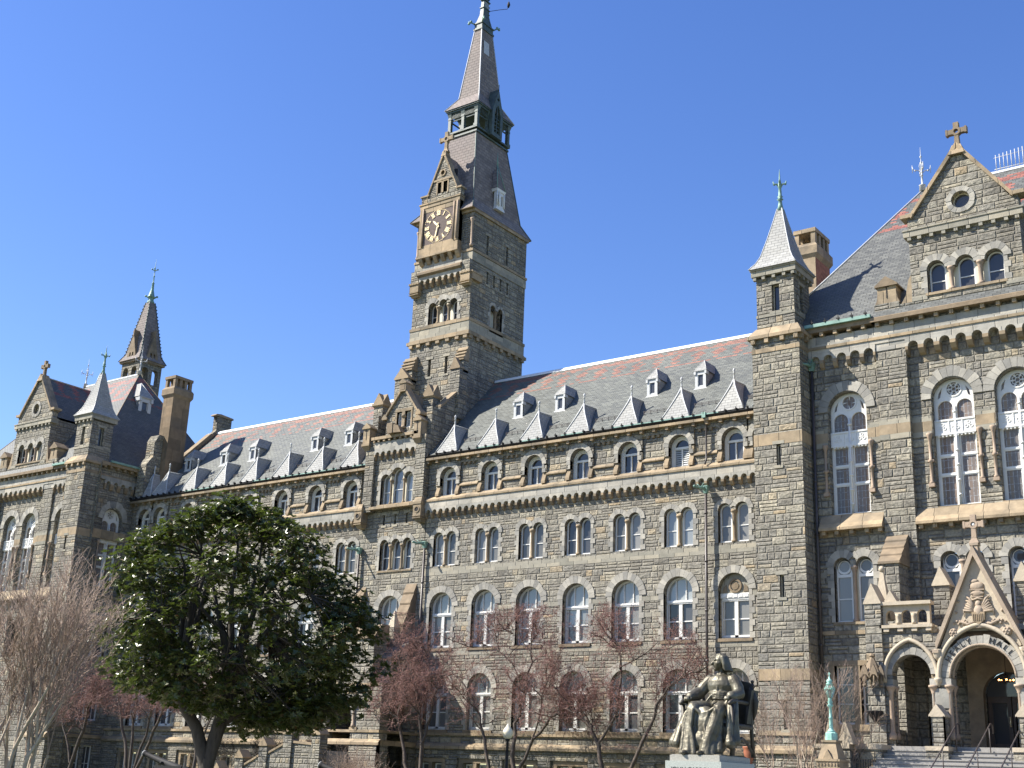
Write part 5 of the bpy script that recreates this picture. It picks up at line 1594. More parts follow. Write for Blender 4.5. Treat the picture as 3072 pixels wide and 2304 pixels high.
    for P in ([(ex0, ey0, ez+.01), (rx0, ry, rz+.01)], [(ex1, ey0, ez+.01), (rx1, ry, rz+.01)], [(ex0, ey1, ez+.01), (rx0, ry, rz+.01)]): h.tube(P, .05 if right else .035, 5)
    h.build('lead_hip', LEAD if right else BROWNST, HALL)
    h = MB(M); h.box(rx0-.1, rx1+.1, ry-.07, ry+.07, rz-.05, rz+.07); h.build('ridge_cap', RIDGE, HALL)
    weathervane('weathervane', rx0, ry, rz, 2.35, LEAD, M)
    weathervane('weathervane', rx1, ry, rz, 2.35, LEAD, M)
    turret(M)

PR = IDM
pavilion(PR, True)
PL = Matrix(((-0.9, 0, 0, -39.25+0.9*32.8), (0, 1, 0, -.05), (0, 0, 1, 0), (0, 0, 0, 1)))
pavilion(PL, False)
# iron cresting on the central ridge
cre = MB()
for i in range(10):
    x = 32.6+i*.19; cre.tube([(x, 3.0, 30.6), (x, 3.0, 31.55+.02*i)], .022, 4)
cre.tube([(32.5, 3.0, 30.75), (34.9, 3.0, 30.75)], .02, 4); cre.tube([(32.5, 3.0, 31.4), (34.4, 3.0, 31.45)], .015, 4)
cre.tube([(34.42, 3.0, 30.6), (34.42, 3.0, 32.1)], .05, 6); cre.tube([(34.85, 3.0, 30.6), (34.42, 3.0, 31.6)], .03, 4)
for k in range(4): cre.tube([(34.42, 3.0, 30.8+k*.25), (34.8, 3.2, 30.8+k*.25)], .015, 4)
cre.build('roof_cresting', LEAD, HALL)
# right-hand wall of the left pavilion, with its own tracery window
def left_side():
    X = -30.16
    Ms = side(X)
    w = MB()
    w.wall(rect(-3.6, .6, -1.72, 21.0), [arch(-1.70, 1.70, 12.15, 17.05, 16), multiarch([(-2.15, .7, 9.78), (-1.25, .7, 9.78)], 7.3), rect(-2.5, -1.75, 2.9, 5.2), rect(-1.5, -.75, 2.9, 5.2), rect(-2.5, -1.75, -1.2, 1.2), rect(-1.5, -.75, -1.2, 1.2)], .45, M=Ms, rim=False)
    w.box(X-.5, X-.02, .6, 9.9, 12, 21.0)
    w.build('pavilion_wall', STONE_D, HALL)
    tracery_window(Ms @ T(-1.70, 0, 12.15) @ Matrix.Diagonal((.91, 1, 1, 1)))
    group_window(Ms @ T(0, 0, 7.3), [(-2.15, .7, 2.48), (-1.25, .7, 2.48)], kind=0, th=.3, round_top=True, colm=PINKST)
    for z0, h in ((2.9, 2.3), (-1.2, 2.4)):
        fr = MB(Ms @ T(0, 0, z0)); pn = MB(fr.M)
        for uc in (-2.125, -1.125): sash(fr, pn, None, uc, .74, 0, h, .2, .08, rails=(.5,), arched=False, mull=True)
        ww = fr.build('window', WHITE, HALL, loc=(X, -1.6, z0)); pn.build('pane', GLASS, ww)
    t = MB(Ms)
    t.box(-3.5, .6, -.02, .1, 15.60, 16.25); t.box(-3.5, .5, -.10, .1, 20.15, 20.28); t.box(-3.5, .6, -.42, .1, 20.93, 21.16)
    t.box(-3.5, .6, -.06, .1, 1.7, 1.92); t.box(-3.5, .6, -.06, .1, 11.4, 11.6)
    dentils(t, -3.2, .5, 20.74, 20.93, .3, .18, .6)
    t.build('sandstone_course', TAN, HALL)
    fz = MB(Ms); bl = MB(Ms); fz.box(-3.3, .6, -.18, .05, 19.9, 20.13)
    corbel_table(fz, bl, -2.9, -.3, 19.9, 19.62, pitch=.62, proj=.18, arcw=.38, blk=.4)
    fz.build('corbel_frieze', PALE, HALL); rest('corbel', bl, TANB)
    g = MB(Ms); g.box(-2.8, 1.2, -.55, -.38, 21.15, 21.30); g.build('gutter', COPPER, HALL)
left_side()
# dormer set in the dark right-hand slope of the left pavilion roof
def hip_dormer():
    M = T(-33.5, 2.3, 26.25) @ RZ(PI/2)
    dormer(0, 0, 0, M=M, s=1.75)
hip_dormer()

# chimneys
def chimney(xc, yc, zb, zt, wx, wy, mats, cap=TAN, flip=1):
    b = MB(); b.box(xc-wx/2, xc+wx/2, yc-wy/2, yc+wy/2, zb, zt-1.45)
    ch = b.build('chimney', mats, HALL)
    c = MB()
    c.tbox(xc-wx/2, xc+wx/2, yc-wy/2, yc+wy/2, zt-1.75, xc-wx/2-.14, xc+wx/2+.14, yc-wy/2-.14, yc+wy/2+.14, zt-1.5)
    c.box(xc-wx/2-.14, xc+wx/2+.14, yc-wy/2-.14, yc+wy/2+.14, zt-1.5, zt-1.05)
    c.tbox(xc-wx/2-.14, xc+wx/2+.14, yc-wy/2-.14, yc+wy/2+.14, zt-1.05, xc-wx/2, xc+wx/2, yc-wy/2, yc+wy/2, zt-.85)
    for sx in (-1, 1):
        for k in range(4):
            y = yc-wy/2+.12+(wy-.24)*k/3; x = xc+sx*(wx/2-.12); c.box(x-.12, x+.12, y-.12, y+.12, zt-.86, zt-.22)
    c.box(xc-wx/2-.05, xc+wx/2+.05, yc-wy/2-.05, yc+wy/2+.05, zt-.22, zt)
    c.build('chimney_cap', cap, ch)
chimney(-28.9, 1.75, 18.0, 28.75, 1.15, 1.65, CHIMB, BROWNST)
sh = MB(); sh.extr_x([(-.3, 18.5), (-.3, 21.5), (.2, 22.2), (.2, 23.3), (.5, 23.75), (.95, 23.75), (.95, 18.5)], -29.8, -28.9)
sh.extr_x([(.2, 23.35), (.5, 23.95), (.98, 23.95), (.98, 23.7)], -29.86, -28.85)
sh.build('chimney_shoulder', STONE_S, HALL)
chimney(23.0, 1.9, 20.0, 28.85, 1.15, 1.9, BRICKR, TAN)
q = MB(); q.box(22.41, 23.56, .93, 1.0, 20.0, 27.3); q.build('chimney_front', TAN, HALL)
# stone fire wall that crosses the left wing roof, with block at the ridge
fw = MB()
fw.extr_x([(.9, 19.8), (.9, 20.5), (6.1, 25.7), (6.1, 26.9), (7.6, 26.9), (7.6, 24.0), (6.35, 19.8)], -29.6, -29.15)
fw.build('fire_wall', STONE_S, HALL)
q = MB(); q.extr_x([(.9, 20.45), (.9, 20.62), (5.6, 25.32), (5.9, 25.32), (5.9, 25.15)], -29.66, -29.08)
q.extr_x([(5.8, 26.9), (7.7, 26.9), (7.7, 27.05), (6.4, 27.12), (5.95, 27.05)], -29.68, -29.07); q.build('fire_wall_coping', TANB, HALL)

# stone-spired tower far behind the left pavilion
def south_tower():
    x0, x1, y0, y1 = -45.35, -42.85, 8.05, 10.50
    b = MB(); b.wall(rect(x0, x1, 8, 34.55), [arch(-44.72, .72, 32.6, 33.7, 8), arch(-43.55, .72, 32.6, 33.7, 8)], .5, M=front(y0), rim=False)
    b.wall(rect(y0, y1, 8, 34.55), [arch(8.75, .68, 32.6, 33.7, 8), arch(9.85, .68, 32.6, 33.7, 8)], .5, M=side(x1), rim=False)
    for (x, y) in ((x0, y0), (x0, y1-.3), (x1-.3, y1-.3)): b.box(x+.012, x+.288, y+.012, y+.288, 30, 34.55)
    b.box(x0+.02, x1-.02, y0+.02, y1-.02, 8, 32.0)
    b.box(x0-.12, x1+.12, y0-.12, y1+.12, 31.2, 31.4); b.box(x0-.1, x1+.1, y0-.1, y1+.1, 29.0, 29.3)
    b.build('rear_tower', STONE_S, HALL)
    c = MB(); c.box(x0-.18, x1+.18, y0-.18, y1+.18, 34.5, 34.68)
    c.build('rear_tower_cornice', BROWNST, HALL)
    xc, yc = (x0+x1)/2, (y0+y1)/2
    s = MB(); L = [(1.5, 34.68), (1.12, 35.4), (.30, 40.6)]
    for (a, z0), (d, z1) in zip(L, L[1:]): s.tbox(xc-a, xc+a, yc-a, yc+a, z0, xc-d, xc+d, yc-d, yc+d, z1)
    s.build('rear_spire', SLATE_T, HALL)
    g = MB()
    for Mx, m0 in ((front(y0-.1), xc), (side(x1+.1), yc)):
        g.wall([(m0-.6, 34.4), (m0+.6, 34.4), (m0+.6, 35.1), (m0, 37.2), (m0-.6, 35.1)], [arch(m0-.18, .2, 34.8, 35.35, 6), arch(m0+.18, .2, 34.8, 35.35, 6)], .9, M=Mx)
        g.box(m0-.06, m0+.06, -.04, .6, 37.0, 37.6, M=Mx)
    g.build('spire_gable', BROWNST, HALL)
    h = MB()
    for sx in (-1, 1):
        for sy in (-1, 1):
            h.tube([(xc+sx*q_, yc+sy*q_, z+.02) for q_, z in L], .045, 5)
            for k in range(16):
                t = k/16; a = 1.12+(.30-1.12)*t; z = 35.4+5.2*t
                h.ball((xc+sx*(a+.05), yc+sy*(a+.05), z), .065, 6)
    h.build('crocketed_hip', COPPER_D, HALL)
    f = MB()
    f.lathe([(.34, 40.55), (.34, 40.75), (.24, 40.8), (.26, 41.1), (.42, 41.15), (.3, 41.25), (.14, 41.9), (.10, 42.5), (.14, 42.55), (.06, 42.65), (.05, 43.2), (.1, 43.24), (.04, 43.3), (.04, 43.8), (.01, 45.0)], xc, yc, 8)
    for a in range(4):
        q_ = a*PI/2+.78; dx, dy = math.cos(q_), math.sin(q_)
        f.tube([(xc+dx*.2, yc+dy*.2, 41.1), (xc+dx*.55, yc+dy*.55, 41.3)], [.1, .03], 5); f.ball((xc+dx*.5, yc+dy*.5, 41.25), .12, 6)
        f.tube([(xc, yc, 43.8), (xc+dx*.3, yc+dy*.3, 43.95)], [.05, .02], 5); f.ball((xc+dx*.25, yc+dy*.25, 43.95), .09, 6)
    f.build('finial', COPPER, HALL)
south_tower()
downpipe(25.02, -3.62, 1.8, 19.3, head=True)
downpipe(25.02, -3.62, 19.6, 20.9, mat=COPPER)
# ------------------------------------------------------------------ text helper
def text_mesh(s, size, depth=.02):
    cu = bpy.data.curves.new('t', 'FONT'); cu.body = s; cu.size = size; cu.extrude = depth; cu.align_x = 'CENTER'; cu.align_y = 'CENTER'
    o = bpy.data.objects.new('t', cu); col.objects.link(o)
    bpy.context.view_layer.update()
    me = bpy.data.meshes.new_from_object(o.evaluated_get(bpy.context.evaluated_depsgraph_get()))
    V = [tuple(v.co) for v in me.vertices]; F = [tuple(p.vertices) for p in me.polygons]
    bpy.data.objects.remove(o); bpy.data.curves.remove(cu); bpy.data.meshes.remove(me)
    return V, F

# ------------------------------------------------------------------ entrance porch
PC = 32.95
def pointed(c, half, z0, apex, n=10):
    h = apex-z0; o = (h*h-half*half)/(2*half); r = half+o
    L = []
    a1 = math.atan2(h, o)
    for i in range(n+1):
        a = a1*i/n; L.append((c-o+r*math.cos(a), z0+r*math.sin(a)))
    Lr = [(2*c-x, z) for x, z in reversed(L[:-1])]
    return L+Lr
def porch():
    Y = -7.0
    w = MB()
    for s in (1, -1):
        def mx(x): return x if s > 0 else 2*PC-x
        xa, xb = sorted((mx(29.0), mx(31.32)))
        ac = mx(30.16)
        w.wall(rect(xa, xb, -1.72, 6.55), [arch(ac, 1.56, 1.9, 4.66, 16)], .55, M=front(Y), rim=False)
        # outer pier and side wall with its own arch
        pa, pb = sorted((mx(28.40), mx(29.08)))
        w.box(pa, pb, Y-.16, Y+.56, -1.72, 7.5)
        xs_ = mx(28.62)
        Ms = side(xs_)
        w.wall(rect(Y+.5, -3.4, -1.72, 6.55), [arch(-5.0, 1.9, 2.6, 4.6, 12)], .0001, M=Ms, rim=False)
        w.wall(rect(Y+.5, -3.4, -1.72, 6.55), [arch(-5.0, 1.9, 2.6, 4.6, 12)], .45, M=side(xs_+(.45 if s > 0 else -.45)), rim=False)
        # inner tall pier
        qa, qb = sorted((mx(31.02), mx(31.68)))
        w.box(qa, qb, Y+.62, Y+1.3, 5.5, 8.22)
        w.box(xa, xb, Y+.9, Y+1.4, 6.5, 7.4)if False else None
    w.wall([(31.32, -1.72), (34.58, -1.72), (34.58, 5.7), (31.32, 5.7)], [arch(PC, 2.5, 1.9, 4.50, 22)], .8, M=front(Y-.06), rim=False)
    w.box(31.30, 31.33, Y-.06, Y+.7, -1.72, 5.7); w.box(34.57, 34.60, Y-.06, Y+.7, -1.72, 5.7)
    w.build('porch_wall', STONE_D, HALL)
    # gable with carved cream field
    gf = MB()
    hood = pointed(PC, 1.66, 4.55, 6.52)
    poly = [(31.42, 5.70), (31.50, 5.62)]+[p for p in reversed(hood) if p[1] > 5.62]+[(34.40, 5.62), (34.48, 5.70), (PC, 9.35)]
    gf.wall(poly, [], .6, M=front(Y-.10))
    gf.build('porch_gable_field', CREAM, HALL)
    gc = MB()
    for s in (-1, 1):
        xf = 31.38 if s < 0 else 34.52
        P = [(xf+s*.10, 5.55), (xf+s*.12, 5.85), (PC, 9.60), (PC, 9.20)]
        gc.prism(P if s > 0 else P[::-1], Y-.30, Y+.7)
        gc.box(min(xf, xf+s*.25), max(xf, xf+s*.25), Y-.32, Y+.1, 5.45, 5.60)
    gc.tbox(PC-.17, PC+.21, Y-.22, Y+.25, 9.15, PC-.10, PC+.16, Y-.12, Y+.18, 9.62); gc.box(PC-.14, PC+.20, Y-.16, Y+.2, 9.62, 9.72)
    gc.build('porch_gable_coping', CREAMD, HALL)
    # relief: helm-like crest, eagle with shield, rosettes
    r1 = MB(M=T(.04, Y-.10, 0)); Rr = r1
    Rr.ball((PC-.02, -.01, 8.0), (.30, .09, .20), 10); Rr.ball((PC, -.02, 7.72), (.26, .10, .17), 10); Rr.ball((PC-.10, -.02, 8.2), (.18, .07, .09), 8)
    for k in range(3): Rr.box(PC-.28+k*.02, PC+.28-k*.03, -.10, 0, 7.84-k*.14, 7.88-k*.14)
    Rr.tube([(PC-.3, -.03, 7.45), (PC, -.08, 7.52), (PC+.3, -.03, 7.45)], [.03, .05, .03], 6)
    Rr.ball((PC+.0, -.04, 6.98+.32), (.13, .10, .16), 8)        # head
    Rr.ball((PC+.0, -.06, 7.02), (.20, .12, .26), 10)
    for s in (-1, 1):
        for k in range(6):
            a = PI*.62-k*.19
            Rr.tube([(PC+s*.12, -.05, 7.16-k*.03), (PC+s*(.32+.05*k), -.07, 7.24+.28-k*.09), (PC+s*(.34+.28*math.cos(a*.6)), -.03, 7.62-k*.16)], [.055, .05, .015], 6)
        Rr.tube([(PC+s*.15, -.05, 6.6), (PC+s*.45, -.07, 6.52), (PC+s*.70, -.05, 6.64), (PC+s*.86, -.03, 6.60)], [.05, .07, .06, .02], 6)
        for k in range(7): Rr.ball((PC+s*(.5+.06*k), -.05, 6.62+.07*math.sin(k*2.2)), .055, 6)
        for k in range(5): Rr.ball((PC+s*(.98-.105*k), -.03, 6.6+.42*k), .05, 6)
        Rr.ball((PC+s*1.02, -.06, 6.22), (.18, .10, .18), 10); Rr.ball((PC+s*1.02, -.13, 6.22), .07, 6)
        for k in range(6): Rr.ball((PC+s*1.02+.11*math.cos(k*PI/3), -.12, 6.22+.11*math.sin(k*PI/3)), .055, 6)
    Rr.tube([(PC-.28, -.05, 6.56), (PC-.1, -.08, 6.40), (PC+.1, -.08, 6.40), (PC+.28, -.05, 6.56)], [.02, .04, .04, .02], 5)
    Rr.build('carved_relief', CREAMD, HALL)
    sh = MB(M=T(.04, Y-.10, 0))
    sh.prism([(PC-.25, 6.98), (PC-.22, 6.66), (PC, 6.50), (PC+.22, 6.66), (PC+.25, 6.98)], -.16, 0)
    for k in range(6): sh.box(PC-.21+k*.07, PC-.185+k*.07, -.185, -.15, 6.64, 6.92)
    sh.build('carved_shield', TANB, HALL)
    # hoods, voussoirs, lettering
    hd = MB()
    P = [(x, Y-.16, z) for x, z in pointed(PC, 1.66, 3.9+.65, 6.52, 12)]
    hd.tube([(PC+1.66, Y-.14, 4.3)]+P+[(PC-1.66, Y-.14, 4.3)], .095, 6)
    for s in (1, -1):
        c = 30.16 if s > 0 else 2*PC-30.16
        P = [(x, Y-.10, z) for x, z in pointed(c, 1.06, 4.60, 6.02, 10)]
        hd.tube([(c+1.06, Y-.10, 4.35)]+P+[(c-1.06, Y-.10, 4.35)], .085, 6)
        for x in ((31.26,) if s > 0 else (2*PC-31.26,)):
            hd.lathe([(.02, 4.15), (.10, 4.3), (.16, 4.42), (.17, 4.5)], x, Y-.12, 8)
            hd.lathe([(.05, 5.15), (.16, 5.3), (.2, 5.5), (.22, 5.6)], x+.03*s, Y-.12, 8)
    hd.build('hood_moulding', CREAM, HALL)
    vs = MB(); M = front(Y-.06)
    voussoirs(vs, PC, 2.5, 4.50, .37, 19, M=M, d0=-.045, d1=.2)
    for s in (1, -1):
        c = 30.16 if s > 0 else 2*PC-30.16
        voussoirs(vs, c, 1.56, 4.66, .26, 12, M=front(Y), d0=-.04)
    vs.build('arch_surround', VOUS, HALL)
    inner = MB()
    for rr in (1.25,):
        inner.tube([(PC+rr*math.cos(a*PI/24), Y-.10, 4.5+rr*math.sin(a*PI/24)) for a in range(25)], .05, 6)
        inner.tube([(PC+(rr-.02)*math.cos(a*PI/24), Y+.20, 4.5+(rr-.02)*math.sin(a*PI/24)) for a in range(25)], .07, 6)
    inner.build('arch_moulding', CREAMD, HALL)
    word = 'HEALY HALL'
    hl = MB(); R = 1.435
    angs = [150, 139.5, 129, 118.5, 108, None, 72, 60.5, 49.5, 39]
    for ch, a in zip(word, angs):
        if a is None: continue
        V, F = text_mesh(ch, .30, .02)
        q = math.radians(a); rot = q-PI/2
        c, s_ = math.cos(rot), math.sin(rot)
        pts = [(PC+R*math.cos(q)+x*c-y*s_, Y-.125-z*1.0, 4.5+R*math.sin(q)+x*s_+y*c) for x, y, z in V]
        hl.add(pts, F)
    hl.build('carved_lettering', DARKMET, HALL)
    # imposts, columns
    im = MB(); cl = MB()
    for s in (1, -1):
        def mx(x): return x if s > 0 else 2*PC-x
        a, b = sorted((mx(30.90), mx(31.74)))
        im.box(a, b, Y-.12, Y+.5, 4.22, 4.48)
        im.box(a+.06, b-.06, Y-.10, Y+.1, 3.35, 4.10)
        a, b = sorted((mx(29.0), mx(29.42))); im.box(a, b, Y-.08, Y+.5, 4.22, 4.48)
        for x in (mx(31.02), mx(31.64), mx(29.3)):
            cl.lathe([(.15, 2.15), (.15, 2.35), (.10, 2.42), (.095, 2.46), (.085, 3.9), (.11, 3.93), (.10, 3.97), (.18, 4.14), (.20, 4.15), (.20, 4.23)], x, Y-.02, 12)
            cl.lathe([(.15, 2.15), (.15, 2.35), (.10, 2.42), (.085, 3.9), (.11, 3.93), (.10, 3.97), (.18, 4.14), (.20, 4.23)], x, Y+.42, 12)
    im.build('impost', PALE, HALL); cl.build('column', PINKST, HALL)
    # inner vault lining and door
    lin = MB()
    lin.wall([(31.4, 1.9), (34.5, 1.9), (34.5, 6.0), (31.4, 6.0)], [arch(PC, 1.9, 1.9, 4.05, 16)], .3, M=front(-3.9), rim=False)
    lin.build('inner_porch_wall', BROWNST, HALL)
    dr = MB(); dr.box(PC-1.0, PC+1.0, -3.2, -3.1, 1.9, 4.2); 
    for s in (-1, 1):
        x = PC+s*.48
        dr.ring(rect(x-.46, x+.46, 1.92, 4.05), rect(x-.30, x+.30, 2.2, 3.8), -3.32, -3.2)
    d = dr.build('door', WOOD, HALL)
    dg = MB()
    for s in (-1, 1): dg.box(PC+s*.48-.30, PC+s*.48+.30, -3.26, -3.22, 2.2, 3.8)
    dg.build('pane', GLASS, d)
    dh = MB(); dh.tube([(PC-.08, -3.40, 2.85), (PC-.08, -3.42, 3.05), (PC-.08, -3.40, 3.25)], .03, 6); dh.build('handle', GOLD, d)
    fl = MB(); fl.prism([(PC+.98*math.cos(PI*i/16), 4.06+.98*math.sin(PI*i/16)) for i in range(17)], -3.3, -3.25); fl.build('fanlight', GLASS, HALL)
    # ceiling / floor / roof deck
    sl_ = MB(); sl_.box(28.7, 37.2, Y+.1, -3.4, 6.30, 6.52); sl_.build('porch_roof', PALE, HALL)
    ff = MB(); ff.box(28.7, 37.2, Y-.2, -3.0, 1.6, 1.9); ff.build('porch_floor', STEPM, HALL)
    # balustrades
    for s in (1, -1):
        def mx(x): return x if s > 0 else 2*PC-x
        a, b = sorted((mx(29.10), mx(31.02)))
        bl = MB()
        bl.wall(rect(a, b, 6.62, 7.42), [arch(a+(b-a)*(k+.5)/3, .40, 6.70, 7.02, 8) for k in range(3)], .22, M=front(Y+.02))
        bl.box(a-.06, b+.10, Y-.14, Y+.34, 7.42, 7.56); bl.box(a-.1, b+.12, Y-.16, Y+.34, 6.50, 6.62)
        for k in range(4): bl.box(a+.05+k*(b-a-.2)/3, a+.27+k*(b-a-.2)/3, Y-.12, Y+.1, 6.36, 6.5)
        for k in range(1, 3):
            x = a+(b-a)*k/3; bl.lathe([(.09, 6.66), (.07, 6.75), (.065, 6.95), (.12, 7.06)], x, Y-.0, 8)
        bl.build('balustrade', CREAM, HALL)
        x = a+.35
        g = MB(); g.prism([(x-.28, 7.56), (x+.28, 7.56), (x, 8.06)], Y-.02, Y+.5); g.build('balustrade_cap', CREAM, HALL)
    # gabled caps of the piers
    cp = MB()
    for s in (1, -1):
        def mx(x): return x if s > 0 else 2*PC-x
        for x, wd, z, h, y0, y1 in ((28.74, .74, 7.5, .85, Y-.2, Y+.6), (31.35, .72, 8.22, .78, Y+.56, Y+1.36)):
            x = mx(x)
            cp.prism([(x-wd/2, z), (x+wd/2, z), (x+wd/2, z+.05), (x, z+h), (x-wd/2, z+.05)], y0, y1)
        x = mx(28.80)
        cp.tbox(x-.38, x+.38, Y+.7, Y+1.3, 7.0, x-.3, x+.3, Y+.75, Y+1.25, 7.75)
        cp.tbox(x-.25, x+.25, Y+.8, Y+1.2, 7.75, x-.06, x+.06, Y+.95, Y+1.05, 9.05); cp.ball((x, Y+1.0, 9.10), .14, 8)
    cp.build('pier_cap', CREAM, HALL)
    cr = MB(); stone_cross(cr, PC+.04, Y, 9.72, 1.15, .76, .08, ringr=.17); cr.build('stone_cross', PINKST, HALL)
    wt = MB(); wt.ball((PC+.04, Y-.02, 9.72+1.15*.66), (.085, .05, .085), 10); wt.build('cross_boss', WHITE, HALL)
    # big stepped buttress on the pavilion wall
    b = MB(); b.box(28.36, 29.14, -4.9, -3.5, -1.72, 9.55); b.build('buttress', STONE_D, HALL)
    c = MB()
    for k in range(4):
        y0 = -4.98+k*.34; z0 = 9.52+k*.36
        c.extr_x([(y0, z0), (-3.5, z0), (-3.5, z0+.38), (y0+.34, z0+.38), (y0, z0+.10)], 28.27, 29.22)
    c.build('buttress_cap', BROWNST, HALL)
    b = MB(); b.box(36.76, 37.5, -4.9, -3.5, -1.72, 9.55); b.build('buttress', STONE_D, HALL)
    # canopy, bowl and urn on the left pier
    cn = MB(); x, y = 28.72, Y-.45
    cn.lathe([(.40, 4.62), (.44, 4.70), (.36, 4.74), (.22, 5.05), (.07, 5.32), (.12, 5.38), (.06, 5.48)], x, y+.05, 6, sm=False)
    for k in range(6):
        a = 2*PI*k/6; px, py = x+.36*math.cos(a), y+.36*math.sin(a)
        cn.prism([(px-.18, 4.46), (px-.06, 4.62), (px+.06, 4.62), (px+.18, 4.46), (px+.1, 4.8), (px, 5.02), (px-.1, 4.8)], py-.06, py+.04)
        cn.tube([(px, py, 4.2), (px, py, 4.75)], [.05, .035], 5); cn.ball((px, py, 4.22), .07, 6)
    cn.build('niche_canopy', BROWNST, HALL)
    bw = MB(); bw.lathe([(.06, 2.80), (.10, 2.90), (.30, 3.1), (.34, 3.18), (.36, 3.22)], x+.02, y, 10); bw.tube([(x, y+.4, 2.9), (x, y, 2.85)], [.1, .06], 6); bw.build('wall_bowl', DARKMET, HALL)
    # steps and their walls
    st = MB()
    for k in range(21):
        z = 1.9-k*.172
        st.box(29.0, 36.9, Y-.2-(k+1)*.34, Y-.2-k*.34+.02, -1.72, z-.20); st.box(29.0, 36.9, Y-.2-(k+1)*.34-.035, Y-.2-k*.34+.03, z-.20, z-.155)
    st.build('entrance_steps', STEPM, HALL)
    pw = MB(); pc = MB()
    for x in (31.34, 2*PC-31.34):
        pw.box(x-.27, x+.27, Y-.86, Y-.22, 1.86, 3.0)
        pw.box(x-.42, x+.42, Y-1.1, Y-.16, 1.2, 1.72)
        pw.box(x-.42, x+.42, Y-1.1, Y-.16, -1.72, 1.2)
        pc.box(x-.31, x+.31, Y-.9, Y-.18, 2.98, 3.06); pc.prism([(x-.30, 3.06), (x+.30, 3.06), (x, 3.46)], Y-.9, Y-.18)
        pc.box(x-.45, x+.45, Y-1.14, Y-.16, 1.72, 1.88)
        for k in range(2): pc.box(x-.29, x-.24, Y-.90, Y-.8, 1.9, 3.0); pc.box(x+.24, x+.29, Y-.90, Y-.8, 1.9, 3.0)
    pw.box(28.1, 29.2, Y-1.2, Y-.16, -1.72, 1.72); pc.box(28.05, 29.25, Y-1.25, Y-.16, 1.72, 1.92)
    # parapet left of the steps with small gables
    pw.box(26.6, 28.1, Y-1.6, Y-1.2, -1.72, 1.72); pc.box(26.55, 28.1, Y-1.65, Y-1.15, 1.72, 1.88)
    for xx, zz in ((27.35, 2.85), (27.95, 2.7)):
        pc.prism([(xx-.33, 1.88), (xx+.33, 1.88), (xx+.05, zz), (xx-.05, zz)], Y-1.65, Y-1.15)
    pw.build('stair_wall', STONE_D, HALL); pc.build('stair_wall_cap', CREAM, HALL)
    gr = MB()
    for k in range(7): gr.box(28.32+k*.1, 28.36+k*.1, Y-1.26, Y-1.18, .85, 1.35)
    gr.build('stair_wall_grille', TANB, HALL)
    # handrails
    for x in (31.95, 33.2, 34.35):
        h = MB()
        y0, z0, y1, z1 = Y-.45, 2.75, Y-6.8, -.55
        if x > 34: y0, z0 = Y-.2, 2.85
        h.tube([(x, y0+.3, z0-.35), (x, y0+.3, z0-.02), (x, y0, z0), (x, y1, z1)], .03, 6)
        for t in (.03, .3, .6, .9):
            yy = y0+(y1-y0)*t; zz = z0+(z1-z0)*t; h.tube([(x, yy, zz), (x, yy, zz-.95)], .02, 5)
        h.build('handrail', PIPE, HALL)
porch()
def em(name, c, s):
    m, nt, b = newmat(name); b.inputs['Base Color'].default_value = (c[0], c[1], c[2], 1); b.inputs['Emission Color'].default_value = (c[0], c[1], c[2], 1); b.inputs['Emission Strength'].default_value = s; return m
LAMPLIT = em('lit_bulb', (1.0, .42, .12), 5.0)
def chandelier():
    t = thing('hanging_lantern', 'small hanging lantern with lit amber bulbs inside the dark entrance arch', 'lantern', (PC+.35, -5.2, 4.35))
    c = MB(); c.tube([(PC+.35, -5.2, 4.75), (PC+.35, -5.2, 6.3)], .012, 4); c.build('chain', DARKMET, t)
    f = MB(); f.tube([(PC+.35+.28*math.cos(a*PI/6), -5.2+.28*math.sin(a*PI/6), 4.5) for a in range(13)], .018, 4)
    for a in range(4): q = a*PI/2; f.tube([(PC+.35, -5.2, 4.78), (PC+.35+.28*math.cos(q), -5.2+.28*math.sin(q), 4.5)], .012, 4)
    f.build('frame', DARKMET, t)
    for a in range(5):
        q = a*2*PI/5; b = MB(); b.ball((PC+.35+.28*math.cos(q), -5.2+.28*math.sin(q), 4.55), .038, 6); b.build('bulb', LAMPLIT, t)
chandelier()

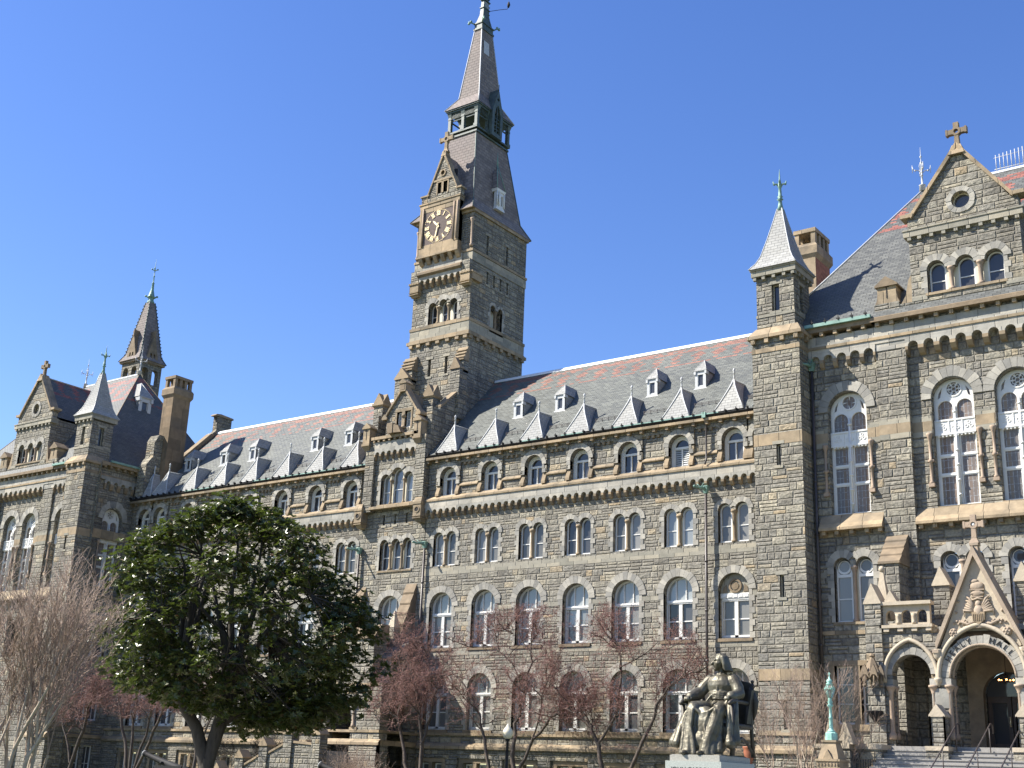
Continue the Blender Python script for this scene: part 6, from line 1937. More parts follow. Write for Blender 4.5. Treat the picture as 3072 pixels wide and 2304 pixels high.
# ------------------------------------------------------------------ side porch under the tower bay and its stair
def side_porch():
    Yf = -3.3; a, b = -5.6, -1.22
    w = MB()
    w.wall([(a, -1.72), (b, -1.72), (b, 4.9), (a, 4.9)], [arch(-4.35, 1.9, 1.2, 3.2, 14)], .5, M=front(Yf), rim=False)
    w.wall([(Yf, -1.72), (0, -1.72), (0, 4.9), (Yf, 4.9)], [arch(-1.65, 1.9, -1.72, 3.55, 14)], .5, M=side(b), rim=False)
    w.wall([(Yf, -1.72), (0, -1.72), (0, 4.9), (Yf, 4.9)], [], .1, M=side(a+.1), rim=False)
    # gabled upper wall
    w.box(a, -2.05, Yf, -2.2, 4.9, 7.5); w.box(a+.05, -1.3, -2.6, 0, 4.88, 6.4)
    w.build('side_porch_wall', STONE, HALL)
    r = MB()
    r.extr_x([(-2.75, 6.4), (-2.75, 6.5), (0, 8.2), (0, 6.4)], a, -1.2)
    r.build('side_porch_roof', SLATE, HALL)
    t = MB()
    t.extr_x([(Yf-.1, 7.5), (Yf-.1, 7.6), (Yf+.5, 8.35), (-2.15, 8.35), (-2.15, 7.5)], a-.05, -1.98) if False else None; tb2 = MB(); tb2.extr_x([(Yf-.1, 7.5), (Yf-.1, 7.6), (Yf+.5, 8.35), (-2.15, 8.35), (-2.15, 7.5)], a-.05, -1.98); tb2.build('sloped_coping', BROWNST, HALL); t.box(a-.03, b+.04, Yf-.05, -.1, 4.85, 4.98)
    t.box(a-.03, b+.03, Yf-.06, 0, 2.28, 2.42); t.extr_x([(Yf, 1.92), (Yf-.2, 1.74), (Yf-.2, 1.6), (Yf, 1.6)], a-.1, b+.14)
    t.box(b-.1, b+.14, Yf-.1, -.1, 1.6, 1.88)
    t.box(-3.42, -2.95, Yf-.05, Yf+.1, 3.9, 4.1); t.box(-3.45, -2.9, Yf-.08, Yf+.1, 2.36, 2.56)
    t.build('sandstone_course', TAN, HALL)
    pl = MB(); pl.box(-3.3, b+.12, Yf-.14, Yf+.02, -1.72, 1.6); pl.box(b-.02, b+.12, Yf-.14, -2.62, -1.72, 1.6); pl.build('plinth_wall', STONE_S, HALL)
    c = MB()
    for x in (-3.2,): c.lathe([(.14, 2.56), (.14, 2.66), (.09, 2.74), (.085, 3.66), (.12, 3.7), (.19, 3.84), (.2, 3.92)], x, Yf-.02, 12)
    c.lathe([(.12, 2.4), (.08, 2.6), (.075, 3.5), (.16, 3.7)], -3.9, Yf+.9, 10); c.build('column', PINKST, HALL)
    vs = MB(); voussoirs(vs, -4.35, 1.9, 3.2, .32, 11, M=front(Yf)); voussoirs(vs, -1.65, 1.9, 3.55, .3, 11, M=side(b), d0=-.03); vs.build('arch_surround', VOUS, HALL)
    d = MB(); d.box(-4.9, -3.6, -.25, -.1, 1.2, 3.6); d.build('door', WOOD, HALL)
    # sloped stone buttresses either side above the porch
    for xa, xb in ((-6.81, -6.07), (-2.73, -1.97)):
        q = MB(); q.box(xa, xb, -1.0, 0, 4.0, 8.5); q.box(xa, xb, -.42, 0, 8.5, 10.1); q.build('buttress', STONE, HALL)
        p = MB()
        for k in range(4): p.extr_x([(-1.02+k*.26, 8.45+k*.67), (0, 8.45+k*.67), (0, 9.1+k*.67), (-.78+k*.26, 9.1+k*.67), (-1.04+k*.26, 8.55+k*.67)], xa-.04, xb+.04)
        p.build('buttress_cap', BROWNST, HALL)
    p = MB(); p.tbox(-2.5, -2.0, -1.75, -1.2, 8.3, -2.27, -2.23, -1.5, -1.4, 9.3); p.build('pinnacle_cap', CREAM, HALL)
    p = MB(); p.box(-2.5, -2.0, -1.75, -1.2, 5.5, 8.3); p.build('pinnacle', STONE_S, HALL)
    # stair running down to the left, two walls with stepped gabled piers
    st = MB()
    for k in range(15): st.box(-5.6-.36*(k+1), -5.6-.36*k+.01, -5.2, -2.4, -1.72, 1.2-k*.18)
    st.box(-5.62, -3.4, -5.2, -3.2, -1.72, 1.2)
    st.build('side_steps', STEPM, HALL)
    for yy in (-5.6, -2.2):
        pr = MB(); pc = MB()
        for k, (x, z) in enumerate(((-3.5, 2.0), (-5.7, 2.0), (-7.6, 1.35), (-9.5, .65), (-11.4, .0))):
            pr.box(x-.32, x+.32, yy-.30, yy+.30, -1.72, z)
            pc.extr_x([(yy-.36, z), (yy+.36, z), (yy+.36, z+.06), (yy, z+.42), (yy-.36, z+.06)], x-.34, x+.34) if False else pc.prism([(x-.36, z), (x+.36, z), (x+.36, z+.07), (x, z+.48), (x-.36, z+.07)], yy-.36, yy+.36)
            if k: pr.prism([(x+.3, -1.72), (px-.3, -1.72), (px-.3, pz-.55), (x+.3, z-.45)], yy-.18, yy+.18); pc.prism([(x+.3, z-.45), (px-.3, pz-.55), (px-.3, pz-.43), (x+.3, z-.33)], yy-.24, yy+.24)
            px, pz = x, z
        pr.build('stair_wall', STONE_S, HALL); pc.build('stair_wall_cap', TANB, HALL)
side_porch()
# ------------------------------------------------------------------ bronze statue
SX, SY, SZ = 32.66, -29.20, .75
def statue():
    t = thing('seated_statue', 'greenish bronze statue of a robed long-haired man seated in a high-backed chair', 'statue', (SX, SY, SZ))
    f = MB(M=T(SX, SY, SZ))
    def cap(a, b, r0, r1, n=12): f.tube([a, b], [r0, r1], n); f.ball(a, r0, n); f.ball(b, r1, n)
    def chain(P, R, n=10):
        f.tube(P, R, n)
        for p, r in zip(P, R): f.ball(p, r, n)
    # torso
    f.ball((.10, .45, 1.70), (.37, .26, .31), 16); f.ball((.10, .42, 1.45), (.30, .26, .26), 16); f.ball((.09, .36, 1.14), (.36, .30, .24), 16)
    f.ball((-.16, .48, 1.85), (.16, .15, .13), 12); f.ball((.37, .48, 1.85), (.16, .15, .13), 12)
    cap((.11, .48, 1.93), (.10, .45, 2.13), .10, .085)
    for k in range(9): f.ball((.11+.11*math.cos(k*PI/4.5), .46+.10*math.sin(k*PI/4.5), 1.99), .035, 6)
    # head turned to its right (towards -x)
    hd = Vector((-.80, -.60, 0)).normalized(); sd = Vector((-hd.y, hd.x, 0))
    def H(a, b, c): return (.10+hd.x*a+sd.x*b, .44+hd.y*a+sd.y*b, 2.27+c)
    for a, b, c, r in ((0, 0, .06, .16), (.045, 0, -.01, .14), (.07, 0, -.07, .12), (.09, 0, -.125, .08), (-.05, 0, .06, .15)): f.ball(H(a, b, c), r, 12)
    chain([H(.165, 0, .055), H(.225, 0, -.03), H(.18, 0, -.05)], [.022, .036, .024], 8)           # nose
    for s in (-1, 1):
        f.ball(H(.155, s*.055, .062), (.045, .045, .02), 8); f.ball(H(.10, s*.08, -.03), .055, 8); f.ball(H(.132, s*.055, .022), .02, 8)
        chain([H(-.02, s*.14, .03), H(-.025, s*.15, -.02)], [.025, .02], 6)
    chain([H(.165, -.035, -.088), H(.185, 0, -.085), H(.165, .035, -.088)], [.015, .02, .015], 6)
    chain([H(.16, -.03, -.118), H(.172, 0, -.118), H(.16, .03, -.118)], [.014, .02, .014], 6); f.ball(H(.145, 0, -.172), .048, 8)
    # long hair
    for k in range(15):
        a = -PI*.47+2*PI*.47*k/14
        d = Vector((-math.cos(a), math.sin(a)))
        P = [H(-.02+.06*d.x, .07*d.y, .20), H(.0+.15*d.x, .155*d.y, .12), H(-.02+.175*d.x, .18*d.y, -.02), H(-.03+.20*d.x, .20*d.y, -.15), H(-.04+.25*d.x, .235*d.y, -.21)]
        chain(P, [.03, .045, .05, .045, .022], 7)
    chain([H(.10, 0, .19), H(.03, .09, .19), H(-.02, .16, .05)], [.03, .035, .03], 6); chain([H(.10, 0, .19), H(.03, -.09, .19), H(-.02, -.16, .05)], [.03, .035, .03], 6)
    # arms in wide sleeves
    chain([(-.20, .46, 1.84), (-.34, .40, 1.68), (-.43, .30, 1.52)], [.15, .15, .145], 12)
    chain([(-.43, .30, 1.52), (-.46, .08, 1.43), (-.47, -.08, 1.40)], [.155, .15, .13], 12)
    chain([(.42, .46, 1.84), (.55, .42, 1.66), (.62, .36, 1.50)], [.155, .155, .15], 12)
    chain([(.62, .36, 1.50), (.62, .14, 1.44), (.60, -.02, 1.41)], [.13, .13, .13], 12)
    for c, s in (((-.47, -.18, 1.385), 1), ((.60, -.13, 1.39), -1)):
        x, y, z = c
        cap((x, y+.12, z+.005), (x, y+.03, z+.0), .055, .05)
        f.ball((x, y-.02, z), (.065, .075, .035), 10)
        for q, (dx, ln, dz) in enumerate(((-.05, .085, -.0), (-.018, .10, .0), (.016, .095, .0), (.048, .075, -.005))):
            P = [(x+dx*.8, y-.07, z+.005), (x+dx*1.1, y-.07-ln*.6, z+.0+dz), (x+dx*1.15, y-.075-ln*.85, z-.05), (x+dx*1.1, y-.07-ln*.75, z-.10)]
            chain(P, [.020, .018, .016, .013], 7)
        chain([(x+s*.06, y-.0, z-.01), (x+s*.095, y-.05, z-.03), (x+s*.09, y-.10, z-.06)], [.022, .02, .015], 7)
    # belt and sash
    f.tube([(.10+.30*math.cos(a*PI/10), .42+.245*math.sin(a*PI/10), 1.52) for a in range(21)], .028, 8)
    for z in (1.47, 1.42, 1.37): f.tube([(.10+.285*math.cos(a*PI/10), .40+.245*math.sin(a*PI/10), z+.01*math.sin(a)) for a in range(21)], .018, 6)
    chain([(-.05, .17, 1.45), (-.18, .10, 1.25), (-.30, .02, 1.12)], [.03, .035, .03], 8)
    # thighs, knees, robe
    chain([(-.10, .34, 1.08), (-.20, 0, 1.12), (-.27, -.30, 1.10)], [.22, .20, .18], 14)
    chain([(.28, .34, 1.08), (.34, 0, 1.12), (.38, -.22, 1.08)], [.22, .20, .175], 14)
    chain([(-.27, -.32, 1.06), (-.30, -.42, .7), (-.27, -.52, .3), (-.25, -.56, .08)], [.175, .15, .17, .20], 14)
    chain([(.38, -.24, 1.04), (.30, -.36, .7), (.20, -.44, .35), (.16, -.48, .08)], [.17, .15, .17, .20], 14)
    f.ball((.03, -.30, .58), (.38, .20, .60), 16); f.ball((-.02, -.40, .30), (.36, .20, .32), 14); f.ball((.03, .10, .55), (.42, .40, .56), 16); f.ball((.20, -.24, .52), (.34, .20, .56), 14); f.ball((-.42, -.28, .62), (.16, .20, .46), 12)
    # folds of the robe
    for P, R in (([(-.34, -.44, 1.12), (-.42, -.50, .7), (-.40, -.62, .3), (-.40, -.68, .03)], [.04, .06, .07, .09]),
                 ([(-.20, -.50, 1.05), (-.22, -.56, .65), (-.12, -.62, .3), (-.08, -.66, .03)], [.05, .05, .06, .08]),
                 ([(-.20, -.45, 1.12), (-.02, -.40, .98), (.16, -.40, 1.02), (.32, -.36, 1.12)], [.04, .05, .05, .04]),
                 ([(-.05, -.40, .95), (-.02, -.46, .6), (.06, -.52, .3), (.05, -.58, .03)], [.04, .05, .05, .07]),
                 ([(.18, -.40, 1.0), (.10, -.46, .7), (.20, -.54, .35), (.24, -.60, .03)], [.05, .045, .06, .09]),
                 ([(.36, -.40, 1.05), (.42, -.38, .7), (.34, -.46, .35), (.34, -.54, .03)], [.05, .05, .06, .08]),
                 ([(-.16, .26, 1.18), (-.26, .0, 1.28), (-.34, -.3, 1.24)], [.04, .05, .04]),
                 ([(.10, .22, 1.30), (.12, -.05, 1.20), (.26, -.30, 1.22)], [.04, .05, .04]),
                 ([(.11, .25, 1.90), (.11, .205, 1.72), (.11, .18, 1.55)], [.014, .014, .014])):
        chain(P, R, 8)
    # cloak falling from the right forearm and hanging from the left arm
    for P, R in (([(-.50, .05, 1.36), (-.60, -.02, 1.05), (-.68, -.22, .65), (-.76, -.42, .30)], [.10, .10, .11, .13]),
                 ([(-.46, -.02, 1.32), (-.54, -.15, 1.0), (-.60, -.34, .65), (-.62, -.52, .28)], [.07, .08, .10, .12]),
                 ([(-.55, .18, 1.32), (-.64, .15, .9), (-.70, .0, .5), (-.78, -.25, .30)], [.08, .10, .12, .11]),
                 ([(.54, -.04, 1.34), (.46, -.26, .95), (.44, -.34, .5), (.46, -.40, .13)], [.07, .055, .06, .11]),
                 ([(.62, -.04, 1.34), (.62, -.18, .95), (.64, -.22, .5), (.68, -.26, .30)], [.08, .085, .10, .14]),
                 ([(.70, .02, 1.30), (.74, -.08, .95), (.76, -.10, .55), (.78, -.12, .34)], [.06, .07, .08, .10])):
        chain(P, R, 10)
    for x, y in ((-.30, -.74), (.10, -.70)): f.ball((x, y, .055), (.085, .16, .065), 10)
    f.box(-.62, .62, -.6, .7, -.0, .03)
    o = f.build('robed_figure', BRONZE, t)
    bm = bmesh.new(); bm.from_mesh(o.data); bmesh.ops.recalc_face_normals(bm, faces=bm.faces); bm.to_mesh(o.data); bm.free()
    m = o.modifiers.new('union', 'REMESH'); m.mode = 'VOXEL'; m.voxel_size = .0155; m.use_smooth_shade = True
    m = o.modifiers.new('soft', 'SMOOTH'); m.iterations = 3; m.factor = .5
    tx = bpy.data.textures.new('cast', 'CLOUDS'); tx.noise_scale = .16
    m = o.modifiers.new('hand_modelled', 'DISPLACE'); m.texture = tx; m.strength = .022; m.mid_level = .5; m.texture_coords = 'GLOBAL'
    c = MB(M=T(SX, SY, SZ))
    # chair
    for s in (-1, 1):
        x = s*.66+.04
        c.tube([(x, .92, .02), (x, .86, .6), (x, .80, 1.2), (x+.02*s, .90, 1.78)], [.06, .05, .05, .045], 8); c.ball((x+.02*s, .91, 1.83), .05, 8)
        c.tube([(x, -.22, .03), (x, -.14, .5), (x, -.20, 1.22)], [.065, .045, .055], 8)
        c.tube([(x, .80, 1.28), (x, .3, 1.30), (x, -.20, 1.29), (x, -.34, 1.22)], [.05, .05, .055, .045], 8)
        c.tube([(x, .88, .72), (x, -.16, .74)], .055, 6); c.tube([(x, .9, .1), (x, .6, .35), (x, .3, .45), (x, 0, .35), (x, -.2, .1)], .04, 6)
    c.box(-.62, .70, -.12, .84, .66, .78); c.box(-.60, .68, .84, .92, .70, 1.62)
    c.prism([(-.62, 1.6), (.70, 1.6), (.78, 1.72), (.62, 1.82), (.04, 1.95), (-.54, 1.82), (-.70, 1.72)], .84, .95)
    c.tbox(.66, .72, .55, .95, .80, .72, .80, .70, 1.10, 1.62)
    # cloth hanging over the back of the chair
    c.tube([(.70, .86, 1.70), (.80, .90, 1.35), (.78, .90, 1.1), (.74, .9, .90)], [.05, .09, .06, .02], 8)
    ch = c.build('chair', BRONZE_D, t)
    p = thing('statue_pedestal', 'pale granite pedestal with cut lettering under the bronze statue', 'pedestal', (SX, SY, -1.72))
    b = MB(); b.box(SX-.66, SX+.66, SY-.80, SY+.82, SZ-.135, SZ-.001); b.tbox(SX-.63, SX+.63, SY-.77, SY+.79, SZ-.001, SX-.63, SX+.63, SY-.77, SY+.79, SZ+.012)
    b.build('plinth', GRANITE_P, p)
    b = MB(); b.box(SX-.74, SX+.74, SY-.88, SY+.90, -1.2, SZ-.137); b.build('block', GRANITE, p)
    b = MB(); b.box(SX-1.05, SX+1.05, SY-1.2, SY+1.2, -1.72, -1.2); b.build('base', GRANITE, p)
    V, F = text_mesh('JOHN CARROLL', .155, .004)
    l = MB(M=T(SX-.02, SY-.883, SZ-.137-.20)); l.add([(x, -z, y) for x, y, z in V], F); l.build('inscription', DARKMET, p)
statue()

# ------------------------------------------------------------------ lamps, cannon, urn
def green_lamp(x, y, z):
    t = thing('street_lamp', 'verdigris green lamp post with glazed lantern on a stone pier by the entrance steps', 'street lamp', (x, y, z))
    p = MB(M=T(x, y, z)); 
    p.lathe([(.23, 0), (.23, .26), (.17, .30)], 0, 0, 8, sm=False)
    p.lathe([(.17, .30), (.13, .36), (.085, .42), (.075, .50), (.065, .80), (.085, .83), (.06, .87), (.052, 1.22), (.10, 1.26), (.12, 1.31), (.07, 1.36), (.11, 1.42), (.06, 1.50), (.09, 1.54), (.05, 1.58)], 0, 0, 12)
    p.build('lamp_post', COPPER_G, t)
    l = MB(M=T(x, y, z)); g = MB(M=l.M)
    a0 = [(.08*math.cos(PI/3*k+.4), .08*math.sin(PI/3*k+.4), 1.58) for k in range(6)]
    a1 = [(.205*math.cos(PI/3*k+.4), .205*math.sin(PI/3*k+.4), 1.93) for k in range(6)]
    a2 = [(.10*math.cos(PI/3*k+.4), .10*math.sin(PI/3*k+.4), 2.08) for k in range(6)]
    for k in range(6):
        l.tube([a0[k], a1[k], a2[k]], .014, 4); j = (k+1) % 6
        l.tube([a1[k], a1[j]], .014, 4)
        g.add([a0[k], a0[j], a1[j], a1[k]], [(0, 1, 2, 3)], M=l.M @ T(0, 0, 0)); g.add([a1[k], a1[j], a2[j], a2[k]], [(0, 1, 2, 3)])
    l.lathe([(.11, 2.07), (.14, 2.12), (.08, 2.16), (.12, 2.20), (.10, 2.26), (.045, 2.30), (.03, 2.36), (.012, 2.42), (.012, 2.56)], 0, 0, 10)
    l.box(-.05, .05, -.012, .012, 2.48, 2.505)
    l.build('lantern', COPPER_G, t); g.build('pane', PANE_T, t)
COPPER_G = simple('light_verdigris', (.27, .50, .43), .6, var=.3, scale=5)
m_, nt_, b_ = newmat('lantern_glass'); b_.inputs['Base Color'].default_value = (.75, .85, .8, 1); b_.inputs['Roughness'].default_value = .08
b_.inputs['Transmission Weight'].default_value = .85; b_.inputs['IOR'].default_value = 1.1; PANE_T = m_
green_lamp(27.94, -10.0, 1.96)
def stone_pier(x, y, z):
    t = thing('stone_pier', 'carved sandstone pier with sloping top carrying the green lamp', 'pier', (x, y, -1.72))
    b = MB(M=T(x, y, 0)); b.box(-.30, .30, -.30, .30, 1.88, 1.96); b.tbox(-.42, .42, -.42, .42, 1.22, -.25, .25, -.25, .25, 1.88)
    b.box(-.46, .46, -.46, .46, .86, 1.20); b.box(-.5, .5, -.5, .5, 1.18, 1.26)
    b.prism([(-.20, 1.26), (.20, 1.26), (0, 1.60)], -.46, -.25)
    for k in range(7): b.box(-.42+k*.13, -.36+k*.13, -.49, -.45, 1.02, 1.12)
    b.build('pier_top', TAN, t)
    b = MB(M=T(x, y, 0)); b.box(-.40, .40, -.40, .40, -1.72, .86); b.build('pier_shaft', STONE_S, t)
stone_pier(27.94, -10.0, 1.96)
def globe_lamp(x, y):
    t = thing('street_lamp', 'slim dark street lamp with a cream globe in front of the bare red-twigged trees', 'street lamp', (x, y, -1.72))
    p = MB(M=T(x, y, 0)); p.lathe([(.16, -1.72), (.16, -1.3), (.08, -1.1), (.055, 0.6), (.05, 1.42), (.09, 1.46), (.10, 1.50)], 0, 0, 10); p.build('lamp_post', DARKMET, t)
    g = MB(M=T(x, y, 0)); g.lathe([(.07, 1.48), (.16, 1.56), (.205, 1.70), (.19, 1.80), (.12, 1.90), (.06, 1.97), (.035, 2.02), (.012, 2.06)], 0, 0, 16); g.build('globe', GLOBE, t)
globe_lamp(18.40, -18.0)
def cannon(x, y, z, yaw, label, L=3.2):
    t = thing('cannon', label, 'cannon', (x, y, -1.72), group='old iron cannons flanking the side stair')
    M = T(x, y, z) @ RZ(yaw) @ Matrix.Rotation(math.radians(15), 4, 'Y')
    b = MB(M=M)
    b.tube([(0, 0, 0), (.08, 0, 0), (.12, 0, 0), (.25, 0, 0), (L*.55, 0, 0), (L*.57, 0, 0), (L*.95, 0, 0), (L, 0, 0), (L+.1, 0, 0), (L+.2, 0, 0)], [.15, .155, .135, .115, .165, .18, .20, .18, .05, .07], 14)
    b.tube([(L*.5, -.3, 0), (L*.5, .3, 0)], .06, 8)
    b.build('barrel', DARKMET, t)
    k = MB(M=M); k.tube([(-.006, 0, 0), (-.004, 0, 0)], .085, 12); k.build('muzzle_bore', BLACK, t)
    r = MB(M=M); r.tube([(-.012, .0, 0), (.02, 0, 0)], .16, 14); 
    r.build('muzzle_ring', LEAD, t)
    c = MB(M=T(x, y, 0) @ RZ(yaw)); c.box(1.1, 3.0, -.28, -.2, z-1.15, z-.55); c.box(1.1, 3.0, .2, .28, z-1.15, z-.55); c.box(.9, 3.2, -.4, .4, -1.72, z-1.15)
    c.build('carriage', DARKMET, t)
cannon(-6.49, -15.0, .60, math.radians(4), 'dark iron cannon with pale muzzle rim, its long barrel showing left of the evergreen trunk')
cannon(5.85, -15.0, .34, math.radians(4), 'dark iron cannon of which only the pale muzzle rim shows, below the side stair')
def planter(x, y):
    t = thing('planter', 'orange terracotta urn half hidden behind the bronze statue', 'planter', (x, y, -1.72))
    b = MB(M=T(x, y, 0)); b.lathe([(.16, .6), (.12, .8), (.10, .95), (.16, 1.15), (.22, 1.4), (.20, 1.48), (.25, 1.55), (.25, 1.60)], 0, 0, 14); b.build('urn', TERRA, t)
    b = MB(M=T(x, y, 0)); b.box(-.35, .35, -.35, .35, -1.72, .6); b.build('base_block', STONE_S, t)
planter(25.44, -12.0)
# ------------------------------------------------------------------ trees
def rv(r=random): 
    z = r.uniform(-1, 1); a = r.uniform(0, 2*PI); q = math.sqrt(1-z*z)
    return Vector((q*math.cos(a), q*math.sin(a), z))
def wander(rnd, p, d, L, n, wob, lift=0.0):
    P = [p.copy()]; d = d.normalized(); s = L/n
    for i in range(n):
        d = (d+rv(rnd)*wob+Vector((0, 0, lift))).normalized()
        p = p+d*s; P.append(p.copy())
    return P, d
def thin(mb, P, r0, r1, n=3):
    k = len(P)-1
    mb.tube(P, [r0+(r1-r0)*i/k for i in range(k+1)], n, cap=False, c=.5, sm=True)

# evergreen with big glossy leaves
def magnolia():
    rnd = random.Random(5)
    bx, by = 8.95, -24.1
    view = Vector((bx-CAM.x, by-CAM.y, 0)).normalized(); U = Vector((-view.y, view.x, 0)); U = -U if U.dot(_R) < 0 else U
    W = view
    t = thing('magnolia_tree', 'large dark green evergreen magnolia tree with glossy leaves standing in front of the left wing', 'tree', (bx, by, -1.72))
    O = Vector((bx, by, 0))
    prof = [(1.6, 1.0, 3.6), (2.2, -1.2, 5.0), (2.8, -3.6, 6.1), (3.4, -4.6, 6.5), (4.4, -5.0, 6.75), (5.5, -5.0, 6.3), (6.5, -4.95, 5.75), (7.4, -4.7, 5.2), (8.3, -4.3, 4.4), (9.0, -3.4, 3.3), (9.45, -2.3, 2.4), (9.75, -1.3, 1.8), (9.95, -.4, 1.2), (10.15, .2, .7)]
    def ext(z):
        for (z0, a0, b0), (z1, a1, b1) in zip(prof, prof[1:]):
            if z0 <= z <= z1:
                k = (z-z0)/(z1-z0); return a0+(a1-a0)*k, b0+(b1-b0)*k
        return None
    def pt(u, w_, z): return O+U*u+W*w_+Vector((0, 0, z))
    # trunk and limbs
    tr = MB()
    fork = pt(-.15, 0, .35)
    tr.tube([pt(-.05, 0, -1.75), pt(-.02, 0, -1.2), pt(-.12, 0, -.4), fork], [.46, .34, .30, .28], 12, cap=False)
    tr.build('trunk', BARK_D, t)
    lb = MB(); lf = MB(); ends = []
    limbs = [(-1.5, .2, 2.6, .24), (.45, -.1, 3.2, .28)]
    for (u, w_, z, r) in limbs:
        mid = pt(u*.45, w_*.5, (z+.35)*.5)
        lb.tube([fork-Vector((0, 0, .3)), mid, pt(u, w_, z)], [.27, r*.95, r*.8], 9, cap=False)
        base = pt(u, w_, z)
        for k in range(9):
            for _ in range(30):
                zz = rnd.uniform(3.0, 9.9); a, b = ext(zz); uu = rnd.uniform(a, b)*.75; ww = rnd.uniform(-1, 1)*(b-a)*.32
                if (uu < u+1.6) if u < 0 else (uu > u-1.8): break
            e = pt(uu, ww, zz)
            m1 = base.lerp(e, .4)+Vector((0, 0, .5))+rv(rnd)*.3
            m2 = base.lerp(e, .75)+rv(rnd)*.35+Vector((0, 0, .3))
            lb.tube([base, m1, m2, e], [r*.55, .10, .055, .02], 6, cap=False)
            ends += [m1, m2, e]
    lb.tube([pt(.35, 0, 1.7), pt(1.0, -.3, 2.2), pt(1.9, -.5, 2.5), pt(3.0, -.6, 3.2)], [.16, .12, .09, .04], 7, cap=False)
    # leaf clusters, grouped in masses so that gaps and dark hollows appear between them
    masses = []
    for i in range(370):
        for _ in range(50):
            z = rnd.uniform(1.7, 9.95) if i % 5 else rnd.uniform(1.7, 4.5); a, b = ext(z); c = (a+b)/2; h = (b-a)/2
            th = rnd.uniform(0, 2*PI); rr = math.sqrt(rnd.uniform(.16, 1.0))*.93
            u = c+h*rr*math.cos(th); w_ = h*.92*rr*math.sin(th)
            if rnd.random() < .3+.7*rr: break
        masses.append((pt(u*rnd.uniform(.93, 1.02), w_, z), rnd.uniform(.45, 1.1)))
    for cpt, R in masses:
        e = min(ends, key=lambda q: (q-cpt).length)
        if (e-cpt).length > .3: lb.tube([e, e.lerp(cpt, .5)+Vector((0, 0, .12)), cpt], [.035, .025, .012], 4, cap=False)
        ncl = int(34*R*R)+8
        for k in range(ncl):
            d = rv(rnd); d.z *= .75
            p = cpt+d*R*rnd.uniform(.45, 1.0)
            up = (d*.6+Vector((0, 0, .9))+rv(rnd)*.35).normalized()
            if k % 4 == 0: lb.tube([cpt.lerp(p, .1), p], [.012, .006], 3, cap=False)
            s1 = up.orthogonal().normalized(); s2 = up.cross(s1)
            n = rnd.randint(6, 9); ph = rnd.uniform(0, 6)
            cc = rnd.random()
            for j in range(n):
                a = ph+2*PI*j/n; o = (s1*math.cos(a)+s2*math.sin(a))
                ld = (o*rnd.uniform(.7, 1.1)+up*rnd.uniform(.1, .8)).normalized()
                L = rnd.uniform(.14, .23); wd = L*.27
                sdv = ld.cross(up)
                if sdv.length < .1: sdv = s2
                sdv.normalize(); nn = sdv.cross(ld).normalized()
                q0 = p; q1 = p+ld*L*.5+sdv*wd+nn*.012; q2 = p+ld*L-nn*.02; q3 = p+ld*L*.5-sdv*wd+nn*.012; qm = p+ld*L*.5-nn*.012
                v = min(1, max(0, cc*.6+rnd.random()*.4)) if rnd.random() > .04 else .97
                b0 = len(lf.v)
                lf.v += [tuple(q0), tuple(q1), tuple(q2), tuple(q3)]
                lf.f.append([b0, b0+1, b0+2, b0+3]); lf.m.append(0); lf.c.append(v*.86 if v < .95 else v); lf.s.append(False)
    lb.build('limb', BARK_D, t)
    lf.build('crown', LEAF, t)
magnolia()

# crape myrtle: many pale smooth stems rising in a vase, dense fine twigs
def crape(name, label, bx, by, zg, H, spread, nst, seed, umin=-9, umax=9, lean=0, tw=1.0, maxlev=5, tilt=(.02, .42)):
    rnd = random.Random(seed)
    t = thing(name, label, 'tree', (bx, by, zg))
    st = MB(); tw_ = MB()
    O = Vector((bx, by, zg))
    cnt = [0]
    def inside_crown(p):
        q = p-O; h = q.z/H
        if h > 1.02: return False
        r = math.hypot(q.x, q.y)/spread
        lim = .22+.95*min(1, h/.62)**1.1 if h < .62 else math.sqrt(max(0, 1-((h-.62)/.42)**2))*1.12
        return r < lim+.06
    def grow(p, d, L, r, lev):
        if lev >= 4 or r < .012:
            n = 4; P, dd = wander(rnd, p, d, L, n, .20, .04)
            if not inside_crown(P[-1]) and rnd.random() < .95: 
                P = P[:2]
                if not inside_crown(P[-1]): return
            thin(tw_, P, max(min(r, .009), .0055), .0028)
            cnt[0] += 1
            if lev < maxlev:
                for q in P[1:]:
                    for _ in range(rnd.choice((0, 1, 1, 1))):
                        a = (dd+rv(rnd)*.85+Vector((0, 0, .22))).normalized()
                        grow(q, a, L*rnd.uniform(.5, .85), r*.6, lev+1)
            return
        n = 5; P, dd = wander(rnd, p, d, L, n, .10, .02)
        if not inside_crown(P[-1]) and lev > 0: return
        st_or = st if r > .028 else tw_
        thin(st_or, P, r*(1 if r > .028 else .7), r*.72*(1 if r > .028 else .6), 6 if r > .03 else 4)
        k = 3 if rnd.random() < .45 else 2
        for i in range(k):
            o = rv(rnd); o.z *= .3
            a = (dd+o*.42+Vector((0, 0, .12))).normalized()
            grow(P[-1], a, L*rnd.uniform(.62, .9), r*.62, lev+1)
        if lev >= 1:
            for _ in range(2):
                q = P[rnd.randint(1, 4)]; grow(q, (dd+rv(rnd)*.6+Vector((0, 0, .3))).normalized(), L*.6, r*.4, max(lev+1, 3))
    for i in range(nst):
        a = 2*PI*i/nst+rnd.uniform(-.3, .3); k = rnd.uniform(*tilt)
        if i % 3 == 0: k *= .4
        p = O+Vector((math.cos(a)*.28, math.sin(a)*.28, -.05))
        d = Vector((math.cos(a)*k, math.sin(a)*k, 1)).normalized()
        grow(p, d, H*rnd.uniform(.25, .33), rnd.uniform(.04, .075)*tw, 0)
    st.build('trunk', BARK_P, t); tw_.build('crown', BARK_T, t)
    return cnt[0]
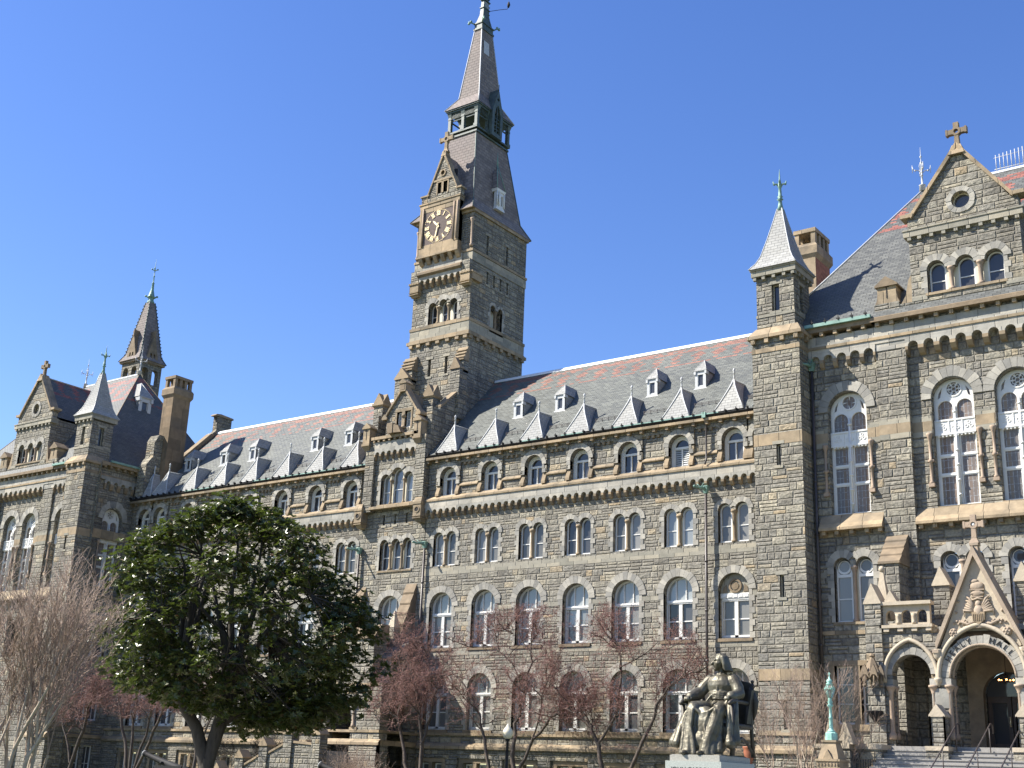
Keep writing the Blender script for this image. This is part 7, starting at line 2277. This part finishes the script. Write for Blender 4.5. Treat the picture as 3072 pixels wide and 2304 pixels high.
crape('crape_myrtle', 'big bare tree with many pale smooth stems and a dense brown twig crown', 19.75, -39.5, -1.72, 6.75, 2.65, 15, 3, maxlev=5, tilt=(.05, .42))
crape('crape_myrtle', 'bare multi-stemmed small tree with fine brown twigs between the bronze statue and the green lamp', 26.3, -9.0, -1.72, 6.9, 3.3, 8, 11, maxlev=5, tilt=(.22, .72))

# red-twigged ornamental trees
def crab(label, bx, by, limbs, top, seed, dens=1.0, spread=3.2, weep=0.0, group='bare red-twigged trees along the building', zc=5.0, nb=420, zlo=3.2, near=False):
    rnd = random.Random(seed)
    kk = (57.66-3.7)/(57.66-6.5) if near else 1.0
    bx = CAM.x+(bx-CAM.x)*kk; by = CAM.y+(by-CAM.y)*kk
    limbs = [[(x*kk, y*kk, z*kk if z > -1 else z, r) for x, y, z, r in L] for L in limbs]
    zc *= kk; top = tuple(q*kk for q in top)
    t = thing('crabapple_tree', label, 'tree', (bx, by, -1.72), group=None)
    tr = MB(); tw = MB(); bd = MB()
    O = Vector((bx, by, -1.75))
    nodes = []
    for L in limbs:
        P = [Vector((bx+x, by+y, z)) for x, y, z, r in L]; R = [q[3]*.72 for q in L]
        # smooth by subdivision with a little wobble
        Q = []; RR = []
        for i in range(len(P)-1):
            for k in range(3):
                f = k/3; Q.append(P[i].lerp(P[i+1], f)+rv(rnd)*.085*(1 if (i or k) else 0)); RR.append(R[i]+(R[i+1]-R[i])*f)
        Q.append(P[-1]); RR.append(R[-1])
        tr.tube(Q, RR, 7, cap=False)
        nodes += [(q, (Q[min(i+1, len(Q)-1)]-Q[max(i-1, 0)]).normalized()) for i, q in enumerate(Q) if q.z > zlo-1.0 and i > 2]
    tr.build('trunk', BARK_C, t)
    C0 = Vector((bx+top[0], by+top[1], zc))
    def ok(p):
        q = p-C0; return (q.x/top[2])**2+(q.y/top[2])**2+(q.z/top[3])**2 < 1.0
    tr2 = MB()
    base_nodes = list(nodes)
    for _ in range(int(46*dens)):
        q, d0 = rnd.choice(base_nodes)
        d = (d0*.5+rv(rnd)*.9+Vector((0, 0, .35))).normalized()
        P, dd = wander(rnd, q, d, rnd.uniform(1.2, 2.6), 8, .26, .02)
        P = [p for p in P if ok(p) or p is P[0]]
        if len(P) < 4: continue
        thin(tr2, P, .030, .010, 5)
        nodes += [(p, (P[min(i+1, len(P)-1)]-P[i-1]).normalized()) for i, p in enumerate(P) if i > 1]
    tr2.build('branch', BARK_C, t)
    def tri(p):
        s = rnd.uniform(.017, .036); b0 = len(bd.v)
        a, b, c = rv(rnd)*s, rv(rnd)*s, rv(rnd)*s
        bd.v += [tuple(p+a), tuple(p+b), tuple(p+c), tuple(p-a*.8)]
        bd.f += [[b0, b0+1, b0+2], [b0, b0+3, b0+1]]; bd.m += [0, 0]; bd.c += [.5, .5]; bd.s += [False, False]
    for _ in range(int(nb*dens)):
        q, d0 = rnd.choice(nodes)
        d = (d0*.4+rv(rnd)+Vector((0, 0, .25))).normalized()
        L = rnd.uniform(.8, 1.9)
        P, dd = wander(rnd, q, d, L, 6, .30, .05-weep)
        P = [p for p in P if ok(p) or p is P[0]]
        if len(P) < 3: continue
        thin(tw, P, .014, .005)
        for p in P[1:]:
            for _2 in range(rnd.choice((1, 2, 2))):
                e = (dd*.5+rv(rnd)+Vector((0, 0, .1-weep*3))).normalized()
                P2, _3 = wander(rnd, p, e, rnd.uniform(.25, .65), 4, .35, -weep*1.5)
                if not ok(P2[-1]): continue
                thin(tw, P2, .0055, .0025)
                for p2 in P2[1:]:
                    for _4 in range(rnd.choice((1, 1, 2))):
                        e2 = rv(rnd)*rnd.uniform(.05, .14)
                        tri(p2+e2*.8)
                        if rnd.random() < .5: thin(tw, [p2, p2+e2], .004, .002)
    tw.build('crown', BARK_R, t); bd.build('buds', BUD, t)
# limbs are (dx, dy, z, radius)
crab('dense weeping red-twigged bare tree in front of the side porch', 4.2, -6.5,
     [[(-.65, 0, -1.75, .20), (-.45, .1, -.2, .17), (-1.0, .2, 1.2, .14), (-1.5, .2, 2.8, .10), (-1.2, .3, 4.4, .07), (-1.7, .2, 6.0, .03)],
      [(.5, 0, -1.75, .20), (.35, 0, .2, .17), (.35, 0, 2.0, .14), (.25, -.1, 3.4, .10), (-.3, -.2, 4.8, .07), (-.7, -.2, 6.6, .03)],
      [(.35, 0, 1.6, .12), (.8, .2, 3.0, .09), (.9, .3, 4.4, .05), (.2, .3, 6.0, .025)],
      [(-1.5, .2, 2.9, .09), (-2.4, -.2, 3.6, .07), (-3.2, -.3, 3.3, .05), (-3.8, -.3, 3.4, .02)]],
     (-1.25, 0, 2.9, 3.2), 21, near=True, dens=.8, weep=.06, zc=5.2)
crab('open red-twigged bare tree with sinuous dark limbs behind the cream globe lamp', 10.4, -6.5,
     [[(0, 0, -1.75, .22), (.1, 0, .0, .19), (-.2, .1, 1.2, .16), (-.1, .2, 2.6, .12), (.4, .2, 4.0, .09), (.8, .1, 5.6, .07), (.75, .1, 6.6, .05), (1.3, .1, 7.2, .02)],
      [(.75, .1, 6.1, .05), (-.0, .1, 6.9, .03), (-.8, .0, 7.2, .015)], [(.4, .2, 4.0, .06), (-.4, .2, 5.6, .05), (-1.6, .2, 6.3, .04), (-2.6, .1, 6.4, .02)],
      [(-.5, -.2, -1.75, .16), (-1.3, -.2, .0, .13), (-1.6, -.2, 1.8, .11), (-2.0, -.2, 3.0, .10), (-2.9, -.1, 4.2, .07), (-4.4, 0, 5.6, .05), (-5.3, .1, 6.3, .02)],
      [(.2, .2, .6, .13), (.9, .2, 1.9, .11), (2.0, .2, 3.0, .09), (3.0, .3, 3.2, .06), (3.8, .3, 3.0, .03)],
      [(.9, .2, 1.9, .07), (1.4, .1, 3.4, .06), (1.8, 0, 4.8, .03)]],
     (.2, 0, 5.6, 3.6), 22, near=True, dens=1.05, zc=5.0)
crab('open red-twigged bare tree left of the bronze statue', 15.6, -6.5,
     [[(.1, 0, -1.75, .20), (0, 0, .2, .17), (-.4, 0, 1.8, .15), (-.9, 0, 2.6, .13), (-1.8, 0, 3.3, .10), (-2.9, 0, 4.3, .07), (-3.6, .1, 5.0, .03)],
      [(.4, 0, -1.75, .17), (1.2, 0, .6, .14), (2.3, .1, 2.6, .12), (2.9, .1, 4.0, .09), (4.0, .1, 4.8, .06), (5.2, .1, 5.2, .03)],
      [(-.4, 0, 1.8, .10), (.4, .1, 3.0, .09), (.7, .1, 4.4, .08), (.6, .1, 6.0, .06), (.0, .1, 7.0, .04), (-.5, .1, 7.7, .02)],
      [(.6, .1, 5.2, .05), (1.4, .1, 5.5, .04), (2.8, 0, 6.3, .03), (3.8, 0, 6.6, .015)]],
     (.5, 0, 4.7, 3.6), 23, near=True, dens=1.0, zc=4.9)
crab('dark leaning bare tree with pruned trunk behind the pale-stemmed tree', -24.7, -6.5,
     [[(0, 0, -1.75, .2), (.5, 0, .2, .17), (1.2, 0, 2.0, .15), (1.3, 0, 3.3, .12), (1.9, 0, 4.6, .05)], [(1.2, 0, 1.8, .1), (0, 0, 3.4, .08), (-1.2, 0, 4.8, .04)], [(.2, 0, 0, .12), (-.6, 0, 1.6, .09), (-1.8, 0, 3.6, .04)]],
     (0, 0, 5.5, 2.6), 24, dens=.6, zc=4.6, zlo=2.5)
crab('bare tree of three slim upright stems beneath the left side of the evergreen', -18.4, -6.5,
     [[(0, 0, -1.75, .2), (-.6, 0, .8, .15), (-1.4, 0, 2.8, .12), (-2.3, 0, 4.6, .05)], [(.1, 0, -1.4, .15), (-.4, .1, 1.6, .12), (-.4, .1, 4.6, .06)], [(0, 0, -1.4, .16), (1.1, 0, .8, .13), (2.2, 0, 2.6, .11), (2.9, 0, 4.4, .06)], [(.3, 0, -.6, .12), (.9, .1, 1.8, .1), (1.4, .1, 4.4, .06)]],
     (0, 0, 5.2, 2.4), 25, dens=.5, zc=5.0, zlo=3.0)
crab('bare tree with an arching limb behind the evergreen trunk', -12.6, -6.5,
     [[(0, 0, -1.75, .17), (.0, 0, .6, .15), (.2, 0, 2.0, .12), (-1.0, 0, 3.4, .1), (-2.6, 0, 4.2, .07), (-4.0, 0, 4.6, .03)], [(.2, 0, 1.2, .1), (1.2, 0, 3.0, .07), (1.6, 0, 4.6, .04)]],
     (0, 0, 4.6, 2.2), 26, dens=.7, zc=4.8, zlo=3.0)
def shrub():
    rnd = random.Random(9)
    t = thing('bare_shrub', 'low bare brown shrub beside the side stair', 'shrub', (-.45, -6.0, -1.72))
    b = MB()
    for i in range(420):
        a = rnd.uniform(0, 2*PI); k = rnd.uniform(0, .75)
        P, d = wander(rnd, Vector((-.45+rnd.uniform(-.4, .4), -6+rnd.uniform(-.4, .4), -1.72)), Vector((math.cos(a)*k, math.sin(a)*k, 1)), rnd.uniform(1.8, 3.2), 7, .16, .02)
        thin(b, P, .012, .003)
        for p in P[3:]:
            P2, _ = wander(rnd, p, (d+rv(rnd)*.8).normalized(), .35, 3, .3); thin(b, P2, .005, .002)
    b.build('twig_mass', BARK_T, t)
shrub()
def vines():
    rnd = random.Random(4)
    t = thing('vine', 'leafless dark vine stems spreading over the base wall behind the evergreen trunk', 'vine', (-13, -.2, -1.72))
    b = MB()
    def g(x, z, dx, dz, r, n):
        P = [Vector((x, -.17, z))]
        for i in range(n):
            dx += rnd.uniform(-.35, .35); dz += rnd.uniform(-.2, .2); l = math.hypot(dx, dz); dx /= l; dz /= l
            x += dx*.22; z += dz*.22; P.append(Vector((x, (-.17 if z < 1.55 else -.30 if z < 1.95 else -.06)-.01, z)))
            if r > .012 and rnd.random() < .5: g(x, z, dx+rnd.choice((-1, 1))*.8, dz+.2, r*.6, n-i)
        thin(b, P, r, r*.5, 4)
    for k in range(9): g(-18.5+k*1.6+rnd.uniform(-.5, .5), -1.7, rnd.uniform(-.3, .3), 1, .035, 16)
    b.build('vine_stem', BARK_D, t)
vines()
# ------------------------------------------------------------------ the remaining far or hidden repeats, one part per kind
for name, L in REST.items():
    mats = []; m = MB()
    for mb, mt in L:
        if mt not in mats: mats.append(mt)
        o = len(m.v); k = mats.index(mt)
        m.v += mb.v; m.f += [[i+o for i in f] for f in mb.f]; m.m += [k]*len(mb.f); m.c += mb.c; m.s += mb.s
    tag(m.build(name, mats, HALL, split=False), None, None, kind='stuff')
